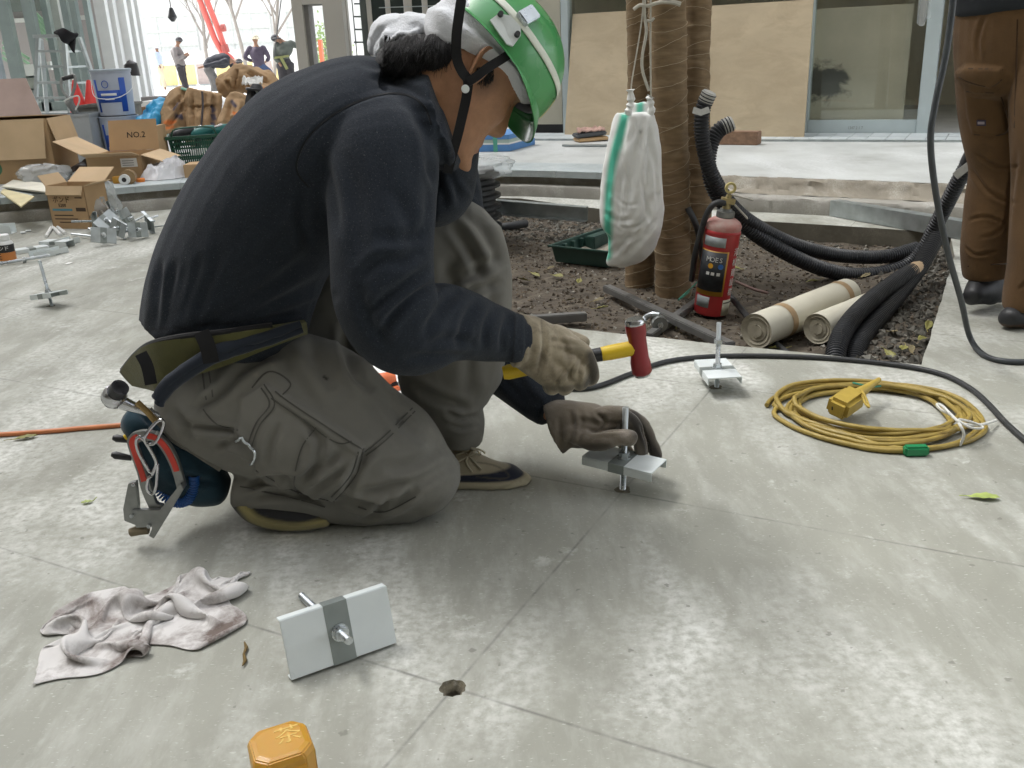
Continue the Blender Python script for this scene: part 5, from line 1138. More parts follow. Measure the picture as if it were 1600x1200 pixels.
mb = MB(); mb.tube([atz(u, v, .004) for u, v in ((382,1003),(385,1012),(381,1022),(383,1032),(379,1040))], [.0012,.003,.002,.003,.001], 6); solo(mb, 'dry_catkin', M('brown catkin', (.16, .11, .04), .9), 'thin brown dry catkin lying on the slab between rag and tilted anchor', 'debris', atz(382, 1020), smooth=True)
# orange hose at the left edge
mb = MB(); mb.tube(spline([atz(u, v, .006) for u, v in ((-260,692),(-80,684),(60,675),(130,669),(190,664),(260,656),(330,640))], 6), .0062, 10); solo(mb, 'air_hose', M('orange hose', (.55, .19, .07), .45, 0, .12, 20, .05, 90), 'orange air hose running to the left edge behind the worker', 'hose', atz(100, 672), smooth=True)
# papers and orange tool behind the legs
mb = MB(); A = [atz(u, v, .002) for u, v in ((590,560),(800,553),(806,592),(735,614),(560,616))]; mb.add(A+[p+Vector((0,0,.0012)) for p in A], [tuple(range(5))[::-1], tuple(range(5,10))]+[(i, (i+1) % 5, 5+(i+1) % 5, 5+i) for i in range(5)]); solo(mb, 'paper_sheet', paper, 'white sheet of paper on the slab behind the left leg', 'paper', A[0])
drl = thing('orange_tool', 'orange and black hand tool on the paper between the legs', 'tool', atz(598, 596, .004)); om = M('orange casing', (.70, .17, .06), .45)
mb = MB(); a, b = atz(582, 598, .025), atz(618, 590, .03); mb.tube([a, a.lerp(b, .3), a.lerp(b, .7), b], [.012, .022, .02, .012], 12); mb.build('casing', om, drl, smooth=True, world=True)
mb = MB(); mb.bar(atz(590, 608, .012), atz(622, 600, .014), .014, .018); mb.build('grip', blackp, drl, world=True, bevel=.003); mb = MB(); mb.bar(atz(592, 614, .008), atz(624, 606, .008), .016, .012); mb.build('base', om, drl, world=True, bevel=.002)
# yellow extension cord: loops lying over one another
ccen = atz(1372, 660, 0); rn = random.Random(5); loops = []; npt = 26; turns = 9; path = []
yc = M('yellow cord', (.31, .225, .05), .5, 0, .16, 30, .12, 160, dirt=(.20, .13, .03), dirt_amt=.35, ds=16)
pa = [atz(u, v, 0) for u, v in ((1198,638),(1240,612),(1340,604),(1430,612),(1500,632),(1545,668),(1510,694),(1420,706),(1330,698),(1240,672))]
def ell(a, k): p = pts_e[int(a/(2*math.pi)*len(pts_e)) % len(pts_e)]; return p
pts_e = spline(pa, 12, True); ce = sum(pts_e, Vector())/len(pts_e); zlev = [0, 0, 1, 1, 2, 2, 3, 3, 4]
for t in range(turns):
    sc_ = (1.0, .97, .80, .87, .74, .83, .70, .92, .78)[t]; shx = rn.uniform(-.03, .03) if t > 1 else 0; shy = rn.uniform(-.018, .018) if t > 1 else 0; ph = rn.uniform(0, 6); el = rn.uniform(.92, 1.08) if t > 1 else 1
    for k in range(npt):
        a = k/npt; p = pts_e[int(a*len(pts_e))]; d_ = p-ce; s_ = sc_+.05*math.sin(a*6.283*2+ph)+.03*math.sin(a*6.283*3+ph*2)
        nx_ = (1.0, .97, .80, .87, .74, .83, .70, .92, .78, .8)[t+1]; s_ += (nx_-sc_)*max(0, (a-.75)*4)
        tight = 1-.0*a; z = .0065+.0055*zlev[t]*(.55+.45*math.sin(a*6.283+ph))+.0015*rn.random()
        path.append(Vector((ce.x+d_.x*s_*el+shx*math.sin(a*math.pi), ce.y+d_.y*s_*1.02+shy*math.sin(a*math.pi), max(.0062, z))))
xc = thing('extension_cord', 'coiled yellow extension cord tied with white string on the slab', 'cord', (ce.x, ce.y, 0))
mb = MB(); mb.tube(spline(path, 5), .0058, 9); mb.build('cable', yc, xc, smooth=True, world=True)
yp = M('yellow plug plastic', (.42, .30, .055), .5, 0, .12, 25, .06, 90, dirt=(.3, .2, .05), dirt_amt=.3, ds=30)
pc = atz(1322, 632, .045); mb = MB(); a, b = atz(1306, 640, .04), atz(1352, 608, .05); mb.bar(a, a.lerp(b, .66), .052, .046, up=(0,-.3,1)); mb.build('socket', yp, xc, world=True, bevel=.009)
mb = MB(); d_ = (b-a).normalized(); mb.tube([a.lerp(b, .55), a.lerp(b, .8), a.lerp(b, 1.15), a.lerp(b, 1.5)], [.018, .014, .009, .006], 12); mb.build('socket_neck', yp, xc, smooth=True, world=True)
for dx in (-.008, .008):
    mb = MB(); p = a-d_*.0008+Vector((dx, 0, .004)); mb.bar(p, p-d_*.0006, .003, .009); mb.build('slot', blackp, xc, world=True)
mb = MB(); mb.tube([p for p in spline([atz(1345, 612, .06), atz(1352, 630, .055), atz(1358, 636, .05), atz(1353, 622, .06), atz(1346, 610, .064)], 5)], .0028, 7); mb.build('strap_loop', yp, xc, smooth=True, world=True)
mb = MB(); mb.tube(spline([atz(1333, 598, .045), atz(1345, 601, .05), atz(1365, 604, .045), atz(1376, 603, .04)], 5), .0024, 6); mb.build('green_tie', M('green wire', (.02, .20, .13), .5), xc, smooth=True, world=True)
mb = MB(); mb.bar(atz(1412, 704, .012), atz(1450, 703, .012), .022, .022); mb.build('green_plug', M('green plug', (.012, .22, .08), .4), xc, world=True, bevel=.004)
strg = M('white string', (.66, .66, .62), .9, 0, .08, 60, .4, 300)
mb = MB(); mb.tube(spline([atz(1500, 696, .004), atz(1506, 680, .03), atz(1500, 664, .05), atz(1488, 650, .052), atz(1470, 640, .06), atz(1464, 632, .066), atz(1472, 634, .066), atz(1486, 648, .058), atz(1502, 661, .052), atz(1530, 664, .03), atz(1556, 657, .012)], 6), .0032, 7)
mb.tube(spline([atz(1496, 656, .056), atz(1516, 668, .045), atz(1536, 668, .034), atz(1520, 660, .045), atz(1498, 655, .058)], 5), .0028, 7); mb.build('string', strg, xc, smooth=True, world=True)
# black cables
mb = MB(); mb.tube(spline([atz(u, v, .0075) for u, v in ((700,566),(790,590),(880,606),(930,604),(985,584),(1040,565),(1110,557),(1200,556),(1300,560),(1400,570),(1470,584),(1515,606),(1545,632),(1575,664),(1620,700),(1700,740))], 6), .0068, 10); solo(mb, 'power_cable', black_rub, 'long black rubber cable lying across the slab behind the yellow cord', 'cable', atz(1200, 556), smooth=True)
hc_ = spline([aty(1520, -420, 2.30), aty(1500, -120, 2.28), aty(1482, 60, 2.26), aty(1462, 160, 2.25), aty(1454, 220, 2.25), aty(1462, 300, 2.27), aty(1480, 390, 2.30), atz(1502, 470, .16), atz(1516, 528, .03), atz(1540, 556, .0085), atz(1580, 565, .0085), atz(1640, 562, .0085), atz(1720, 548, .0085)], 7)
mb = MB(); mb.tube(hc_, .0078, 10); solo(mb, 'hanging_cable', M('grey black cable', (.045, .052, .058), .45, 0, .15, 20), 'black cable hanging down from above at the right and curling onto the slab', 'cable', atz(1540, 556), smooth=True)
# ================================================================== IN AND ROUND THE PLANTING PIT
# tree: three trunks wrapped in burlap
burl = M('burlap wrap', (.20, .137, .074), .95, 0, .22, 14, .5, 160, dirt=(.27, .20, .12), dirt_amt=.4, ds=9, stretch=(1, 1, 5))
tree = thing('tree', 'tree with three trunks wrapped in brown burlap, the white sack hanging from it', 'tree', atz(1050, 455, -.085))
thr = M('pale thread', (.42, .36, .25), .9)
def trunk(px, r0, r1, seed):
    P = spline([aty(u, v, y) for u, v, y in px], 10); L = [0]
    for a, b in zip(P[:-1], P[1:]): L.append(L[-1]+(b-a).length)
    fine = []; tot = L[-1]; n = int(tot/.006); mb = MB(); pts = []; rs = []
    def at_len(s):
        for i in range(len(L)-1):
            if L[i+1] >= s: return P[i].lerp(P[i+1], (s-L[i])/max(1e-9, L[i+1]-L[i]))
        return P[-1]
    vs = []; N = 26
    for k in range(n+1):
        s = tot*k/n; c = at_len(s); r = r0+(r1-r0)*s/tot
        for q_ in range(N):
            a = 2*math.pi*q_/N; ss = s+.022*math.sin(a+seed)+.006*noise.noise((math.cos(a)*2, math.sin(a)*2, s*5+seed))
            saw = (ss/.064) % 1.0
            rr = r*(1+.10*noise.noise((math.cos(a)*1.5, math.sin(a)*1.5, s*3+seed)))+.0022*saw*(.6+.8*noise.noise((s*9, seed, 2)))+.0028*noise.noise((math.cos(a)*6, math.sin(a)*6, s*30+seed))
            vs.append((c.x+rr*math.cos(a), c.y+rr*math.sin(a), c.z))
    mb.add(vs, [(i*N+k, i*N+(k+1) % N, (i+1)*N+(k+1) % N, (i+1)*N+k) for i in range(n) for k in range(N)])
    o = mb.build('trunk', burl, tree, smooth=True, world=True)
    mb = MB(); s = .03; rn = random.Random(seed)
    while s < tot-.05:
        off = rn.uniform(-.012, .012); a0 = rn.uniform(0, 6.28); tilt = rn.uniform(-.02, .02); ring = []
        for q_ in range(25):
            a = 2*math.pi*q_/24; c = at_len(max(0, min(tot, s+.022*math.sin(a+seed)+tilt*math.sin(a+a0)))); r = (r0+(r1-r0)*s/tot)*(1+.10*noise.noise((math.cos(a)*1.5, math.sin(a)*1.5, s*3+seed)))+.0042
            ring.append(Vector((c.x+r*math.cos(a), c.y+r*math.sin(a), c.z+.002*rn.uniform(-1,1))))
        mb.tube(ring, .0007, 4); s += .064*rn.choice((.5, 1, 1))
    mb.build('binding_thread', thr, o, world=True)
trunk([(1050,470,3.56),(1052,440,3.56),(1049,300,3.56),(1045,150,3.56),(1041,0,3.56),(1036,-350,3.56),(1030,-800,3.60)], .070, .058, 1)
trunk([(1000,468,3.68),(1000,440,3.68),(1004,300,3.68),(1003,150,3.69),(1001,0,3.70),(996,-350,3.74),(980,-800,3.85)], .058, .050, 2)
trunk([(1087,440,3.80),(1088,410,3.80),(1088,300,3.80),(1086,150,3.81),(1089,0,3.82),(1096,-350,3.86),(1120,-800,3.98)], .058, .054, 3)
# upper limbs and leaves, above the picture
rn = random.Random(21); topm = M('bark', (.11, .085, .06), .9, 0, .3, 20, .6, 60); lv = M('tree leaf', (.055, .10, .03), .6, 0, .3, 3)
mb = MB(); tips = []
for (u, y) in ((1030, 3.60), (980, 3.85), (1120, 3.98)):
    b0 = aty(u, -800, y)
    for k in range(4):
        a = rn.uniform(0, 6.28); t = b0+Vector((math.cos(a)*rn.uniform(.4, 1.1), math.sin(a)*rn.uniform(.3, .8), rn.uniform(.9, 2.1))); mid = b0.lerp(t, .5)+Vector((0,0,.25)); mb.tube([b0, mid, t], [.05, .03, .01], 7); tips += [mid, t, mid.lerp(t, .5)]
mb.build('limbs', topm, tree, smooth=True, world=True)
mb = MB()
for k in range(1600):
    c = rn.choice(tips)+Vector((rn.gauss(0,.28), rn.gauss(0,.28), rn.gauss(.1,.24))); d = Vector((rn.gauss(0,1), rn.gauss(0,1), rn.gauss(0,.5))).normalized()*.05; e = d.cross(Vector((rn.gauss(0,1), rn.gauss(0,1), rn.gauss(0,1)))).normalized()*.02
    mb.add([c-d, c+e, c+d, c-e], [(0,1,2,3)])
cr_ = mb.build('crown', lv, tree, world=True); cr_['kind'] = 'stuff'
# sack on ropes
sackm = fabric_mat('woven white sack', (.76, .77, .75), 500, .05, 12, .75, .35, attr=[('stripe', (.10, .50, .36)), ('dark', (.2, .2, .18))], sheen=.05, dirt=(.62, .62, .57), dirt_amt=.25, ds=8)
sack_t = thing('sack', 'white woven sack with green stripe hanging by ropes from the wrapped trunk', 'sack', aty(985, 300, 3.38))
sk = Skin([limb([T(993, 178, 3.38, 30, .045), T(991, 205, 3.38, 37, .055), T(988, 260, 3.38, 45, .07), T(986, 320, 3.38, 50, .078), T(988, 355, 3.38, 48, .075), T(982, 380, 3.38, 38, .06), T(966, 400, 3.38, 22, .035), T(948, 413, 3.38, 7, .012)], cap0=.1, cap1=.6)], .006, 3)
sk.rough(.008, 16, 4, (1, 1, .45)); sk.refresh(); sk.rough(.003, 45, 7, (1, 1, .6)); sk.refresh()
for ln, w, d in (([(1000,185),(992,250),(975,340)], 7, .012), ([(1012,190),(1014,260),(1005,330)], 6, .010), ([(975,190),(968,250),(965,320)], 6, .008), ([(985,235),(970,300),(960,370)], 8, .010), ([(1020,300),(1005,350),(985,395)], 7, .010), ([(1000,340),(985,365),(955,400)], 6, .009), ([(985,180),(990,200),(985,225)], 4, .010), ([(1008,182),(1002,215),(1000,240)], 4, .010), ([(1025,340),(1010,365),(995,385)], 5, .007), ([(945,330),(965,345),(990,340)], 5, .006), ([(960,372),(985,372),(1005,362)], 5, .006), ([(1016,210),(1024,270),(1028,330)], 4, .006), ([(970,215),(980,300),(972,360)], 4, .006), ([(1000,270),(1012,330),(1018,350)], 4, .006), ([(955,300),(975,320),(1000,318)], 3, .004), ([(962,350),(990,356),(1015,340)], 3, .005)): sk.crease(ln, w*.75, d)
sk.mark('stripe', [(977,176),(970,205),(958,250),(952,300),(950,350),(949,400)], 6.5, 1.0); sk.mark('dark', [(1000,205),(1002,207)], 2, .5)
sk.refresh(); sk.V = relax(sk.V, sk.F, np.full(len(sk.V), .3), 1); sk.build('bag_body', sackm, sack_t)
mb = MB(); A = [(982,182),(984,168),(996,162),(1012,160),(1019,154),(1021,178)]; nA = [aty(u, v, 3.37) for u, v in A]; fA = [aty(u, v-2, 3.46) for u, v in A]
m = len(A); mb.add(nA+fA, [(i, i+1, m+i+1, m+i) for i in range(m-1)])
up_ = [(978,190),(984,164),(996,158),(1008,158),(1020,152),(1024,190)]
k2 = Skin([limb([T(1000, 196, 3.41, 24, .02), T(1001, 176, 3.42, 19, .018), T(1002, 161, 3.42, 19, .014)], cap0=.1, cap1=.1)], .005, 2); k2.rough(.005, 40, 3); k2.refresh(); k2.mark('stripe', [(1000,196),(1000,158)], 5.5, .95); k2.build('bag_mouth', sackm, sack_t)
for L in ([(985,190),(982,172),(986,160),(985,140)], [(1013,190),(1018,170),(1015,156),(1017,150)]):
    mb = MB(); mb.tube([aty(u, v, 3.36) for u, v in [(p.x, p.y) for p in spline([(x, y, 0) for x, y in L], 4)]], [.012+.004*math.sin(i*2.2) for i in range(13)], 8); mb.build('gathered_edge', sackm, sack_t, smooth=True, world=True)
ropem = M('white rope', (.50, .48, .41), .9, 0, .12, 60, .5, 250); rp = thing('rope', 'white ropes tied round the wrapped trunks holding up the sack', 'rope', aty(1016, 10, 3.48))
for L, r in (([(1017,-40),(1016.5,60),(1017,153)], .0032), ([(1005,-30),(1004,20),(997,70),(988,122),(986,140)], .0026), ([(1008,-30),(1007,20),(1010,50),(1004,85),(1004,110),(1014,142)], .0055), ([(990,15),(1000,8),(1012,9),(1030,4),(1050,4),(1063,8)], .006), ([(1012,10),(1024,6),(1040,0),(1064,5)], .005), ([(1011,32),(1017,33),(1022,28)], .005)):
    mb = MB(); mb.tube([aty(u, v, 3.475) for u, v in [(p.x, p.y) for p in spline([(x, y, 0) for x, y in L], 5)]], r, 7); mb.build('strand', ropem, rp, smooth=True, world=True)
mb = MB(); mb.tube(spline([aty(1078, 455, 3.5), atz(1070, 462, -.07), atz(1060, 468, -.072), aty(1090, 440, 3.5), aty(1095, 425, 3.45), aty(1130, 400, 3.3)], 5), .0022, 6); solo(mb, 'green_wire', M('green wire', (.02, .20, .13), .5), 'thin green wire lying at the foot of the wrapped trunks', 'wire', atz(1070, 462, -.07), smooth=True)
# fire extinguisher
exb = atz(1110, 487, -.075); ex = thing('fire_extinguisher', 'dusty red fire extinguisher standing tilted on the soil by the wrapped trunks', 'extinguisher', exb)
ex.rotation_euler = (math.radians(3), math.radians(6.0), 0); ER = .061
exred = M('extinguisher red', (.42, .032, .035), .38, 0, .12, 9, .06, 60, dirt=(.40, .16, .14), dirt_amt=.22, ds=7)
dusty = M('dusty shoulder', (.48, .20, .18), .7, 0, .15, 14, .1, 60, dirt=(.5, .36, .32), dirt_amt=.5, ds=10)
mb = MB(); mb.lathe([(.058, 0), (ER-.002, .004), (ER, .012), (ER, .288), (ER+.0015, .292), (ER+.0015, .300), (ER-.001, .303)], 40); mb.build('cylinder', exred, ex, smooth=True)
mb = MB(); mb.lathe([(ER-.001, .3032), (.0625, .318), (.055, .331), (.043, .340), (.030, .345)], 40, cap=False); mb.build('shoulder', dusty, ex, smooth=True)
mb = MB(); mb.lathe([(.026, .344), (.031, .347), (.031, .366), (.022, .368), (.020, .375)], 24); mb.build('collar', grey_t, ex, smooth=True)
brs = M('brass fitting', (.40, .33, .17), .4, .7, .15, 20); mb = MB(); mb.tube([(0,0,.372), (0,0,.400), (.004,0,.424)], [.015, .013, .009], 12); mb.bar((-.022,-.004,.405), (.024,-.004,.400), .022, .018); mb.build('valve', brs, ex, smooth=True)
mb = MB(); mb.lathe([(.012,-.006),(.019,-.006),(.020,0),(.019,.006),(.012,.006),(.012,-.006)], 18, cap=False); 
for i, v in enumerate(mb.v): mb.v[i] = Vector((v.x+.004, v.z, v.y+.446))
mb.build('pull_ring', M('yellow pull ring', (.52, .44, .18), .5), ex, smooth=True)
lvm = M('dusty lever', (.42, .40, .36), .5, .3, .15, 20); mb = MB(); mb.quad((.012,-.014,.425), (.085,-.010,.412), (.085,.010,.412), (.012,.014,.425), .004); mb.quad((.018,-.014,.398), (.078,-.012,.346), (.082,.012,.348), (.020,.014,.400), .004); mb.build('lever', lvm, ex)
mb = MB(); mb.tube(spline([(-.012,-.012,.395), (-.035,-.020,.398), (-.056,-.022,.385), (-.068,-.012,.35), (-.074,0,.30), (-.080,.02,.20), (-.075,.04,.10)], 6), .0105, 10); mb.build('hose', black_rub, ex, smooth=True)
def cyl_patch(name, mat, a0, a1, z0, z1, off, parent):
    mb = MB(); f = lambda i, j: Vector(((ER+off)*math.sin(a0+(a1-a0)*i), -(ER+off)*math.cos(a0+(a1-a0)*i), z0+(z1-z0)*j)); mb.grid(f, 16, 2); o = mb.build(name, mat, parent, smooth=True); so = o.modifiers.new('s', 'SOLIDIFY'); so.thickness = .0003; so.offset = 1; return o
D = math.radians; lab = cyl_patch('label', M('gold label edge', (.50, .26, .02), .5), D(-88), D(18), .076, .236, .0008, ex)
cyl_patch('label_panel', M('black label', (.022, .026, .032), .5, 0, .5, 40, dirt=(.12, .13, .14), dirt_amt=.25, ds=60), D(-86), D(12), .092, .232, .0016, lab)
cyl_patch('sticker', M('silver sticker', (.33, .36, .37), .5, 0, .2, 30, dirt=(.1,.1,.1), dirt_amt=.2, ds=50), D(-78), D(2), .250, .284, .0008, ex); cyl_patch('sticker', M('grey sticker', (.30, .33, .34), .6), D(-74), D(-24), .030, .070, .0008, ex)
cyl_patch('tag', M('cream tag', (.52, .50, .40), .7), D(22), D(70), .004, .062, .0012, ex)
cyl_patch('tag_bar', ink, D(24), D(68), .050, .054, .0022, ex)
def on_cyl(a, z, off=.0014): return Matrix.Translation(((ER+off)*math.sin(a), -(ER+off)*math.cos(a), z)) @ Matrix.Rotation(a, 4, 'Z') @ Matrix.Rotation(math.pi/2, 4, 'X')
wp = M('white print', (.72, .72, .70), .5)
for k, ch in enumerate('河松建設株'): text(ch, .030, wp, ex, on_cyl(D(48), .232-.036*k), 'lettering', sx=.9)
for k, ch in enumerate('MOES'): text(ch, .024, wp, lab, on_cyl(D(-46+13.5*k), .205, .0026), 'lettering')
for a, m_ in ((-36, M('amber dot', (.72, .36, .02), .5)), (-4, M('blue dot', (.03, .14, .45), .5))):
    mb = MB(); mb.cyl((0,0,0), (0,0,.0004), .0095, 18); 
    for i, v in enumerate(mb.v): mb.v[i] = on_cyl(D(a), .183, .0024) @ v
    mb.build('label_dot', m_, lab)
for k, a in enumerate((-42, -26, -8)):
    mb = MB(); mb.box(-.006, -.005, 0, .006, .006, .0004)
    for i, v in enumerate(mb.v): mb.v[i] = on_cyl(D(a), .155, .0024) @ v
    mb.build('label_mark', wp, lab)
# steel bars, clamp, square tube pieces
tubem = M('weathered square tube', (.16, .16, .155), .5, .5, .15, 20, .06, 120, dirt=(.22, .2, .17), dirt_amt=.3, ds=14)
def sp(u, v, z=-.06): return atz(u, v, z)
mb = MB(); mb.bar(sp(948,450,-.05), sp(1142,541,-.035), .034, .026); solo(mb, 'steel_bar', tubem, 'long grey square steel bar crossing the soil in front of the trunks', 'bar', sp(1045, 496), bevel=.003)
mb = MB(); mb.bar(sp(1012,527,-.055), sp(1094,468,-.06), .030, .024); solo(mb, 'steel_bar', tubem, 'short grey steel bar lying under the crossing bar beside the extinguisher', 'bar', sp(1050, 500), bevel=.003)
mb = MB(); mb.bar(sp(760,505,-.045), sp(916,494,-.045), .034, .03); solo(mb, 'steel_bar', tubem, 'grey steel bar end showing just above the right glove', 'bar', sp(850, 500), bevel=.003)
cl = thing('pipe_clamp', 'rusty grey pipe clamp lying beside the crossed steel bars', 'clamp', sp(1022, 503)); mb = MB(); c = sp(1030, 505, -.035); mb.tube([c+Vector((0,.02,0)), c-Vector((0,.02,0))], .026, 16); mb.build('knob', grey_t, cl, smooth=True, world=True)
mb = MB(); mb.tube(spline([sp(1000,520,-.05), sp(1006,500,-.03), sp(1018,492,-.01), sp(1030,493,-.01)], 5), .010, 8); mb.build('hook_arm', zinc, cl, smooth=True, world=True); mb = MB(); mb.cyl(c-Vector((0,.021,0)), c-Vector((0,.027,0)), .010, 8); mb.build('bolt', zinc, cl, world=True)
for L, r, lab_ in (([(1135,455,-.03),(1160,485,-.05),(1185,515,-.06),(1240,560,-.07)], .011, 'dark pipe lying in the soil behind the extinguisher'), ([(1150,440,-.06),(1178,452,-.065),(1200,458,-.07)], .006, 'thin reddish rod lying on the soil right of the extinguisher'), ([(1075,325,.2),(1090,360,.08),(1100,420,-.05)], .012, 'dark pipe slanting behind the trunks towards the extinguisher')):
    mb = MB(); mb.tube(spline([atz(*p) if p[2] < 0.05 else aty(p[0], p[1], 3.5) for p in L], 5), r, 9); solo(mb, 'pipe', black_rub if r > .007 else M('reddish rod', (.16, .10, .085), .7), lab_, 'pipe', atz(L[0][0], L[0][1], -.05), smooth=True)
# paper rolls
rollm = M('cream paper roll', (.56, .54, .45), .75, 0, .06, 6, .1, 60, dirt=(.40, .38, .30), dirt_amt=.25, ds=10); tape = M('brown tape', (.36, .25, .14), .5); rend = M('roll end', (.40, .37, .29), .9, 0, .15, 40)
def roll(a, b, r, label, bands):
    d = (b-a).normalized(); t = thing('paper_roll', label, 'roll', a); rn = random.Random(int(r*9e4))
    mb = MB(); k = 18; mb.tube([a.lerp(b, i/k) for i in range(k+1)], [r*(1+.02*noise.noise((i*.7, r*90, 1))) for i in range(k+1)], 28, cap=False); mb.build('sheet', rollm, t, smooth=True, world=True)
    for e, s_ in ((a, 1), (b, -1)):
        mb = MB(); rr = [r*.995, r*.82, r*.80, r*.62, r*.60, r*.40, r*.36, r*.36]; dz = [0, .004, .001, .006, .003, .004, .0, .05]
        mb.tube([e+d*s_*z for z in dz], rr, 28, cap=False); mb.build('roll_end', rend, t, smooth=True, world=True)
        mb = MB(); mb.tube([e+d*s_*.016, e+d*s_*.017], r*.352, 20); mb.build('core', M('dark core', (.04, .038, .03), 1), t, world=True)
    for f in bands: mb = MB(); mb.tube([a.lerp(b, f), a.lerp(b, f+.055)], r*1.022, 28, cap=False); mb.build('tape_band', tape, t, smooth=True, world=True)
r1a = atz(1180, 545, -.075)+Vector((0,0,.058)); r1b = atz(1300, 490, -.075)+Vector((.02, 0, .058)); roll(r1a, r1b+(r1b-r1a)*.1, .056, 'cream paper roll with brown tape bands, left one of the pair on the soil', (.22, .86))
r2a = atz(1275, 540, -.075)+Vector((0,0,.055)); r2b = atz(1385, 492, -.075)+Vector((0,0,.055)); roll(r2a, r2b, .049, 'cream paper roll partly under the black conduits, right one of the pair', (.7,))
# corrugated conduits
condm = M('corrugated black conduit', (.022, .024, .028), .5, 0, .3, 12, .1, 90, dirt=(.13, .12, .10), dirt_amt=.24, ds=9)
def conduit(px, r, label, pitch=.0115):
    P = spline([aty(u, v, y) for u, v, y in px], 14); L = [0]
    for a, b in zip(P[:-1], P[1:]): L.append(L[-1]+(b-a).length)
    n = int(L[-1]/(pitch/4)); pts = []; j = 0
    for k in range(n+1):
        s = L[-1]*k/n
        while j < len(L)-2 and L[j+1] < s: j += 1
        pts.append(P[j].lerp(P[j+1], (s-L[j])/max(1e-9, L[j+1]-L[j])))
    t = thing('conduit', label, 'conduit', pts[0]); mb = MB(); mb.tube(pts, [r*(1.0 if (k % 4) < 2 else .86) for k in range(n+1)], 14); mb.build('hose', condm, t, smooth=True, world=True); return t, pts
tapew = M('white tape end', (.48, .48, .45), .7, 0, .1, 30, .3, 90); tapeb = M('masking tape', (.46, .33, .20), .7, 0, .12, 30, .3, 90)
def cap_end(t, pts, r, mat, n=10, name='taped_end', f=1.02, tip=.55, ext=.05):
    d = (pts[0]-pts[min(8, len(pts)-1)]).normalized(); mb = MB(); mb.tube([pts[0]-d*.03, pts[0], pts[0]+d*ext*.5, pts[0]+d*ext], [r*f, r*f*1.03, r*f*.9, r*tip], 12); mb.build(name, mat, t, smooth=True, world=True)
t, p_ = conduit([(1108,146,3.44),(1099,168,3.45),(1096,195,3.45),(1100,232,3.46),(1112,272,3.48),(1140,318,3.50),(1180,352,3.54),(1240,382,3.62),(1310,399,3.70),(1380,401,3.76),(1432,388,3.82)], .0285, 'black corrugated conduit rising beside the trunk with a white taped end'); cap_end(t, p_, .0265, tapew, ext=.006, tip=.9)
mb = MB(); ribbon(mb, [aty(1083,172,3.40), aty(1095,176,3.405), aty(1108,171,3.41)], [Vector((0,-1,.2))]*3, .022, .004); mb.build('tape_strip', tapew, t, world=True)
t, p_ = conduit([(1142,193,3.56),(1124,203,3.56),(1112,222,3.55),(1107,258,3.53),(1118,300,3.52),(1155,345,3.53),(1215,388,3.56),(1285,420,3.60),(1345,430,3.64),(1405,420,3.66),(1440,394,3.66),(1466,345,3.62),(1494,290,3.56),(1516,250,3.52)], .030, 'black corrugated conduit sagging across the pit and rising at the right'); cap_end(t, p_, .0275, tapew, ext=.008, tip=.9)
d = (p_[-1]-p_[-8]).normalized(); mb = MB(); mb.tube([p_[-1]-d*.02, p_[-1]+d*.02, p_[-1]+d*.06, p_[-1]+d*.075], [.031, .033, .031, .02], 12); mb.build('wrapped_end', blackp, t, smooth=True, world=True)
mb = MB(); ribbon(mb, [p_[-1]+Vector((-.06,-.02,-.055)), p_[-1]+Vector((-.02,-.035,-.015)), p_[-1]+Vector((.03,-.03,-.03))], [Vector((0,-1,.3))]*3, .03, .003); mb.build('tape_strip', tapew, t, world=True)
t, p_ = conduit([(1424,424,3.20),(1400,440,3.10),(1365,466,2.95),(1335,494,2.80),(1314,525,2.68),(1306,552,2.59),(1306,580,2.52)], .030, 'black corrugated conduit with a masking taped end, bending down at the pit edge'); cap_end(t, p_, .027, tapeb, ext=.095, tip=.55)
t, p_ = conduit([(1462,372,3.40),(1440,412,3.28),(1415,446,3.14),(1382,486,2.95),(1354,518,2.80),(1338,545,2.68),(1332,578,2.58)], .030, 'black corrugated conduit lying behind the taped one at the pit edge')
# green tray
tg = M('dark green plastic', (.02, .055, .045), .45, 0, .2, 12, .08, 80, dirt=(.06, .08, .07), dirt_amt=.3, ds=16)
FL, FR, BL = atz(868, 409, -.085), atz(962, 420, -.085), atz(922, 362, -.085); ex_ = (FR-FL).normalized(); ey_ = (BL-FL); ey_ = (ey_-ex_*ey_.dot(ex_)).normalized(); w_, d_ = .28, (BL-FL).length
tr_ = thing('planting_tray', 'dark green plastic tray with sand lying on the soil left of the sack', 'tray', FL)
def tp_(x, y, z): return FL+ex_*x+ey_*y+Vector((0,0,z))
def tray_ring(o, z): return [tp_(-o, -o, z), tp_(w_+o, -o, z), tp_(w_+o, d_+o, z), tp_(-o, d_+o, z)]
mb = MB(); R_ = [tray_ring(0, 0), tray_ring(.012, .07), tray_ring(.026, .072), tray_ring(.026, .080), tray_ring(.010, .080), tray_ring(-.004, .006)]
mb.add([p for r in R_ for p in r], [(j*4+i, j*4+(i+1) % 4, (j+1)*4+(i+1) % 4, (j+1)*4+i) for j in range(5) for i in range(4)]+[(3,2,1,0), (20,21,22,23)]); mb.build('shell', tg, tr_, world=True, bevel=.002)
for k in range(9):
    y = d_*(.08+.1*k); mb = MB(); mb.add([tp_(x, y+dy, z) for x in (.0, .018) for dy in (0, .018) for z in (.012, .072)], [(0,1,3,2),(4,6,7,5),(0,4,5,1),(2,3,7,6),(1,5,7,3),(0,2,6,4)]); mb.build('rib', tg, tr_, world=True)
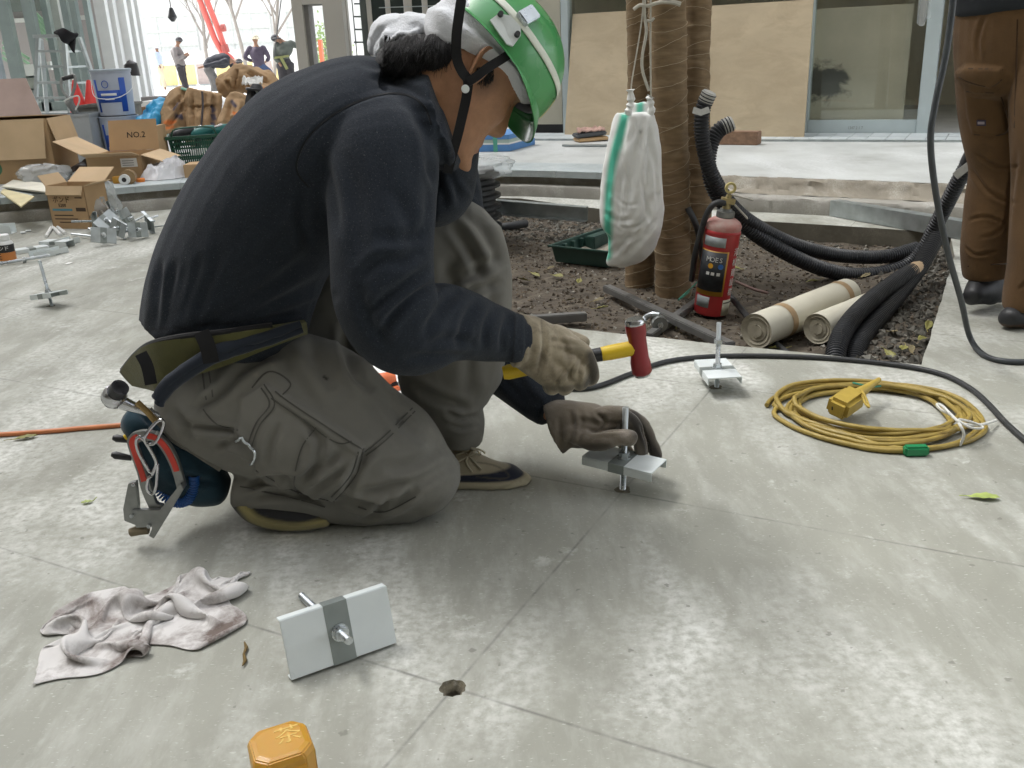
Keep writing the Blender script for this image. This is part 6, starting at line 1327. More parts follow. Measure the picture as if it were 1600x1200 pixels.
mb = MB(); mb.add([tp_(.02, d_*.30, .0805), tp_(.075, d_*.30, .0805), tp_(.075, d_*.62, .0805), tp_(.02, d_*.62, .0805), tp_(.02, d_*.30, .02), tp_(.075, d_*.30, .02), tp_(.075, d_*.62, .02), tp_(.02, d_*.62, .02)], [(0,1,2,3),(0,4,5,1),(1,5,6,2),(2,6,7,3),(3,7,4,0)]); mb.build('inner_cell', tg, tr_, world=True, bevel=.004)
mb = MB(); mb.grid(lambda i, j: tp_(.02+(w_-.04)*i, .02+(d_-.04)*j, .028+.012*noise.noise((i*4, j*5, 2))), 20, 24); mb.build('sand', M('grey sand', (.24, .22, .18), .95, 0, .2, 30, .5, 200), tr_, smooth=True, world=True)
# steel channels
def channel(name, a, b, w, h, label, up=(0,0,1), open_dir=-1):
    a, b = Vector(a), Vector(b); t = (b-a).normalized(); u = Vector(up); u = (u-t*u.dot(t)).normalized(); s_ = t.cross(u)*open_dir; th = .004
    mb = MB(); mb.bar(a+u*h/2, b+u*h/2, th, h-.0002, up=u); mb.bar(a+s_*w/2+u*(h-th/2+.0001), b+s_*w/2+u*(h-th/2+.0001), w-th, th, up=u); mb.bar(a+s_*w/2+u*(th/2-.0001), b+s_*w/2+u*(th/2-.0001), w-th, th, up=u); return solo(mb, name, galv, label, 'steel channel', a)
ca, cb_ = aty(776, 333, 4.90), aty(918, 345, 4.72); channel('steel_channel', ca, cb_, .05, .075, 'galvanised steel channel lying over the kerb left of the sack', open_dir=1)
ca, cb_ = atz(1296, 338, .0), atz(1545, 383, .0); channel('steel_channel', ca+Vector((0,0,.003)), cb_+Vector((0,0,.003)), .06, .075, 'galvanised steel channel lying on the ledge behind the conduits at right', open_dir=-1)
mb = MB(); mb.bar(atz(1438,330,.03), atz(1520,320,.03), .03, .004); solo(mb, 'metal_strip', galv, 'thin bright metal strip on the kerb behind the conduits', 'strip', atz(1470, 326, .03))
# black ribbed pipe with plastic bag
rp_ = thing('ribbed_pipe', 'large black ribbed pipe standing behind the worker\'s knee', 'pipe', (0, 0, 0)); pb = aty(727, 392, 4.72); pt_ = aty(727, 270, 4.72); rp_.location = (pb.x, pb.y, pb.z); hgt = pt_.z-pb.z
mb = MB(); prof = []; z = 0; 
while z < hgt: prof += [(.168, z), (.172, z+.006), (.196, z+.012), (.196, z+.026), (.172, z+.034), (.168, z+.048)]; z += .052
mb.lathe(prof, 44); mb.build('shell', black_rub, rp_, smooth=True)
clear = bpy.data.materials.new('clear plastic film'); clear.use_nodes = True; nt = clear.node_tree; mx = nd(nt, 'ShaderNodeMixShader', i_0=.42); t1 = nd(nt, 'ShaderNodeBsdfTransparent', i_Color=(.95, .97, .97, 1)); nt.links.new(t1.outputs[0], mx.inputs[1]); nt.links.new(nt.nodes['Principled BSDF'].outputs[0], mx.inputs[2]); nt.links.new(mx.outputs[0], nt.nodes['Material Output'].inputs[0]); b_ = nt.nodes['Principled BSDF']; b_.inputs['Base Color'].default_value = (.72, .75, .76, 1); b_.inputs['Roughness'].default_value = .18; b_.inputs['Specular IOR Level'].default_value = .8
def film(name, c, sx, sy, sz, seed, label, cat='plastic bag', n=34, op=None):
    mb = MB(); c = Vector(c)
    def f(i, j):
        a = i*2*math.pi; ph = (j-.5)*math.pi*.98; k = 1+.35*noise.noise((math.cos(a)*1.6+seed, math.sin(a)*1.6, j*3))+.16*noise.noise((math.cos(a)*5+seed, math.sin(a)*5, j*8)); fold = .10*(1-abs(noise.noise((a*2.2+seed, j*6, seed))))*2
        r = math.cos(ph)**.7*(k-fold*.6); return c+Vector((sx*r*math.cos(a), sy*r*math.sin(a), max(.002-c.z+c.z*0-sz*.98, sz*math.sin(ph)*(.9+.5*k-.5))))
    mb.grid(f, n, n, wrap=True); return solo(mb, name, clear, label, cat, c, smooth=True)
film('plastic_bag', aty(742, 262, 4.66), .20, .17, .06, 3, 'clear plastic bag draped over the top of the ribbed pipe')
mb = MB(); mb.tube([atz(775, 357, -.07), atz(800, 353, -.06), atz(822, 349, -.06)], .022, 10); solo(mb, 'pipe', black_rub, 'short black pipe end on the soil beside the ribbed pipe', 'pipe', atz(800, 353, -.07), smooth=True)
# leaves in the pit
lab_ = 'yellowing fallen leaf lying on the dark soil of the planting pit'; mes = [leaf_mesh('leaf', .055, .026, lf_y), leaf_mesh('leaf', .048, .022, lf_b, .5), leaf_mesh('leaf', .06, .024, lf_y, -.1)]
pxl = [(836,430),(818,438),(872,432),(935,470),(940,482),(1040,505),(1060,508),(860,420),(1170,462),(1270,440),(1250,412),(1150,420),(1395,520),(1412,545),(1425,548),(1440,530),(1352,432),(1215,545),(1390,555),(890,470),(1450,510),(905,440)]
rn = random.Random(8)
for u, v in pxl:
    p = atz(u, v, -.075); z_ = soil_z(p.x, p.y); p = atz(u, v, z_+.012); leaf(rn.choice(mes), p, rn.uniform(0, 6.28), lab_, (rn.uniform(-.35,.35), rn.uniform(-.35,.35)), 'fallen leaves on the soil of the pit')
# ================================================================== ON THE PLATFORM, RIGHT
plym = M('pale plywood', (.55, .455, .315), .75, 0, .1, 2.2, .06, 40, dirt=(.48, .39, .265), dirt_amt=.5, ds=3.5, stretch=(1, 1, 2.2))
cA, cB, cC, cD = atz(882, 212, .152), atz(1256, 216, .152), aty(1271, -1, 6.97), aty(895, 22, 8.03); mb = MB(); mb.quad(cA, cB, cC, cD, .012)
solo(mb, 'plywood_sheet', plym, 'large pale plywood sheet leaning on the shopfront behind the wrapped trunks', 'plywood', cA)
mb = MB(); a, b = atz(1112, 225, .15), atz(1186, 226, .15); mb.bar(a+Vector((0,0,.045)), b+Vector((0,0,.045)), .1, .09); solo(mb, 'timber_block', M('reddish timber', (.26, .16, .105), .85, 0, .25, 8, .3, 60, stretch=(1, 6, 6)), 'reddish timber block lying on the platform in front of the plywood', 'timber', a, bevel=.004)
fb = thing('foam_boards', 'strapped stack of blue foam boards on the platform behind the worker\'s chin', 'foam boards', atz(800, 236, .15)); blu = M('blue foam', (.10, .25, .52), .8, 0, .08, 10)
A, B, Cc = atz(720, 238, .15), atz(796, 237, .15), atz(836, 226, .15)
for k, (mt, z0, z1) in enumerate(((blu, .002, .05), (paper, .0505, .062), (M('pale green board', (.40, .5, .46), .7), .0625, .085), (blu, .087, .118))):
    mb = MB(); q3 = Cc+(A-B); P = [A, B, Cc, q3]; mb.add([p+Vector((0,0,z0)) for p in P]+[p+Vector((0,0,z1)) for p in P], [(3,2,1,0),(4,5,6,7)]+[(i, (i+1) % 4, 4+(i+1) % 4, 4+i) for i in range(4)]); mb.build('board', mt, fb, world=True)
mb = MB(); mb.bar(A.lerp(B, .72)+Vector((0,-.004,.0)), A.lerp(B, .72)+Vector((0,-.004,.12)), .03, .004, up=(0,1,0)); mb.build('strap', M('green strap', (.10, .38, .28), .6), fb, world=True)
fl = thing('hand_float', 'grey sponge float with wooden back and a pink cloth on the platform edge', 'float', atz(922, 221, .15)); a, b = atz(900, 222, .15), atz(946, 219, .15)
mb = MB(); mb.bar(a+Vector((0,0,.016)), b+Vector((0,0,.022)), .16, .026); mb.build('wooden_back', M('pale wood', (.50, .34, .18), .8), fl, world=True, bevel=.006); mb = MB(); mb.bar(a+Vector((-.01,0,.047)), b+Vector((-.01,0,.062)), .15, .03); mb.build('sponge', M('dark grey sponge', (.09, .095, .10), .9), fl, world=True, bevel=.008)
mb = MB(); mb.grid(lambda i, j: a.lerp(b, .05+.9*i)+Vector((0, .08-.16*j+.02, .085+.03*abs(noise.noise((i*5, j*5, 3)))+.02*noise.noise((i*11, j*11, 5)))), 24, 14); o = mb.build('cloth', M('pink cloth', (.50, .33, .28), .9), fl, smooth=True, world=True); so = o.modifiers.new('s', 'SOLIDIFY'); so.thickness = .012
mb = MB(); mb.bar(atz(880, 227, .16), atz(965, 227, .16), .05, .012); solo(mb, 'metal_strip', galv, 'flat grey metal strip on the platform under the sponge float', 'strip', atz(900, 227, .15))
wr = thing('plastic_wrap', 'torn clear protective film hanging on the aluminium door frame', 'film', aty(1448, 20, 6.7)); mb = MB(); mb.grid(lambda i, j: aty(1434+26*i*(1-.25*j), -60+95*j+6*math.sin(i*5), 6.66)+Vector((0, -.02*math.sin(i*9+j*4), 0)), 16, 24); mb.build('sheet', clear, wr, smooth=True, world=True)
alb = M('pencil mark', (.25, .28, .28), .8)
pM = q(.15, .0035, .05); Mw = frame(pM, QD, (0,0,1)); 
tx = text('1347 2 1 7', .030, alb, shop, Matrix.Translation(-Q0) @ frame(q(.34, .0042, .045), QD, (0,0,1)), 'pencil_mark', sx=.8); 
# ================================================================== PERSON AT THE RIGHT EDGE
m_brown = fabric_mat('brown duck trousers', (.135, .078, .036), 1300, .2, 6, .97, .5, attr=[('seam', (.05, .022, .008)), ('worn', (.15, .08, .04))], sheen=.08, dirt=(.10, .06, .03), dirt_amt=.4, ds=9)
m_bshoe = M('black work shoe', (.022, .023, .026), .5, 0, .25, 14, .15, 70, dirt=(.10, .09, .075), dirt_amt=.3, ds=14, attr=[('sole', (.075, .045, .028))])
YL, YR = 2.86, 2.66
pb_ = [limb([SH(aty(1610, -950, 2.80), .08), SH(aty(1612, -1010, 2.80), .085), SH(aty(1614, -1060, 2.8), .06)]), limb([SH(aty(1612, -900, 2.8), .055), SH(aty(1612, -820, 2.8), .07), SH(aty(1608, -500, 2.8), .12), SH(aty(1600, -60, 2.8), .11)]),
    limb([SH(aty(1585, 20, YL), .08), SH(aty(1552, 230, YL), .05), SH(aty(1545, 440, YL), .035)]), limb([SH(aty(1640, 20, 2.72), .08), SH(aty(1628, 240, YR), .05), SH(aty(1606, 480, YR), .035)]),
    limb([SH(aty(1590, -780, 2.85), .05), SH(aty(1560, -500, 3.0), .042), SH(aty(1600, -300, 2.9), .035), SH(aty(1640, -230, 2.8), .03)]), limb([SH(aty(1650, -780, 2.7), .05), SH(aty(1700, -500, 2.6), .042), SH(aty(1690, -300, 2.65), .035), SH(aty(1660, -230, 2.7), .03)])]
pbs = Skin(pb_, .009, 3); p2 = pbs.build('person', m_skin, loc=aty(1575, 500, 2.78)); tag(p2, 'standing person in brown cargo trousers and black shoes cut off by the right edge', 'person')
bt = Skin([limb([T(1612, -15, 2.80, 105, .17), T(1606, 50, 2.80, 106, .17), T(1600, 110, 2.80, 100, .16)], cap0=.1), limb([T(1566, 40, YL, 66, .10), T(1557, 120, YL, 60, .11), T(1560, 200, YL, 53, .105), T(1568, 260, YL, 50, .10), T(1560, 320, YL, 50, .098), T(1548, 380, YL, 44, .09), T(1545, 414, YL, 39, .08), T(1545, 430, YL, 36, .072)], cap1=.05),
    limb([T(1650, 60, 2.70, 66, .11), T(1644, 180, YR, 60, .11), T(1640, 300, YR, 54, .10), T(1628, 400, YR, 48, .095), T(1611, 460, YR, 40, .08), T(1609, 478, YR, 38, .08)], cap1=.05)], .0065, 4)
bt.rough(.0035, 9, 6, (1, 1, .6)); bt.refresh()
bt.raise_([(1497,110),(1512,104),(1567,106),(1566,124),(1548,136),(1512,128),(1496,120)], .012, 2.0); bt.raise_([(1508,138),(1560,138),(1575,205),(1560,212),(1520,208),(1512,180)], .006, 2.5)
for ln, w, d in (([(1512,142),(1530,146),(1555,145)], 3, .008), ([(1516,262),(1545,300),(1590,320)], 6, .014), ([(1525,240),(1560,262),(1598,258)], 5, .010), ([(1512,345),(1540,338),(1575,352)], 4, .012), ([(1508,385),(1525,398),(1560,392)], 4, .014), ([(1580,330),(1560,362),(1530,372)], 5, .010), ([(1590,230),(1580,300),(1572,380)], 8, .012), ([(1540,20),(1528,60),(1530,95)], 6, .010), ([(1585,110),(1572,160),(1580,215)], 7, .008), ([(1612,430),(1600,445),(1590,452)], 4, .010)): bt.crease(ln, w*.55, d*.5)
BSEAM = []
for ln in ([(1513,107),(1567,109)], [(1498,120),(1513,128),(1548,136),(1565,124)], [(1560,140),(1577,206),(1522,210)], [(1510,143),(1553,145)], [(1590,30),(1585,200)], [(1512,416),(1575,412)]): BSEAM.append(ln)
bt.refresh(); bto = bt.build('trousers', m_brown, p2); B_BT = bvh(bt.V, bt.F); m_bseam = fabric_mat('duck seam', (.05, .026, .011), 1300, .2, 20, .9, .3)
for ln in BSEAM: px_ribbon('seam', m_bseam, ln, .004, .0014, bto, [B_BT], .0003, 6)
mb = MB(); c = [on([bvh(bt.V, bt.F)], u, v, .003, 2.8)[0] for u, v in ((1527,187),(1541,187),(1541,196),(1527,196))]; mb.quad(*c, .001); mb.build('pocket_label', M('dark label', (.04, .03, .06), .6), p2, world=True)
mb = MB(); c = [on([bvh(bt.V, bt.F)], u, v, .0045, 2.8)[0] for u, v in ((1529,189.5),(1539,189.5),(1539,193.5),(1529,193.5))]; mb.quad(*c, .001); mb.build('pocket_label', M('pale label', (.35, .3, .32), .6), p2, world=True)
jk = Skin([limb([T(1620, -760, 2.80, 90, .12), T(1616, -600, 2.80, 125, .16), T(1612, -300, 2.80, 122, .17), T(1610, -60, 2.80, 112, .18), T(1610, 6, 2.80, 108, .18)], cap1=.05), limb([T(1590, -760, 2.85, 40, .07), T(1560, -500, 3.0, 38, .065), T(1600, -300, 2.9, 30, .05)]), limb([T(1650, -760, 2.7, 40, .07), T(1700, -500, 2.6, 38, .065), T(1690, -300, 2.65, 30, .05)])], .010, 4); jk.build('jacket', M('dark jacket', (.02, .024, .03), .9), p2)
for (u0, v0, u1, v1, y) in ((1524, 452, 1566, 458, YL), (1580, 490, 1640, 498, YR-.02)):
    a = atz(u0, 478 if y > 2.8 else 512, .045); 
s1 = Skin([limb([T(1520, 462, YL-.05, 15, .035), T(1535, 452, YL-.02, 26, .042), T(1552, 448, YL, 28, .042), T(1566, 452, YL+.03, 22, .038)], cap0=.9, cap1=.7)], .005, 3); s1.V[:, 2] = np.maximum(s1.V[:, 2], .003); s1.refresh(); s1.att['sole'] = np.clip((.022-s1.V[:, 2])/.004, 0, 1); s1.build('shoe', m_bshoe, p2)
s2 = Skin([limb([T(1578, 496, YR-.03, 16, .036), T(1592, 492, YR-.01, 22, .042), T(1610, 488, YR, 26, .042), T(1640, 486, YR+.02, 26, .04)], cap0=.9, cap1=.7)], .005, 3); s2.V[:, 2] = np.maximum(s2.V[:, 2], .003); s2.refresh(); s2.att['sole'] = np.clip((.022-s2.V[:, 2])/.004, 0, 1); s2.build('shoe', m_bshoe, p2)
# ================================================================== ON THE PLATFORM, LEFT
PZ = .15
def B_(u, v): return atz(u, v, PZ)
def obox(a, b, depth, h, mb=None, z0=0.0, out=None):
    """box whose front foot runs from a to b; grows back from the viewer"""
    a, b = Vector(a), Vector(b); t = (b-a).normalized(); n = Vector((-t.y, t.x, 0)); n = n if n.y > 0 else -n; mb = mb or MB(); u = Vector((0,0,1))
    P = [a+u*z0, b+u*z0, b+n*depth+u*z0, a+n*depth+u*z0]; mb.add(P+[p+u*h for p in P], [(3,2,1,0),(4,5,6,7),(0,1,5,4),(1,2,6,5),(2,3,7,6),(3,0,4,7)]); return mb, t, n
def carton(name, label, a, b, depth, h, flaps, mat=card, th=.005):
    """an open cardboard box: four walls, floor and flaps given as (side, angle, length)"""
    a, b = Vector(a), Vector(b); t = (b-a).normalized(); n = Vector((-t.y, t.x, 0)); n = n if n.y > 0 else -n; w = (b-a).length; u = Vector((0,0,1))
    r = thing(name, label, 'box', a); c = [a, b, b+n*depth, a+n*depth]; mb = MB()
    for i in range(4):
        p, q_ = c[i], c[(i+1) % 4]; o = ((c[0]+c[2])/2-(p+q_)/2).normalized()*th; mb.add([p, q_, q_+u*h, p+u*h, p+o, q_+o, q_+o+u*h, p+o+u*h], [(0,1,2,3),(7,6,5,4),(3,2,6,7),(0,3,7,4),(1,5,6,2),(0,4,5,1)])
    mb.build('walls', mat, r, world=True)
    mb = MB(); mb.add([x+u*.002+(sum(c, Vector())/4-x)*.02 for x in c]+[x+u*.006+(sum(c, Vector())/4-x)*.02 for x in c], [(3,2,1,0),(4,5,6,7),(0,1,5,4),(1,2,6,5),(2,3,7,6),(3,0,4,7)]); mb.build('bottom', mat, r, world=True)
    for (s_, ang, L) in flaps:
        p, q_ = c[s_]+u*(h+.001), c[(s_+1) % 4]+u*(h+.001); o = ((p+q_)/2-(c[0]+c[2])/2-u*(h+.001)); o.z = 0; o.normalize(); d = o*math.cos(ang)+u*math.sin(ang); e = (q_-p)*.02; mb = MB(); k = d.cross((q_-p).normalized())*.0025
        mb.add([p+e+k, q_-e+k, q_-e*2+d*L+k, p+e*2+d*L+k, p+e-k, q_-e-k, q_-e*2+d*L-k, p+e*2+d*L-k], [(0,1,2,3),(7,6,5,4),(0,4,5,1),(1,5,6,2),(2,6,7,3),(3,7,4,0)]); mb.build('flap', card2 if ang < 1 else mat, r, world=True)
    return r, t, n
# big carton at the left edge
a, b = B_(-95, 292), B_(92, 284); bb, t, n = carton('cardboard_box', 'big worn cardboard box at the left edge, nearest of the boxes', a, b, .34, .40, [(0, -1.40, .25), (1, -1.35, .16), (2, 3.08, .335)], card)
text('', .02, ink, bb, Matrix.Identity(4)) if False else None
mb = MB(); gmk = atz(3, 262, .2); mb.cyl((0,0,0), (0,0,.001), .045, 20); 
for i, v in enumerate(mb.v): mb.v[i] = (frame(a.lerp(b, .50)+Vector((0,0,.10))-n*.0015, t, (0,0,1)) @ v)
mb.build('green_mark', M('faded green print', (.09, .22, .12), .8), bb, world=True)
# leaning pinkish board
A, B2 = B_(-40, 215), B_(70, 214); A = aty(-40, 205, 8.4); B2 = aty(84, 200, 8.4); A.z = B2.z = .152; C2 = aty(40, 122, 8.8); D2 = aty(-70, 126, 8.8); mb = MB(); mb.quad(A, B2, C2, D2, .012); solo(mb, 'board', M('pinkish board', (.40, .30, .26), .85, 0, .1, 4), 'pinkish brown board leaning behind the big cardboard box', 'board', A)
# carton with NO.2 on the raised flap
a, b = B_(141, 285), B_(226, 281); b2, t, n = carton('cardboard_box', 'open cardboard box with a raised flap marked NO.2', a, b, .40, .155, [(2, 1.35, .20), (0, .25, .12), (1, -.35, .14), (3, .5, .22)], card)
hF = Vector((0,0,.155)); f0 = (a+b)/2+n*.40+hF; dF = n*math.cos(1.35)+Vector((0,0,1))*math.sin(1.35)
text('NO.2', .055, ink, b2, Matrix.Translation(-a) @ frame(f0+dF*.10-n*.0045+t*.02, t, dF))
mb = MB(); mb.add([a.lerp(b, x)+Vector((0,0,z))-n*y for y in (.0005, .0015) for x, z in ((.62, .085), (.92, .085), (.92, .14), (.62, .14))], [(0,1,2,3),(7,6,5,4),(0,4,5,1),(1,5,6,2),(2,6,7,3),(3,7,4,0)]); mb.build('paper_label', paper, b2, world=True)
for k in range(3): mb = MB(); mb.add([a.lerp(b, x)+Vector((0,0,z))-n*y for y in (.0018, .0022) for x, z in ((.65, .094+.014*k), (.86, .094+.014*k), (.86, .099+.014*k), (.65, .099+.014*k))], [(0,1,2,3),(7,6,5,4),(0,4,5,1),(1,5,6,2),(2,6,7,3),(3,7,4,0)]); mb.build('label_print', M('faint print', (.3, .3, .3), .8), b2, world=True)
mb, t_, n_ = obox(B_(246, 268), B_(262, 262), .03, .30); solo(mb, 'cardboard_sheet', card, 'upright cardboard flap between the NO.2 box and the green basket', 'cardboard', B_(250, 266))
mb, t_, n_ = obox(B_(289, 279), B_(345, 276), .18, .085); s3 = solo(mb, 'cardboard_box', card, 'small closed cardboard box under the green basket on the kerb', 'box', B_(289, 279), bevel=.003)
# glue carton on the slab
a, b = atz(84, 357, 0), atz(143, 358, 0); gb2, t, n = carton('cardboard_box', 'small open brown box with katakana print standing on the slab at the kerb', a, b, .17, .235, [(2, .55, .13), (0, -1.2, .05), (3, .9, .07), (1, .3, .05)], card)
inkb = M('brown black print', (.07, .045, .03), .8); inkc = M('blue print', (.10, .26, .33), .8)
def on_front(x, z, off=.0016): return Matrix.Translation(-a) @ frame(a.lerp(b, x)+Vector((0,0,z))-n*off, t, (0,0,1))
text('ボンド', .040, inkb, gb2, on_front(.36, .160)); text('E200', .026, inkb, gb2, on_front(.36, .130)); 
def front_bar(x0, x1, z0, z1, mat, nm='print_band'):
    mb = MB(); mb.add([a.lerp(b, x)+Vector((0,0,z))-n*y for y in (.0004, .0014) for x, z in ((x0, z0), (x1, z0), (x1, z1), (x0, z1))], [(0,1,2,3),(7,6,5,4),(0,4,5,1),(1,5,6,2),(2,6,7,3),(3,7,4,0)]); mb.build(nm, mat, gb2, world=True)
front_bar(.08, .60, .100, .112, inkc); front_bar(.08, .62, .186, .194, inkc); front_bar(.70, .95, .098, .118, inkb); front_bar(.1, .6, .072, .078, inkb); front_bar(.1, .7, .052, .058, inkb); front_bar(.2, .6, .034, .039, inkb); front_bar(.72, .9, .17, .175, inkb)
# plastic bags, glove, tape, jar, cloth
film('plastic_bag', B_(72, 288)+Vector((0,0,.06)), .17, .12, .075, 5, 'clear plastic bag of screws on the kerb in front of the big box'); film('plastic_bag', B_(140, 283)+Vector((0,0,.035)), .12, .07, .045, 9, 'small clear plastic bag on the kerb in front of the NO.2 box'); film('plastic_bag', atz(148, 352, 0)+Vector((0,.0,.085)), .11, .09, .11, 13, 'clear plastic bag standing between the katakana box and the bracket pile')
film('plastic_bag', atz(168, 345, 0)+Vector((0,.05,.11)), .07, .06, .12, 17, 'upright clear plastic bag leaning on the bracket pile')
gv = Skin([limb([T(112, 276, 6.25, 8, .05), T(122, 270, 6.3, 12, .06), T(138, 262, 6.4, 13, .06), T(148, 256, 6.45, 8, .04)])], .008, 3); gv.rough(.014, 18, 2); gv.refresh(); o = gv.build('leather_glove', M('dark brown leather', (.045, .028, .022), .5, 0, .3, 20), None, B_(125, 280)); tag(o, 'dark brown crumpled leather glove beside the NO.2 box', 'glove')
tr2 = thing('tape_roll', 'brown tape roll with white core on the kerb', 'tape', B_(205, 288)); c = B_(203, 288)+Vector((0,0,.045)); mb = MB(); ax = Vector((.15,-1,0)).normalized(); mb.tube([c-ax*.025, c+ax*.025], .045, 20); mb.build('tape', M('brown tape edge', (.30, .2, .10), .4), tr2, smooth=True, world=True); c2 = B_(200, 288)+Vector((0,-.03,.035)); mb = MB(); mb.tube([c2-ax*.02, c2+ax*.03], .032, 20); mb.build('core', white_p, tr2, smooth=True, world=True); mb = MB(); mb.tube([c2+ax*.0305, c2+ax*.031], .014, 14); mb.build('hole', blackp, tr2, world=True)
mb = MB(); c = B_(186, 287); mb.lathe([(.03,0),(.034,.01),(.034,.04),(.03,.045)], 18, c); solo(mb, 'small_jar', org, 'small amber jar left of the tape roll', 'jar', c, smooth=True); mb = MB(); c = B_(220, 285); mb.lathe([(.026,0),(.028,.004),(.028,.022),(.024,.026)], 18, c); solo(mb, 'bottle_cap', M('orange cap', (.75, .22, .03), .4), 'orange cap right of the tape roll', 'cap', c, smooth=True)
cc = B_(256, 279); ctop = aty(276, 248, cc.y+.05)-cc
def heap(i, j):
    a = i*6.2832; r = j; rid = 1-abs(noise.noise((math.cos(a)*2.2+3, math.sin(a)*2.2, r*2.5))); rid2 = 1-abs(noise.noise((math.cos(a)*6, math.sin(a)*6+7, r*5)))
    R_ = .135*(1+.35*noise.noise((math.cos(a)*1.7, math.sin(a)*1.7, 5))); h = (1-r)**1.25*ctop.z+(.05*rid**3+.022*rid2**3)*min(1, (1-r)*4)*(.3+r)
    return Vector((cc.x+R_*r*1.15*math.cos(a)+ctop.x*(1-r), cc.y+R_*r*math.sin(a)+.05*(1-r), .157+max(0, h)))
mb = MB(); mb.grid(heap, 120, 44, wrap=True); solo(mb, 'cloth', M('white cloth', (.72, .72, .74), .95), 'crumpled white cloth on the kerb beside the green basket', 'cloth', cc, smooth=True)
# strips of board on the kerb at the far left
mb = MB(); mb.quad(B_(4, 296)+Vector((0,0,.02)), B_(80, 307)+Vector((0,-.05,.035)), B_(98, 299)+Vector((0,0,.04)), B_(22, 288)+Vector((0,0,.03)), .01); solo(mb, 'board_strip', M('cream board', (.70, .68, .58), .8), 'cream strip of board lying over the kerb edge, upper one at far left', 'board', B_(40, 298))
mb = MB(); mb.quad(B_(2, 304)+Vector((0,0,.015)), B_(40, 320)+Vector((0,-.05,0)), B_(55, 312)+Vector((0,0,.02)), B_(6, 298)+Vector((0,0,.012)), .008); solo(mb, 'board_strip', M('yellowed board', (.62, .55, .33), .8), 'yellowed strip of board drooping over the kerb edge, lower one at far left', 'board', B_(20, 308))
# basket and tools
gk = M('green basket plastic', (.012, .075, .045), .4, 0, .2, 12); bk = thing('basket', 'dark green plastic basket full of tools on the platform', 'basket', B_(306, 262)); L0, R0 = B_(276, 262), B_(345, 257); tb = (R0-L0).normalized(); nb = Vector((-tb.y, tb.x, 0)); wB = (R0-L0).length; dB = .27; hB = .215
def bp(x, y, z): f = 1+.16*z/hB; cx, cy = wB/2, dB/2; return L0+tb*(cx+(x-cx)*f)+nb*(cy+(y-cy)*f)+Vector((0,0,z))
mb = MB(); C4 = lambda z, o=0: [bp(-o,-o,z), bp(wB+o,-o,z), bp(wB+o,dB+o,z), bp(-o,dB+o,z)]
mb.add(C4(hB)+C4(hB, .018)+C4(hB-.02, .018)+C4(hB-.022, 0), [(j*4+i, j*4+(i+1) % 4, ((j+1) % 4)*4+(i+1) % 4, ((j+1) % 4)*4+i) for j in range(4) for i in range(4)]); mb.build('rim', gk, bk, world=True)
mb = MB(); mb.add(C4(0)+C4(.006), [(3,2,1,0),(4,5,6,7)]+[(i, (i+1) % 4, 4+(i+1) % 4, 4+i) for i in range(4)]); mb.build('bottom', gk, bk, world=True)
mb = MB()
for s_ in range(4):
    c4 = [(0,0),(wB,0),(wB,dB),(0,dB)]; p, q_ = c4[s_], c4[(s_+1) % 4]; m = 22 if s_ % 2 == 0 else 14
    for k in range(m+1): f = k/m; x, y = p[0]+(q_[0]-p[0])*f, p[1]+(q_[1]-p[1])*f; mb.bar(bp(x, y, .003), bp(x, y, hB-.004), .007, .006)
    for z in (.03, .07, .13, .165): mb.bar(bp(*p, z), bp(*q_, z), .005, .012)
mb.build('slats', gk, bk, world=True)
mb = MB(); mb.tube(spline([bp(.02, 0, hB), bp(.05, -.05, hB+.05), bp(wB/2, -.06, hB+.06), bp(wB-.05, -.05, hB+.05), bp(wB-.02, 0, hB)], 6), .006, 7); mb.build('handle', gk, bk, smooth=True, world=True)
teal = M('teal tool casing', (.02, .16, .15), .45); rn = random.Random(4)
for k, (x, y, lab, mt) in enumerate(((.08, .10, 'dark power tool sticking out of the left of the green basket', blackp), (.20, .12, 'teal power drill lying on top in the green basket', teal), (.30, .16, 'second teal power tool at the right in the green basket', teal))):
    p_ = thing('power_tool', lab, 'power tool', bp(x, y, hB)); a_, b_2 = bp(x-.07, y, hB-.01), bp(x+.07, y+.03, hB+.035); mb = MB(); mb.tube([a_, a_.lerp(b_2, .2), a_.lerp(b_2, .7), b_2], [.025, .038, .034, .018], 10); mb.build('casing', mt, p_, smooth=True, world=True); mb = MB(); mb.tube([a_.lerp(b_2, .3), a_.lerp(b_2, .2)-Vector((0,0,.10))], .022, 8); mb.build('grip', blackp, p_, smooth=True, world=True); mb = MB(); mb.tube([b_2, b_2+(b_2-a_).normalized()*.06], .008, 8); mb.build('bit', chrome, p_, smooth=True, world=True)
Xw = None
mb = MB(); mb.grid(lambda i, j: bp(.10+.22*i, .03+.18*j, .06+.10*abs(noise.noise((i*4, j*4, 8)))), 20, 16); solo(mb, 'cloth', paper, 'white paper rag inside the green basket', 'cloth', bp(.2, .1, .1), smooth=True)
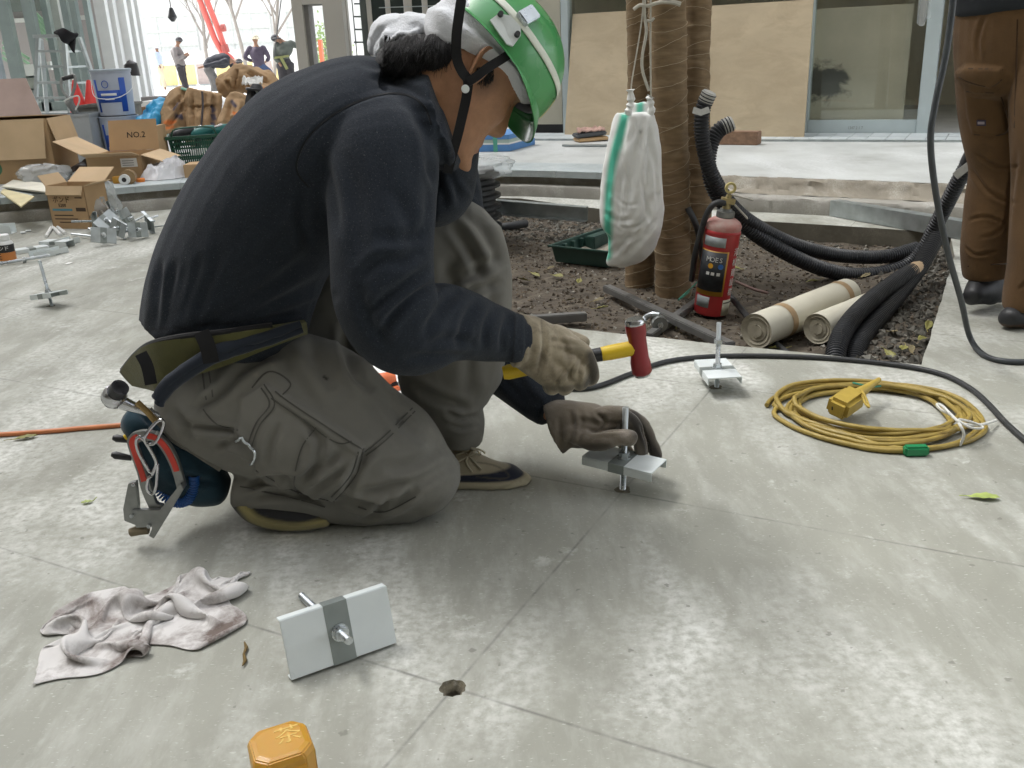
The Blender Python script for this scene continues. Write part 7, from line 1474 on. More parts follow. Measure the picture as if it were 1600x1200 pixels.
# tubs, pails, shovel
greyt = M('grey plastic tub', (.36, .39, .41), .6, 0, .1, 8, .08, 50, dirt=(.25, .25, .23), dirt_amt=.3, ds=8); dirtyt = M('mortar caked tub', (.20, .20, .18), .95, 0, .25, 8, .5, 30, dirt=(.32, .31, .28), dirt_amt=.4, ds=10)
def tub(name, label, u0, u1, vt, vb, y, depth, mat, z0=None):
    a, b = aty(u0, vb, y), aty(u1, vb, y); zt = aty((u0+u1)/2, vt, y).z; z0 = .15 if z0 is None else z0; a.z = b.z = z0; r = thing(name, label, 'tub', a); w = (b-a).length; t = (b-a).normalized(); n = Vector((0,1,0))
    ring = lambda f, z: [a.lerp(b, .5)+t*(sx*w/2*f)+n*(depth/2+sy*depth/2*f)+Vector((0,0,z-z0+0)) for sx, sy in ((-1,-1),(1,-1),(1,1),(-1,1))]
    h = zt-z0; R_ = [ring(.88, z0), ring(1, z0+h-.02), ring(1.06, z0+h-.02), ring(1.06, z0+h), ring(.97, z0+h), ring(.85, z0+.01)]; mb = MB(); mb.add([p for q_ in R_ for p in q_], [(j*4+i, j*4+(i+1) % 4, (j+1)*4+(i+1) % 4, (j+1)*4+i) for j in range(5) for i in range(4)]+[(3,2,1,0),(20,21,22,23)]); mb.build('shell', mat, r, world=True, bevel=.004); return r
tub('tub', 'grey plastic tub behind the cardboard boxes', 96, 145, 178, 215, 7.4, .3, greyt); tub('tub', 'mortar caked grey tub between the grey tub and the pails', 128, 204, 163, 212, 7.7, .35, dirtyt)
pailm = M('pale blue grey pail', (.42, .47, .56), .4, 0, .05, 8, .03, 60); pblue = M('pail blue print', (.02, .09, .45), .45)
def pail(label, z0, lid):
    c = aty(195, 240, 7.65); r = thing('pail', label, 'pail', (c.x, c.y, z0), .25, 'stacked pails'); mb = MB(); mb.lathe([(.128,0),(.132,.004),(.146,.30),(.146,.318),(.152,.318),(.152,.328),(.144,.328),(.142,.30),(.128,.006)], 40, cap=False); mb.build('body', pailm, r, smooth=True)
    if lid: mb = MB(); mb.lathe([(.150,.329),(.156,.329),(.156,.342),(.146,.345),(.0,.345)], 36, cap=False); mb.build('lid', M('pail lid', (.36, .42, .48), .4), r, smooth=True)
    def patch(a0, a1, z_0, z_1, mt, nm='print', off=.0012):
        mb = MB(); mb.grid(lambda i, j: Vector(((.132+.014*(z_0+(z_1-z_0)*j)/.3+off)*math.sin(a0+(a1-a0)*i), -(.132+.014*(z_0+(z_1-z_0)*j)/.3+off)*math.cos(a0+(a1-a0)*i), z_0+(z_1-z_0)*j)), 14, 2); o = mb.build(nm, mt, r, smooth=True); so = o.modifiers.new('s', 'SOLIDIFY'); so.thickness = .0004; so.offset = 1
    patch(-.95, -.78, .03, .27, pblue); patch(.45, .80, .03, .28, pblue); patch(-.775, .445, .10, .19, pblue); patch(-.90, .78, .03, .075, pblue) if not lid else None
    patch(-.6, .25, .150, .168, white_p, 'print_line', .002); patch(-.4, .1, .120, .130, white_p, 'print_line', .002)
    mb = MB(); mb.tube([Vector((.15*math.sin(-.25+.16*math.cos(k*.3142)), -.15*math.cos(-.25+.16*math.cos(k*.3142)), .235+.026*math.sin(k*.3142))) for k in range(20)], .003, 5, closed=True); mb.build('emblem', pblue, r)
    if lid: mb = MB(); mb.tube(spline([(.150, .02, .29), (.15, -.09, .20), (.06, -.165, .14), (-.06, -.165, .13), (-.14, -.07, .16), (-.150, .02, .28)], 6), .003, 6); mb.build('bail', white_p, r, smooth=True)
pail('pale pail with blue print standing on the lower pail', .482, True); pail('lower pale pail under the one with the wire handle', .15, False)
sv = thing('shovel', 'D handled shovel standing in the tub behind the boxes', 'shovel', aty(105, 180, 7.6)); grs = M('worn grey handle', (.30, .31, .30), .6, .2, .2, 20)
mb = MB(); hdl = [(112,158),(98,142),(96,124),(104,121),(116,118),(117,134),(112,150)]; mb.tube([aty(u, v, 7.55) for u, v in [(p.x, p.y) for p in spline([(x, y, 0) for x, y in hdl], 4)]], .012, 8); mb.build('d_handle', grs, sv, smooth=True, world=True); mb = MB(); mb.tube([aty(98,123,7.55), aty(116,119,7.55)], .016, 8); mb.build('grip', blackp, sv, smooth=True, world=True)
mb = MB(); mb.tube([aty(110,152,7.55), aty(108,160,7.56), aty(118,176,7.6), aty(125,200,7.65)], [.02, .034, .026, .024], 8); mb.build('shaft', grs, sv, smooth=True, world=True)
mb = MB(); mb.tube([aty(u, v, 7.4) for u, v in [(p.x, p.y) for p in spline([(x, y, 0) for x, y in ((118,172),(124,158),(122,150),(112,152),(100,158))], 4)]], .006, 6); solo(mb, 'cord', M('pale cord', (.6,.62,.6), .7), 'pale cord looped over the shovel', 'cord', aty(118, 172, 7.4), smooth=True)
# ladder and cones
al2 = M('ladder aluminium', (.48, .52, .52), .4, .6, .1, 10); ld = thing('step_ladder', 'aluminium step ladder with a black cloth on top, far left', 'ladder', aty(100, 200, 12.5)); YLd = 12.5
def LP(u, v, dy=0): return aty(u, v, YLd+dy)
def lbar(nm, p, q_, w=.05, h=.03): mb = MB(); mb.bar(p, q_, w, h); mb.build(nm, al2, ld, world=True)
lbar('rail', LP(60, 58), LP(54, 205), .06, .04); lbar('rail', LP(100, 58), LP(112, 205), .06, .04); lbar('rear_rail', LP(124, 58, .6), LP(176, 205, .8), .05, .035); lbar('rear_rail', LP(64, 62, .5), LP(76, 205, .8), .05, .035)
for k, v in enumerate((80, 104, 129, 153, 178)): f = (v-58)/147; lbar('step', LP(60-6*f, v), LP(100+12*f, v), .07, .028); lbar('rear_brace', LP(102+12*f, v+1, .3), LP(124+52*f, v-1, .7), .03, .025)
mb = MB(); mb.bar(LP(58, 57), LP(102, 56), .25, .04); mb.build('top_cap', al2, ld, world=True)
mb = MB(); mb.grid(lambda i, j: LP(84+36*i-6*j*(i-.5), 50+(6+32*max(0, i-.25)**.8)*j+2*math.sin(i*9+j*5)-2*math.sin(3.1*i), -.12+.06*math.sin(i*7+j*3)), 16, 12); o = solo(mb, 'cloth', M('black cloth', (.012, .012, .014), .95), 'black cloth hanging over the top of the step ladder', 'cloth', LP(105, 60), smooth=True); so = o.modifiers.new('s', 'SOLIDIFY'); so.thickness = .03
conem = M('red cone', (.62, .04, .035), .5, 0, .08, 10)
for (u, lab) in ((126, 'red traffic cone behind the shovel, left of two'), (148, 'red traffic cone beside the pails, right of two')):
    c = aty(u, 180, 11.0); ct = aty(u-2, 126, 11.0); t = thing('traffic_cone', lab, 'traffic cone', (c.x, c.y, .15), 0, 'red traffic cones'); h = ct.z-.15; mb = MB(); mb.lathe([(.15, .03), (.022, h), (.016, h+.01)], 20); mb.build('cone', conem, t, smooth=True); mb = MB(); mb.box(-.19, -.19, 0, .19, .19, .0295); mb.build('base', conem, t, bevel=.01)
mb = MB(); mb.grid(lambda i, j: aty(132+18*i, 132+46*j, 11.3)+Vector((0, .08*math.sin(i*6+j*4), 0)), 12, 12); solo(mb, 'plastic_sheet', clear, 'pale plastic sheet between the two red cones', 'sheet', aty(140, 160, 11.3), smooth=True)
mb = MB(); mb.tube([aty(206, 118, 12)+Vector((0,0,0)), aty(204, 100, 12), aty(200, 96, 12)], [.10, .08, .03], 10); solo(mb, 'dark_bag', blackp, 'small dark bag standing behind the pails', 'bag', aty(205, 115, 12), smooth=True)
# blue bundle, boards
blf = M('blue sheet', (.04, .34, .62), .4, 0, .1, 9); bs = Skin([limb([T(228, 196, 7.6, 12, .12), T(240, 186, 7.6, 18, .16), T(258, 172, 7.7, 16, .14), T(268, 164, 7.8, 8, .06)]), limb([T(232, 212, 7.5, 14, .12), T(246, 206, 7.5, 15, .12)])], .014, 2); bs.rough(.05, 9, 3); bs.refresh(); bs.rough(.02, 25, 5); bs.refresh(); tag(bs.build('tarpaulin', blf, None, B_(240, 220)), 'bright blue bundled plastic sheet between the pails and paper bags', 'tarpaulin')
for k, (u0, u1, v, y, mt, lab) in enumerate(((228, 300, 163, 10.2, paper, 'white board lying on the scrap heap behind the blue sheet'), (226, 280, 172, 9.8, M('brown scrap wood', (.22, .13, .07), .9), 'brown scrap timber under the white board'), (228, 296, 156, 11.2, M('grey scrap', (.25, .24, .24), .9), 'grey scrap plank behind the white board'))):
    a_, b_2 = aty(u0, v, y), aty(u1, v-2, y); mb = MB(); mb.bar(a_, b_2, .3, .07); solo(mb, 'scrap_board', mt, lab, 'board', a_)
    # something carries it
    mb = MB(); mb.box(min(a_.x, b_2.x)+.04, a_.y-.10, .152, max(a_.x, b_2.x)-.04, a_.y+.10, min(a_.z, b_2.z)-.04); solo(mb, 'brick_stack', M('dull block', (.3, .24, .18), .9), ('low stack of dull blocks under the white board', 'low stack of dull blocks under the scrap timber', 'low stack of dull blocks under the grey plank')[k], 'blocks', (a_.x, a_.y, .15))
# paper sacks
kr = fabric_mat('crumpled kraft paper', (.40, .27, .155), 300, .14, 6, .8, .2, attr=[('navy', (.05, .06, .12)), ('orange', (.70, .20, .05))], sheen=0, dirt=(.46, .34, .22), dirt_amt=.3)
def bag(parts, label, creases, navy=(), orange=(), base=(0,0,0), amp=.018):
    k_ = Skin(parts, .010, 2); k_.rough(amp, 7, 3); k_.refresh(); k_.rough(amp*.6, 20, 9, (1, 1, .5)); k_.refresh(); k_.rough(amp*.25, 50, 5); k_.refresh()
    for ln, w, d in creases: k_.crease(ln, w, d)
    for ln, w in navy: k_.mark('navy', ln, w, .85)
    for ln, w in orange: k_.mark('orange', ln, w, .85)
    k_.refresh(); tag(k_.build('paper_sack', kr, None, base), label, 'sack', 'kraft paper sacks')
bag([limb([T(276, 214, 7.55, 25, .15), T(275, 180, 7.6, 24, .14), T(282, 152, 7.65, 17, .08), T(290, 140, 7.66, 10, .04)], cap0=.1, cap1=.2)], 'kraft paper sack with orange print, leftmost of the upright sacks', [([(265,170),(285,150)], 3, .03), ([(262,200),(290,160)], 3, .03), ([(280,150),(290,190)], 2.5, .02)], [([(276,180),(284,184)], 3.5), ([(272,172),(280,158)], 2)], [([(258,192),(272,190)], 3.5), ([(260,200),(270,198)], 2.5)], B_(276, 222))
bag([limb([T(320, 222, 7.5, 29, .14), T(318, 180, 7.6, 28, .13), T(318, 158, 7.6, 28, .09), T(320, 142, 7.6, 26, .05)], cap0=.1, cap1=.1)], 'kraft paper sack tied with string, middle of the upright sacks', [([(300,145),(302,200)], 2.5, .03), ([(320,145),(316,200)], 2.5, .02), ([(335,145),(330,200)], 3, .03), ([(296,168),(340,166)], 2, .02)], [([(332,165),(334,172)], 2.5), ([(333,178),(335,186)], 2.5), ([(332,191),(334,198)], 2.5)], (), B_(320, 230))
bag([limb([T(372, 228, 7.1, 30, .14), T(370, 190, 7.2, 27, .13), T(372, 162, 7.25, 20, .08), T(374, 146, 7.25, 14, .04)], cap0=.1, cap1=.2)], 'pale kraft paper sack with orange print beside the tripod, rightmost upright sack', [([(360,155),(355,200)], 3, .03), ([(380,160),(375,200)], 3, .03), ([(350,195),(385,180)], 3, .02)], [([(362,158),(368,166)], 2.5)], [([(366,178),(374,182)], 3), ([(368,188),(376,190)], 3)], B_(372, 232))
bag([limb([T(352, 134, 7.9, 18, .13), T(378, 124, 7.9, 22, .15), T(408, 128, 7.9, 19, .12), T(432, 142, 7.9, 11, .08), T(446, 150, 7.9, 5, .04)], cap0=.8, cap1=.6)], 'crumpled kraft paper sack lying on top of the upright sacks', [([(370,108),(366,140)], 3, .04), ([(385,112),(420,130)], 3, .035), ([(380,130),(430,145)], 3, .03), ([(352,125),(362,140)], 3, .03)], (), (), aty(390, 150, 7.9), .03)
bag([limb([T(400, 142, 7.7, 13, .10), T(425, 152, 7.7, 12, .10), T(452, 164, 7.7, 9, .07)], cap0=.8, cap1=.8), limb([T(398, 175, 7.6, 24, .2), T(430, 200, 7.6, 24, .2)], cap0=.8)], 'kraft paper sack with orange and navy print lying behind the tripod', [([(405,150),(440,162)], 2.5, .02)], [([(428,148),(448,158)], 3.5)], [([(405,138),(416,142)], 3.5)], aty(420, 200, 7.6))
mb = MB(); mb.tube([aty(316, 143, 7.42), aty(317, 165, 7.42), aty(314, 205, 7.42)], .008, 6); solo(mb, 'string', M('dark string', (.12, .11, .12), .9), 'dark string tied round the middle paper sack', 'string', aty(316, 205, 7.42), smooth=True)
mb = MB(); a_ = aty(396, 126, 7.6); mb.grid(lambda i, j: a_+Vector((-.09+.16*i, -.02+.05*j, .05*abs(noise.noise((i*5, j*5, 4)))-.03+.05*j)), 16, 12); o = solo(mb, 'paper', paper, 'crumpled white paper on the lying paper sack', 'paper', a_, smooth=True); so = o.modifiers.new('s', 'SOLIDIFY'); so.thickness = .01
mb = MB(); mb.tube([aty(283, 138, 7.6), aty(296, 142, 7.6)], .012, 6); solo(mb, 'tube', M('pale green tube', (.3, .62, .5), .5), 'pale green tube end on the left paper sack', 'tube', aty(290, 140, 7.6), smooth=True)
# tripod
tpd = thing('tripod', 'surveying tripod with black head and pale legs in front of the paper sacks', 'tripod', B_(395, 240)); tl_ = M('pale tripod leg', (.50, .55, .50), .4, .3, .08, 10); TY = 6.9
mb = MB(); mb.tube([aty(401, 131, TY), aty(401, 138, TY)], [.03, .05], 12); mb.tube([aty(401, 138, TY), aty(401, 142, TY)], .075, 14); mb.build('head', blackp, tpd, smooth=True, world=True)
for (u0, v0, u1, v1, dy) in ((394, 142, 366, 214, -.25), (408, 142, 438, 214, -.1), (402, 142, 408, 206, .4)):
    a_ = aty(u0, v0, TY); b_2 = aty(u1, v1, TY+dy); b_2.z = .155; k1 = a_.lerp(b_2, .28); mb = MB(); mb.bar(a_, k1, .055, .05); mb.build('leg_clamp', blackp, tpd, world=True, bevel=.006); mb = MB(); mb.bar(k1, b_2, .035, .032); mb.build('leg', tl_, tpd, world=True)
mb = MB(); mb.tube([aty(401, 142, TY), aty(401, 170, TY)], .014, 8); mb.build('centre_column', tl_, tpd, smooth=True, world=True)
# ---- on the slab at left: brackets, bolts, glue
rn = random.Random(14)
def anchor_at(p, rot, label, w=.12, rod=.12):
    o = make_anchor('anchor_bracket', label, 'bracket', .03, rod, w, .075, .03, group='anchors piled by the kerb', steel=galv); o.location = p; o.rotation_euler = rot; 
    M_ = Matrix.Translation(p) @ __import__('mathutils').Euler(rot).to_matrix().to_4x4(); zmin = min((M_ @ Vector(c)).z for c in [(sx*w/2, sy*.0375, -.016) for sx in (-1,1) for sy in (-1,1)]+[(0,0,-rod),(0,0,.03)]); o.location.z -= zmin-.002; return o
PIL = [((165, 372), (1.25, .2, .5), 'anchor leaning towards the camera at the front of the pile'), ((188, 362), (1.35, .3, -.6), 'anchor on edge at the middle front of the pile'), ((170, 352), (.9, -.5, .9), 'anchor lying askew at the centre of the pile'), ((152, 350), (1.7, .4, 2.2), 'anchor at the left of the pile near the plastic bag'),
       ((182, 340), (1.1, .9, 1.5), 'anchor at the back of the pile'), ((218, 362), (1.45, .15, 1.0), 'anchor standing on edge at the right end of the pile'), ((236, 352), (1.5, -.35, 2.3), 'rightmost anchor of the pile, rods pointing right'), ((205, 350), (.4, 1.2, .2), 'anchor tipped on its side behind the right ones')]
for (px, rot, lab) in PIL: anchor_at(atz(px[0], px[1]+12, 0), rot, 'galvanised channel plate '+lab)
for k, (u0, v0, u1, v1, z0, z1) in enumerate(((148, 333, 182, 362, .12, .05), (112, 361, 152, 368, .012, .02), (138, 345, 168, 352, .05, .06), (206, 352, 232, 345, .04, .06), (228, 350, 250, 346, .05, .06), (140, 358, 170, 366, .03, .03))):
    mb = MB(); thread(mb, atz(u0, v0+8, 0)+Vector((0,0,z0)), atz(u1, v1+8, 0)+Vector((0,0,z1)), .006, .004, 8); solo(mb, 'threaded_rod', zinc, ('threaded rod slanting over the top of the anchor pile', 'threaded rod poking out left of the anchor pile', 'threaded rod lying across the plastic bag and pile', 'threaded rod between the two right anchors', 'threaded rod poking out right of the anchor pile', 'threaded rod at the left front of the anchor pile')[k], 'rod', atz(u0, v0+8, 0), smooth=True)
mb = MB(); mb.bar(atz(232, 355, .012), atz(262, 352, .016), .02, .006); solo(mb, 'dark_strip', dsteel, 'dark bent strip right of the anchor pile', 'strip', atz(240, 355), bevel=.001)
def loose(u0, v0, u1, v1, label, tip=0, h=.016, d=.07):
    a_, b_2 = atz(u0, v0, 0), atz(u1, v1, 0); r = thing('channel_plate', label, 'channel', a_, math.atan2(b_2.y-a_.y, b_2.x-a_.x)); w = (b_2-a_).length; mb = MB(); z = h
    if tip: mb.box(0, 0, .0005, w, d, .003); mb.box(0, 0, .0032, w, .003, h+.012); mb.box(0, d-.003, .0032, w, d, h+.012)
    else: mb.box(0, 0, h, w, d, h+.003); mb.box(0, 0, .001, w, .003, h-.0002); mb.box(0, d-.003, .001, w, d, h-.0002)
    mb.build('plate', wsteel, r, bevel=.0008)
    mb = MB(); mb.box(w*.40, -.0008, h-.012 if not tip else .001, w*.60, d+.0008, h+.0036 if not tip else .0036); mb.build('band', dsteel, r)
loose(26, 398, 78, 390, 'loose channel plate lying flat behind the glue bottle'); loose(62, 388, 104, 388, 'loose channel plate lying across the others on the slab', 0, .03); loose(96, 386, 126, 378, 'loose channel plate turned up beside the crossed ones', 1); loose(54, 404, 88, 398, 'loose channel plate turned up in front of the crossed ones', 1); loose(74, 402, 108, 394, 'loose channel plate turned up, nearest the standing anchor', 1); loose(-20, 368, 18, 366, 'loose channel plate behind the glue bottle at the left edge', 1, .04)
for k, (u0, v0, u1, v1) in enumerate(((72, 369, 80, 356), (84, 356, 95, 367), (90, 355, 102, 364))):
    mb = MB(); mb.tube([atz(u0, v0, .009), atz(u1, v1, .009)], .009, 10); solo(mb, 'sleeve', white_p, ('pale sleeve pointing at the camera, left of the three by the box', 'middle pale sleeve of the three by the katakana box', 'right pale sleeve of the three by the katakana box')[k], 'sleeve', atz(u0, v0), smooth=True)
for k, (u, v) in enumerate(((36, 364), (44, 361))):
    mb = MB(); mb.tube([atz(u-4, v, .006), atz(u+4, v-1, .006)], .006, 8); solo(mb, 'screw', zinc, ('small screw left of the pale sleeves', 'small screw nearest the pale sleeves')[k], 'screw', atz(u, v), smooth=True)
c = atz(13, 408, 0); gbt = thing('glue_bottle', 'white capped glue bottle with black and orange label on the slab', 'bottle', c); mb = MB(); mb.lathe([(.036,0),(.038,.004),(.038,.085),(.034,.094),(.024,.1)], 26); mb.build('body', white_p, gbt, smooth=True); mb = MB(); mb.lathe([(.027,.1005),(.028,.103),(.028,.124),(.025,.127)], 22); mb.build('cap', white_p, gbt, smooth=True)
mb = MB(); mb.lathe([(.0385,.008),(.0386,.046)], 26, cap=False); mb.build('orange_band', M('orange band', (.62, .23, .06), .5), gbt, smooth=True); mb = MB(); mb.lathe([(.0386,.0462),(.0386,.082)], 26, cap=False); mb.build('black_band', ink, gbt, smooth=True)
ER0 = ER
def on_b(a_, z): return Matrix.Translation((.0392*math.sin(a_), -.0392*math.cos(a_), z)) @ Matrix.Rotation(a_, 4, 'Z') @ Matrix.Rotation(math.pi/2, 4, 'X')
for k, ch in enumerate('ボンド'): text(ch, .024, wp, gbt, on_b(D(-34+34*k), .066), 'lettering')
text('E', .040, ink, gbt, on_b(D(-20), .028), 'lettering')
mb = MB(); thread(mb, atz(-30, 417, .008), atz(78, 399, .02), .0075, .005, 8); hexnut(mb, atz(38, 406, .014), (1, .3, .1), .014, .012); solo(mb, 'threaded_rod', zinc, 'long threaded rod with a nut lying in front of the glue bottle', 'rod', atz(40, 406), smooth=False)
mb = MB(); mb.quad(atz(100, 413, .003), atz(108, 412, .003), atz(116, 409, .003), atz(106, 410, .003), .001); solo(mb, 'paper_scrap', paper, 'tiny white paper scrap on the slab near the standing anchor', 'paper', atz(106, 411))
# ================================================================== FAR AWAY: people, boom, trees
def figure(name, label, u, vfoot, y, pts, cols, hat=None, zg=-.17, extra=None):
    """a distant person; joints in metres from the feet: x right, z up, y away"""
    base = aty(u, vfoot, y); base.z = zg; P = {k: base+Vector((p[0], p[2] if len(p) > 2 else 0, p[1])) for k, p in pts.items()}; up = Vector((0, -1, .1)); S_ = lambda p, a_, b_2=None: (P[p] if isinstance(p, str) else p, a_, b_2 or a_*.8, up)
    parts = [limb([S_('pelvis', .14, .10), S_('waist', .13, .095), S_('chest', .17, .11), S_('neck', .06)], cap0=.8), limb([S_('neck', .055), S_(P['neck'].lerp(P['head'], .5), .055), S_('head', .085, .09), S_(P['head']+(P['head']-P['neck'])*.35, .06)])]
    for s_ in 'LR':
        parts.append(limb([S_('sh'+s_, .06), S_('el'+s_, .045), S_('wr'+s_, .033), S_(P['wr'+s_].lerp(P['el'+s_], -.25), .035)])); parts.append(limb([S_('hip'+s_, .085), S_('kn'+s_, .06), S_('an'+s_, .045), S_(P['an'+s_]+Vector((.03, -.10, -.06)), .04)]))
    bd = Skin(parts, .022, 2); o = bd.build(name, M('weathered skin', (.20, .11, .07), .7), None, base); tag(o, label, 'person')
    sh = Skin([limb([S_('pelvis', .165, .12), S_('waist', .16, .12), S_('chest', .20, .135), S_(P['chest'].lerp(P['neck'], .8), .09)], cap0=.1, cap1=.2)]+[limb([S_(P['sh'+s_].lerp(P['chest'], .3), .07), S_('sh'+s_, .075), S_('el'+s_, .06), S_(P['el'+s_].lerp(P['wr'+s_], .8), .048)], cap1=.1) for s_ in 'LR'], .022, 2); sh.rough(.015, 8, 2); sh.build('shirt', cols[0], o)
    tr_ = Skin([limb([S_(P['pelvis'].lerp(P['waist'], .4), .16, .12), S_('pelvis', .17, .125)], cap0=.3)]+[limb([S_('hip'+s_, .11), S_('kn'+s_, .085), S_(P['an'+s_]+Vector((0,0,.02)), .075)], cap1=.1) for s_ in 'LR'], .022, 2); tr_.rough(.015, 8, 5); tr_.build('trousers', cols[1], o)
    hd_ = P['head']; hx = (P['head']-P['neck']).normalized(); mb = MB(); v, f = ball(hd_+hx*.045+Vector((0,.01,0)), .102, 1, 1, .85); mb.add(v, f); v, f = ball(hd_+hx*.03+Vector((.04,-.05,0)), .1, 1.1, 1.1, .18); mb.add(v, f) if hat else None; mb.build('hat' if hat else 'hair', hat or m_hair, o, smooth=True, world=True)
    return o, P
stand = dict(pelvis=(0,.92), waist=(-.02,1.08), chest=(-.04,1.32), neck=(0,1.50), head=(.05,1.62), shL=(-.05,1.42,.17), shR=(-.05,1.42,-.17), elL=(.02,1.16,.22), elR=(.0,1.14,-.22), wrL=(.24,1.22,.08), wrR=(.24,1.25,-.10), hipL=(0,.88,.09), hipR=(.0,.88,-.09), knL=(.03,.48,.09), knR=(.05,.48,-.09), anL=(.06,.08,.1), anR=(.10,.08,-.08))
dk = M('dark work trousers', (.03, .028, .032), .9); gsh = M('grey work shirt', (.17, .16, .16), .9)
figure('person', 'distant standing worker in grey shirt and dark trousers looking at his hands', 289, 147, 30, stand, (gsh, dk), hat=M('dark cap', (.03,.03,.035), .8))
figure('person', 'distant faint worker in light blue shirt and beige trousers', 256, 144, 40, {**stand, 'head': (.0,1.60), 'wrL': (.1,.9,.15), 'wrR': (.08,.9,-.2)}, (M('light blue shirt', (.45,.53,.68), .9), M('beige trousers', (.62,.54,.40), .9)), hat=M('pale cap', (.5,.6,.75), .8))
bend = dict(pelvis=(-.35,.86), waist=(-.25,.98), chest=(.10,1.02), neck=(.32,1.00), head=(.45,.98), shL=(.2,1.0,.18), shR=(.2,1.0,-.18), elL=(.28,.75,.2), elR=(-.1,.95,-.25), wrL=(.3,.5,.15), wrR=(-.45,.88,-.3), hipL=(-.36,.84,.1), hipR=(-.36,.84,-.1), knL=(-.22,.46,.1), knR=(-.25,.46,-.1), anL=(-.2,.08,.1), anR=(-.3,.08,-.1))
figure('person', 'distant worker bending forward in dark jacket and grey trousers', 352, 150, 27, bend, (M('black jacket', (.02,.022,.03), .9), M('grey trousers', (.12,.12,.12), .9)), hat=M('dark cap', (.03,.03,.035), .8))
sq = dict(pelvis=(.05,.80), waist=(.02,.95), chest=(0,1.20), neck=(0,1.40), head=(.0,1.54), shL=(.2,1.30), shR=(-.2,1.30), elL=(.32,1.06), elR=(-.34,1.08), wrL=(.18,.95,.2), wrR=(-.2,.96,.2), hipL=(.14,.78), hipR=(-.1,.78), knL=(.34,.52,.1), knR=(-.2,.5,.1), anL=(.30,.08), anR=(-.2,.08))
figure('person', 'distant worker seen from behind in purple grey jacket and blue jeans with a sun hat', 409, 142, 28, sq, (M('purple grey jacket', (.055,.045,.07), .9), M('blue jeans', (.035,.06,.13), .9)), hat=M('straw hat', (.45,.42,.33), .9))
reach = dict(pelvis=(-.02,.92), waist=(-.04,1.06), chest=(.02,1.26,.0), neck=(-.02,1.40), head=(-.14,1.46), shL=(.2,1.34,.05), shR=(-.16,1.30,.0), elL=(.42,1.20,.05), elR=(-.2,1.05,-.1), wrL=(.42,.95,.05), wrR=(-.1,.88,-.15), hipL=(.10,.88), hipR=(-.12,.88), knL=(.10,.48), knR=(-.12,.48), anL=(.12,.08), anR=(-.14,.08))
o, P = figure('person', 'distant worker reaching sideways in olive shirt and dark trousers next to the portal', 452, 150, 24, reach, (M('olive shirt', (.07,.08,.07), .9), dk), hat=M('dark cap', (.03,.03,.035), .8))
mb = MB(); mb.bar(P['waist']+Vector((-.02,-.16,-.02)), P['waist']+Vector((.10,-.16,-.30)), .07, .02, up=(0,1,0)); mb.bar(P['waist']+Vector((-.18,-.15,-.03)), P['waist']+Vector((.18,-.15,0)), .05, .02, up=(0,1,0)); mb.build('tool_belt', M('yellow green belt', (.17,.18,.07), .8), o, world=True)
# concrete pump boom
boom = thing('pump_boom', 'red concrete pump boom reaching down from above behind the workers', 'boom', aty(355, 100, 30)); rd = M('red boom paint', (.60, .13, .11), .5, 0, .06, 2)
for L, r in (([(288,-200),(312,0),(335,60),(347,82),(352,88)], .085), ([(296,-200),(323,0),(342,48),(350,72),(352,86)], .085), ([(352,84),(360,90),(368,100)], .085)):
    P_ = [aty(u, v, 30) for u, v in L]; mb = MB(); mb.tube(P_, r, 8); mb.build('pipe', rd, boom, smooth=True, world=True)
for (u0, v0, u1, v1) in ((350, 70, 354, 82), (366, 98, 372, 101), (346, 44, 352, 43)): mb = MB(); mb.tube([aty(u0, v0, 29.9), aty(u1, v1, 29.9)], .11, 8); mb.build('coupling', M('dull red metal', (.35,.08,.07), .6), boom, smooth=True, world=True)
# bare trees
bkm = M('grey bark', (.28, .26, .24), .9)
def bare(label, u, v, y, h, seed, lean=0):
    rn = random.Random(seed); b0 = aty(u, v, y); b0.z = -.17; t = thing('bare_tree', label, 'tree', b0); mb = MB(); mt = MB()
    def br(p, d, L, r, k):
        q1 = p+d*L*.5+Vector((rn.uniform(-.05,.05),0,0))*L; q2 = p+d*L; (mb if k == 0 else mt).tube([p, q1, q2], [r, r*.8, r*.55], 6)
        if k < 4:
            for _ in range(3 if k else 5): e = (d+Vector((rn.uniform(-.7,.7), rn.uniform(-.5,.5), rn.uniform(-.1,.5)))).normalized(); br(p+d*L*rn.uniform(.5, 1), e, L*rn.uniform(.5,.72), r*.5, k+1)
    br(b0, Vector((lean, 0, 1)).normalized(), h*.45, .09, 0); mb.build('trunk', bkm, t, smooth=True, world=True); mt.build('branches', bkm, t, smooth=True, world=True)
bare('bare tree left of the red boom, pale against the building', 330, 120, 42, 6.5, 3); bare('bare tree leaning between the boom and the portal', 388, 110, 40, 7.5, 5, -.12); bare('thin bare tree close to the portal', 426, 120, 38, 7, 9, .18)
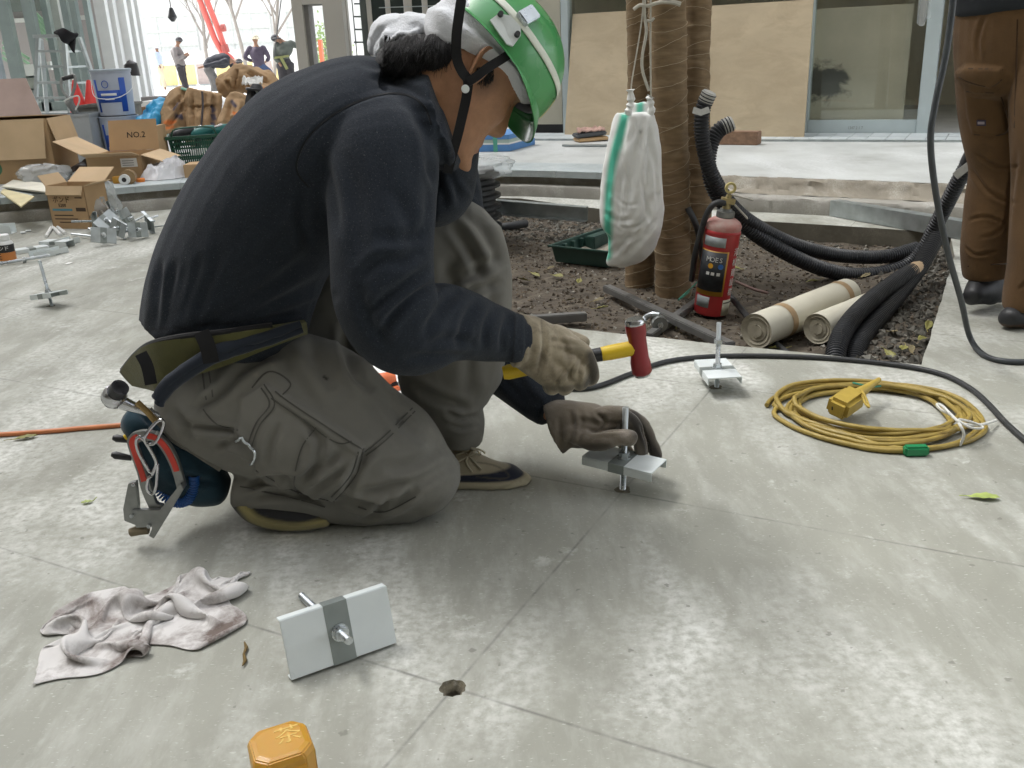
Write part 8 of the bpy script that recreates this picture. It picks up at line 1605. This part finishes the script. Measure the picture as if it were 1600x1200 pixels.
mb = MB(); a_ = aty(267, 12, 20); mb.tube([a_+Vector((0,0,1.5)), a_], .01, 5); mb.tube([a_, a_-Vector((0,0,.05)), a_-Vector((0,0,.18)), a_-Vector((0,0,.26))], [.03, .05, .09, .03], 10); solo(mb, 'hanging_lamp', blackp, 'small dark lamp hanging above the standing distant worker', 'lamp', a_, smooth=True)
mb = MB(); mb.tube([aty(428, -200, 22), aty(440, -5, 22), aty(428, 90, 22)], .012, 5); solo(mb, 'cable', blackp, 'thin dark cable hanging left of the portal', 'cable', aty(428, 90, 22), smooth=True)
# yellow barrier
yb = thing('barrier', 'long yellow and white barrier board on the ground behind the distant workers', 'barrier', aty(300, 138, 44)); ym = M('yellow barrier', (.85, .70, .32), .6)
for k in range(7):
    u0 = 252+k*30; a_, b_2 = aty(u0, 140, 44), aty(u0+27, 140, 44); a_.z = b_2.z = .2; mb = MB(); mb.box(a_.x, 44, -.1, b_2.x, 44.08, .75); mb.build('board', ym if k % 3 != 2 else M('dull mauve board', (.45,.38,.36), .7), yb, world=True); mb = MB(); mb.box((a_.x+b_2.x)/2-.3, 43.8, -.17, (a_.x+b_2.x)/2+.3, 44.3, -.1005); mb.build('foot', galv, yb, world=True)
mb = MB(); a_ = aty(500, 62, 33); mb.bar(a_, a_+Vector((0,0,-1.0)), .32, .1); mb.bar(a_+Vector((0,0,-1.0)), Vector((a_.x, a_.y, -.17)), .05, .05); solo(mb, 'signboard', M('orange red sign', (.60,.16,.08), .6), 'orange red signboard seen through the portal doorway', 'sign', (a_.x, a_.y, -.17))
rn = random.Random(31); sb2 = thing('shrub', 'pale green shrub seen through the portal doorway', 'shrub', aty(507, 80, 36)); c = aty(507, 66, 36); mb = MB()
for k in range(500): p = c+Vector((rn.gauss(0,.35), rn.gauss(0,.3), rn.gauss(-.3,.5))); d = Vector((rn.gauss(0,1), rn.gauss(0,1), rn.gauss(0,1))).normalized()*.07; e = d.cross(Vector((0,1,.3))).normalized()*.04; mb.add([p-d, p+e, p+d, p-e], [(0,1,2,3)])
mb.build('foliage', M('pale leaf', (.25, .35, .15), .7), sb2, world=True); mb = MB(); mb.tube([Vector((c.x, c.y, -.17)), c], .05, 6); mb.build('stem', bkm, sb2, world=True)
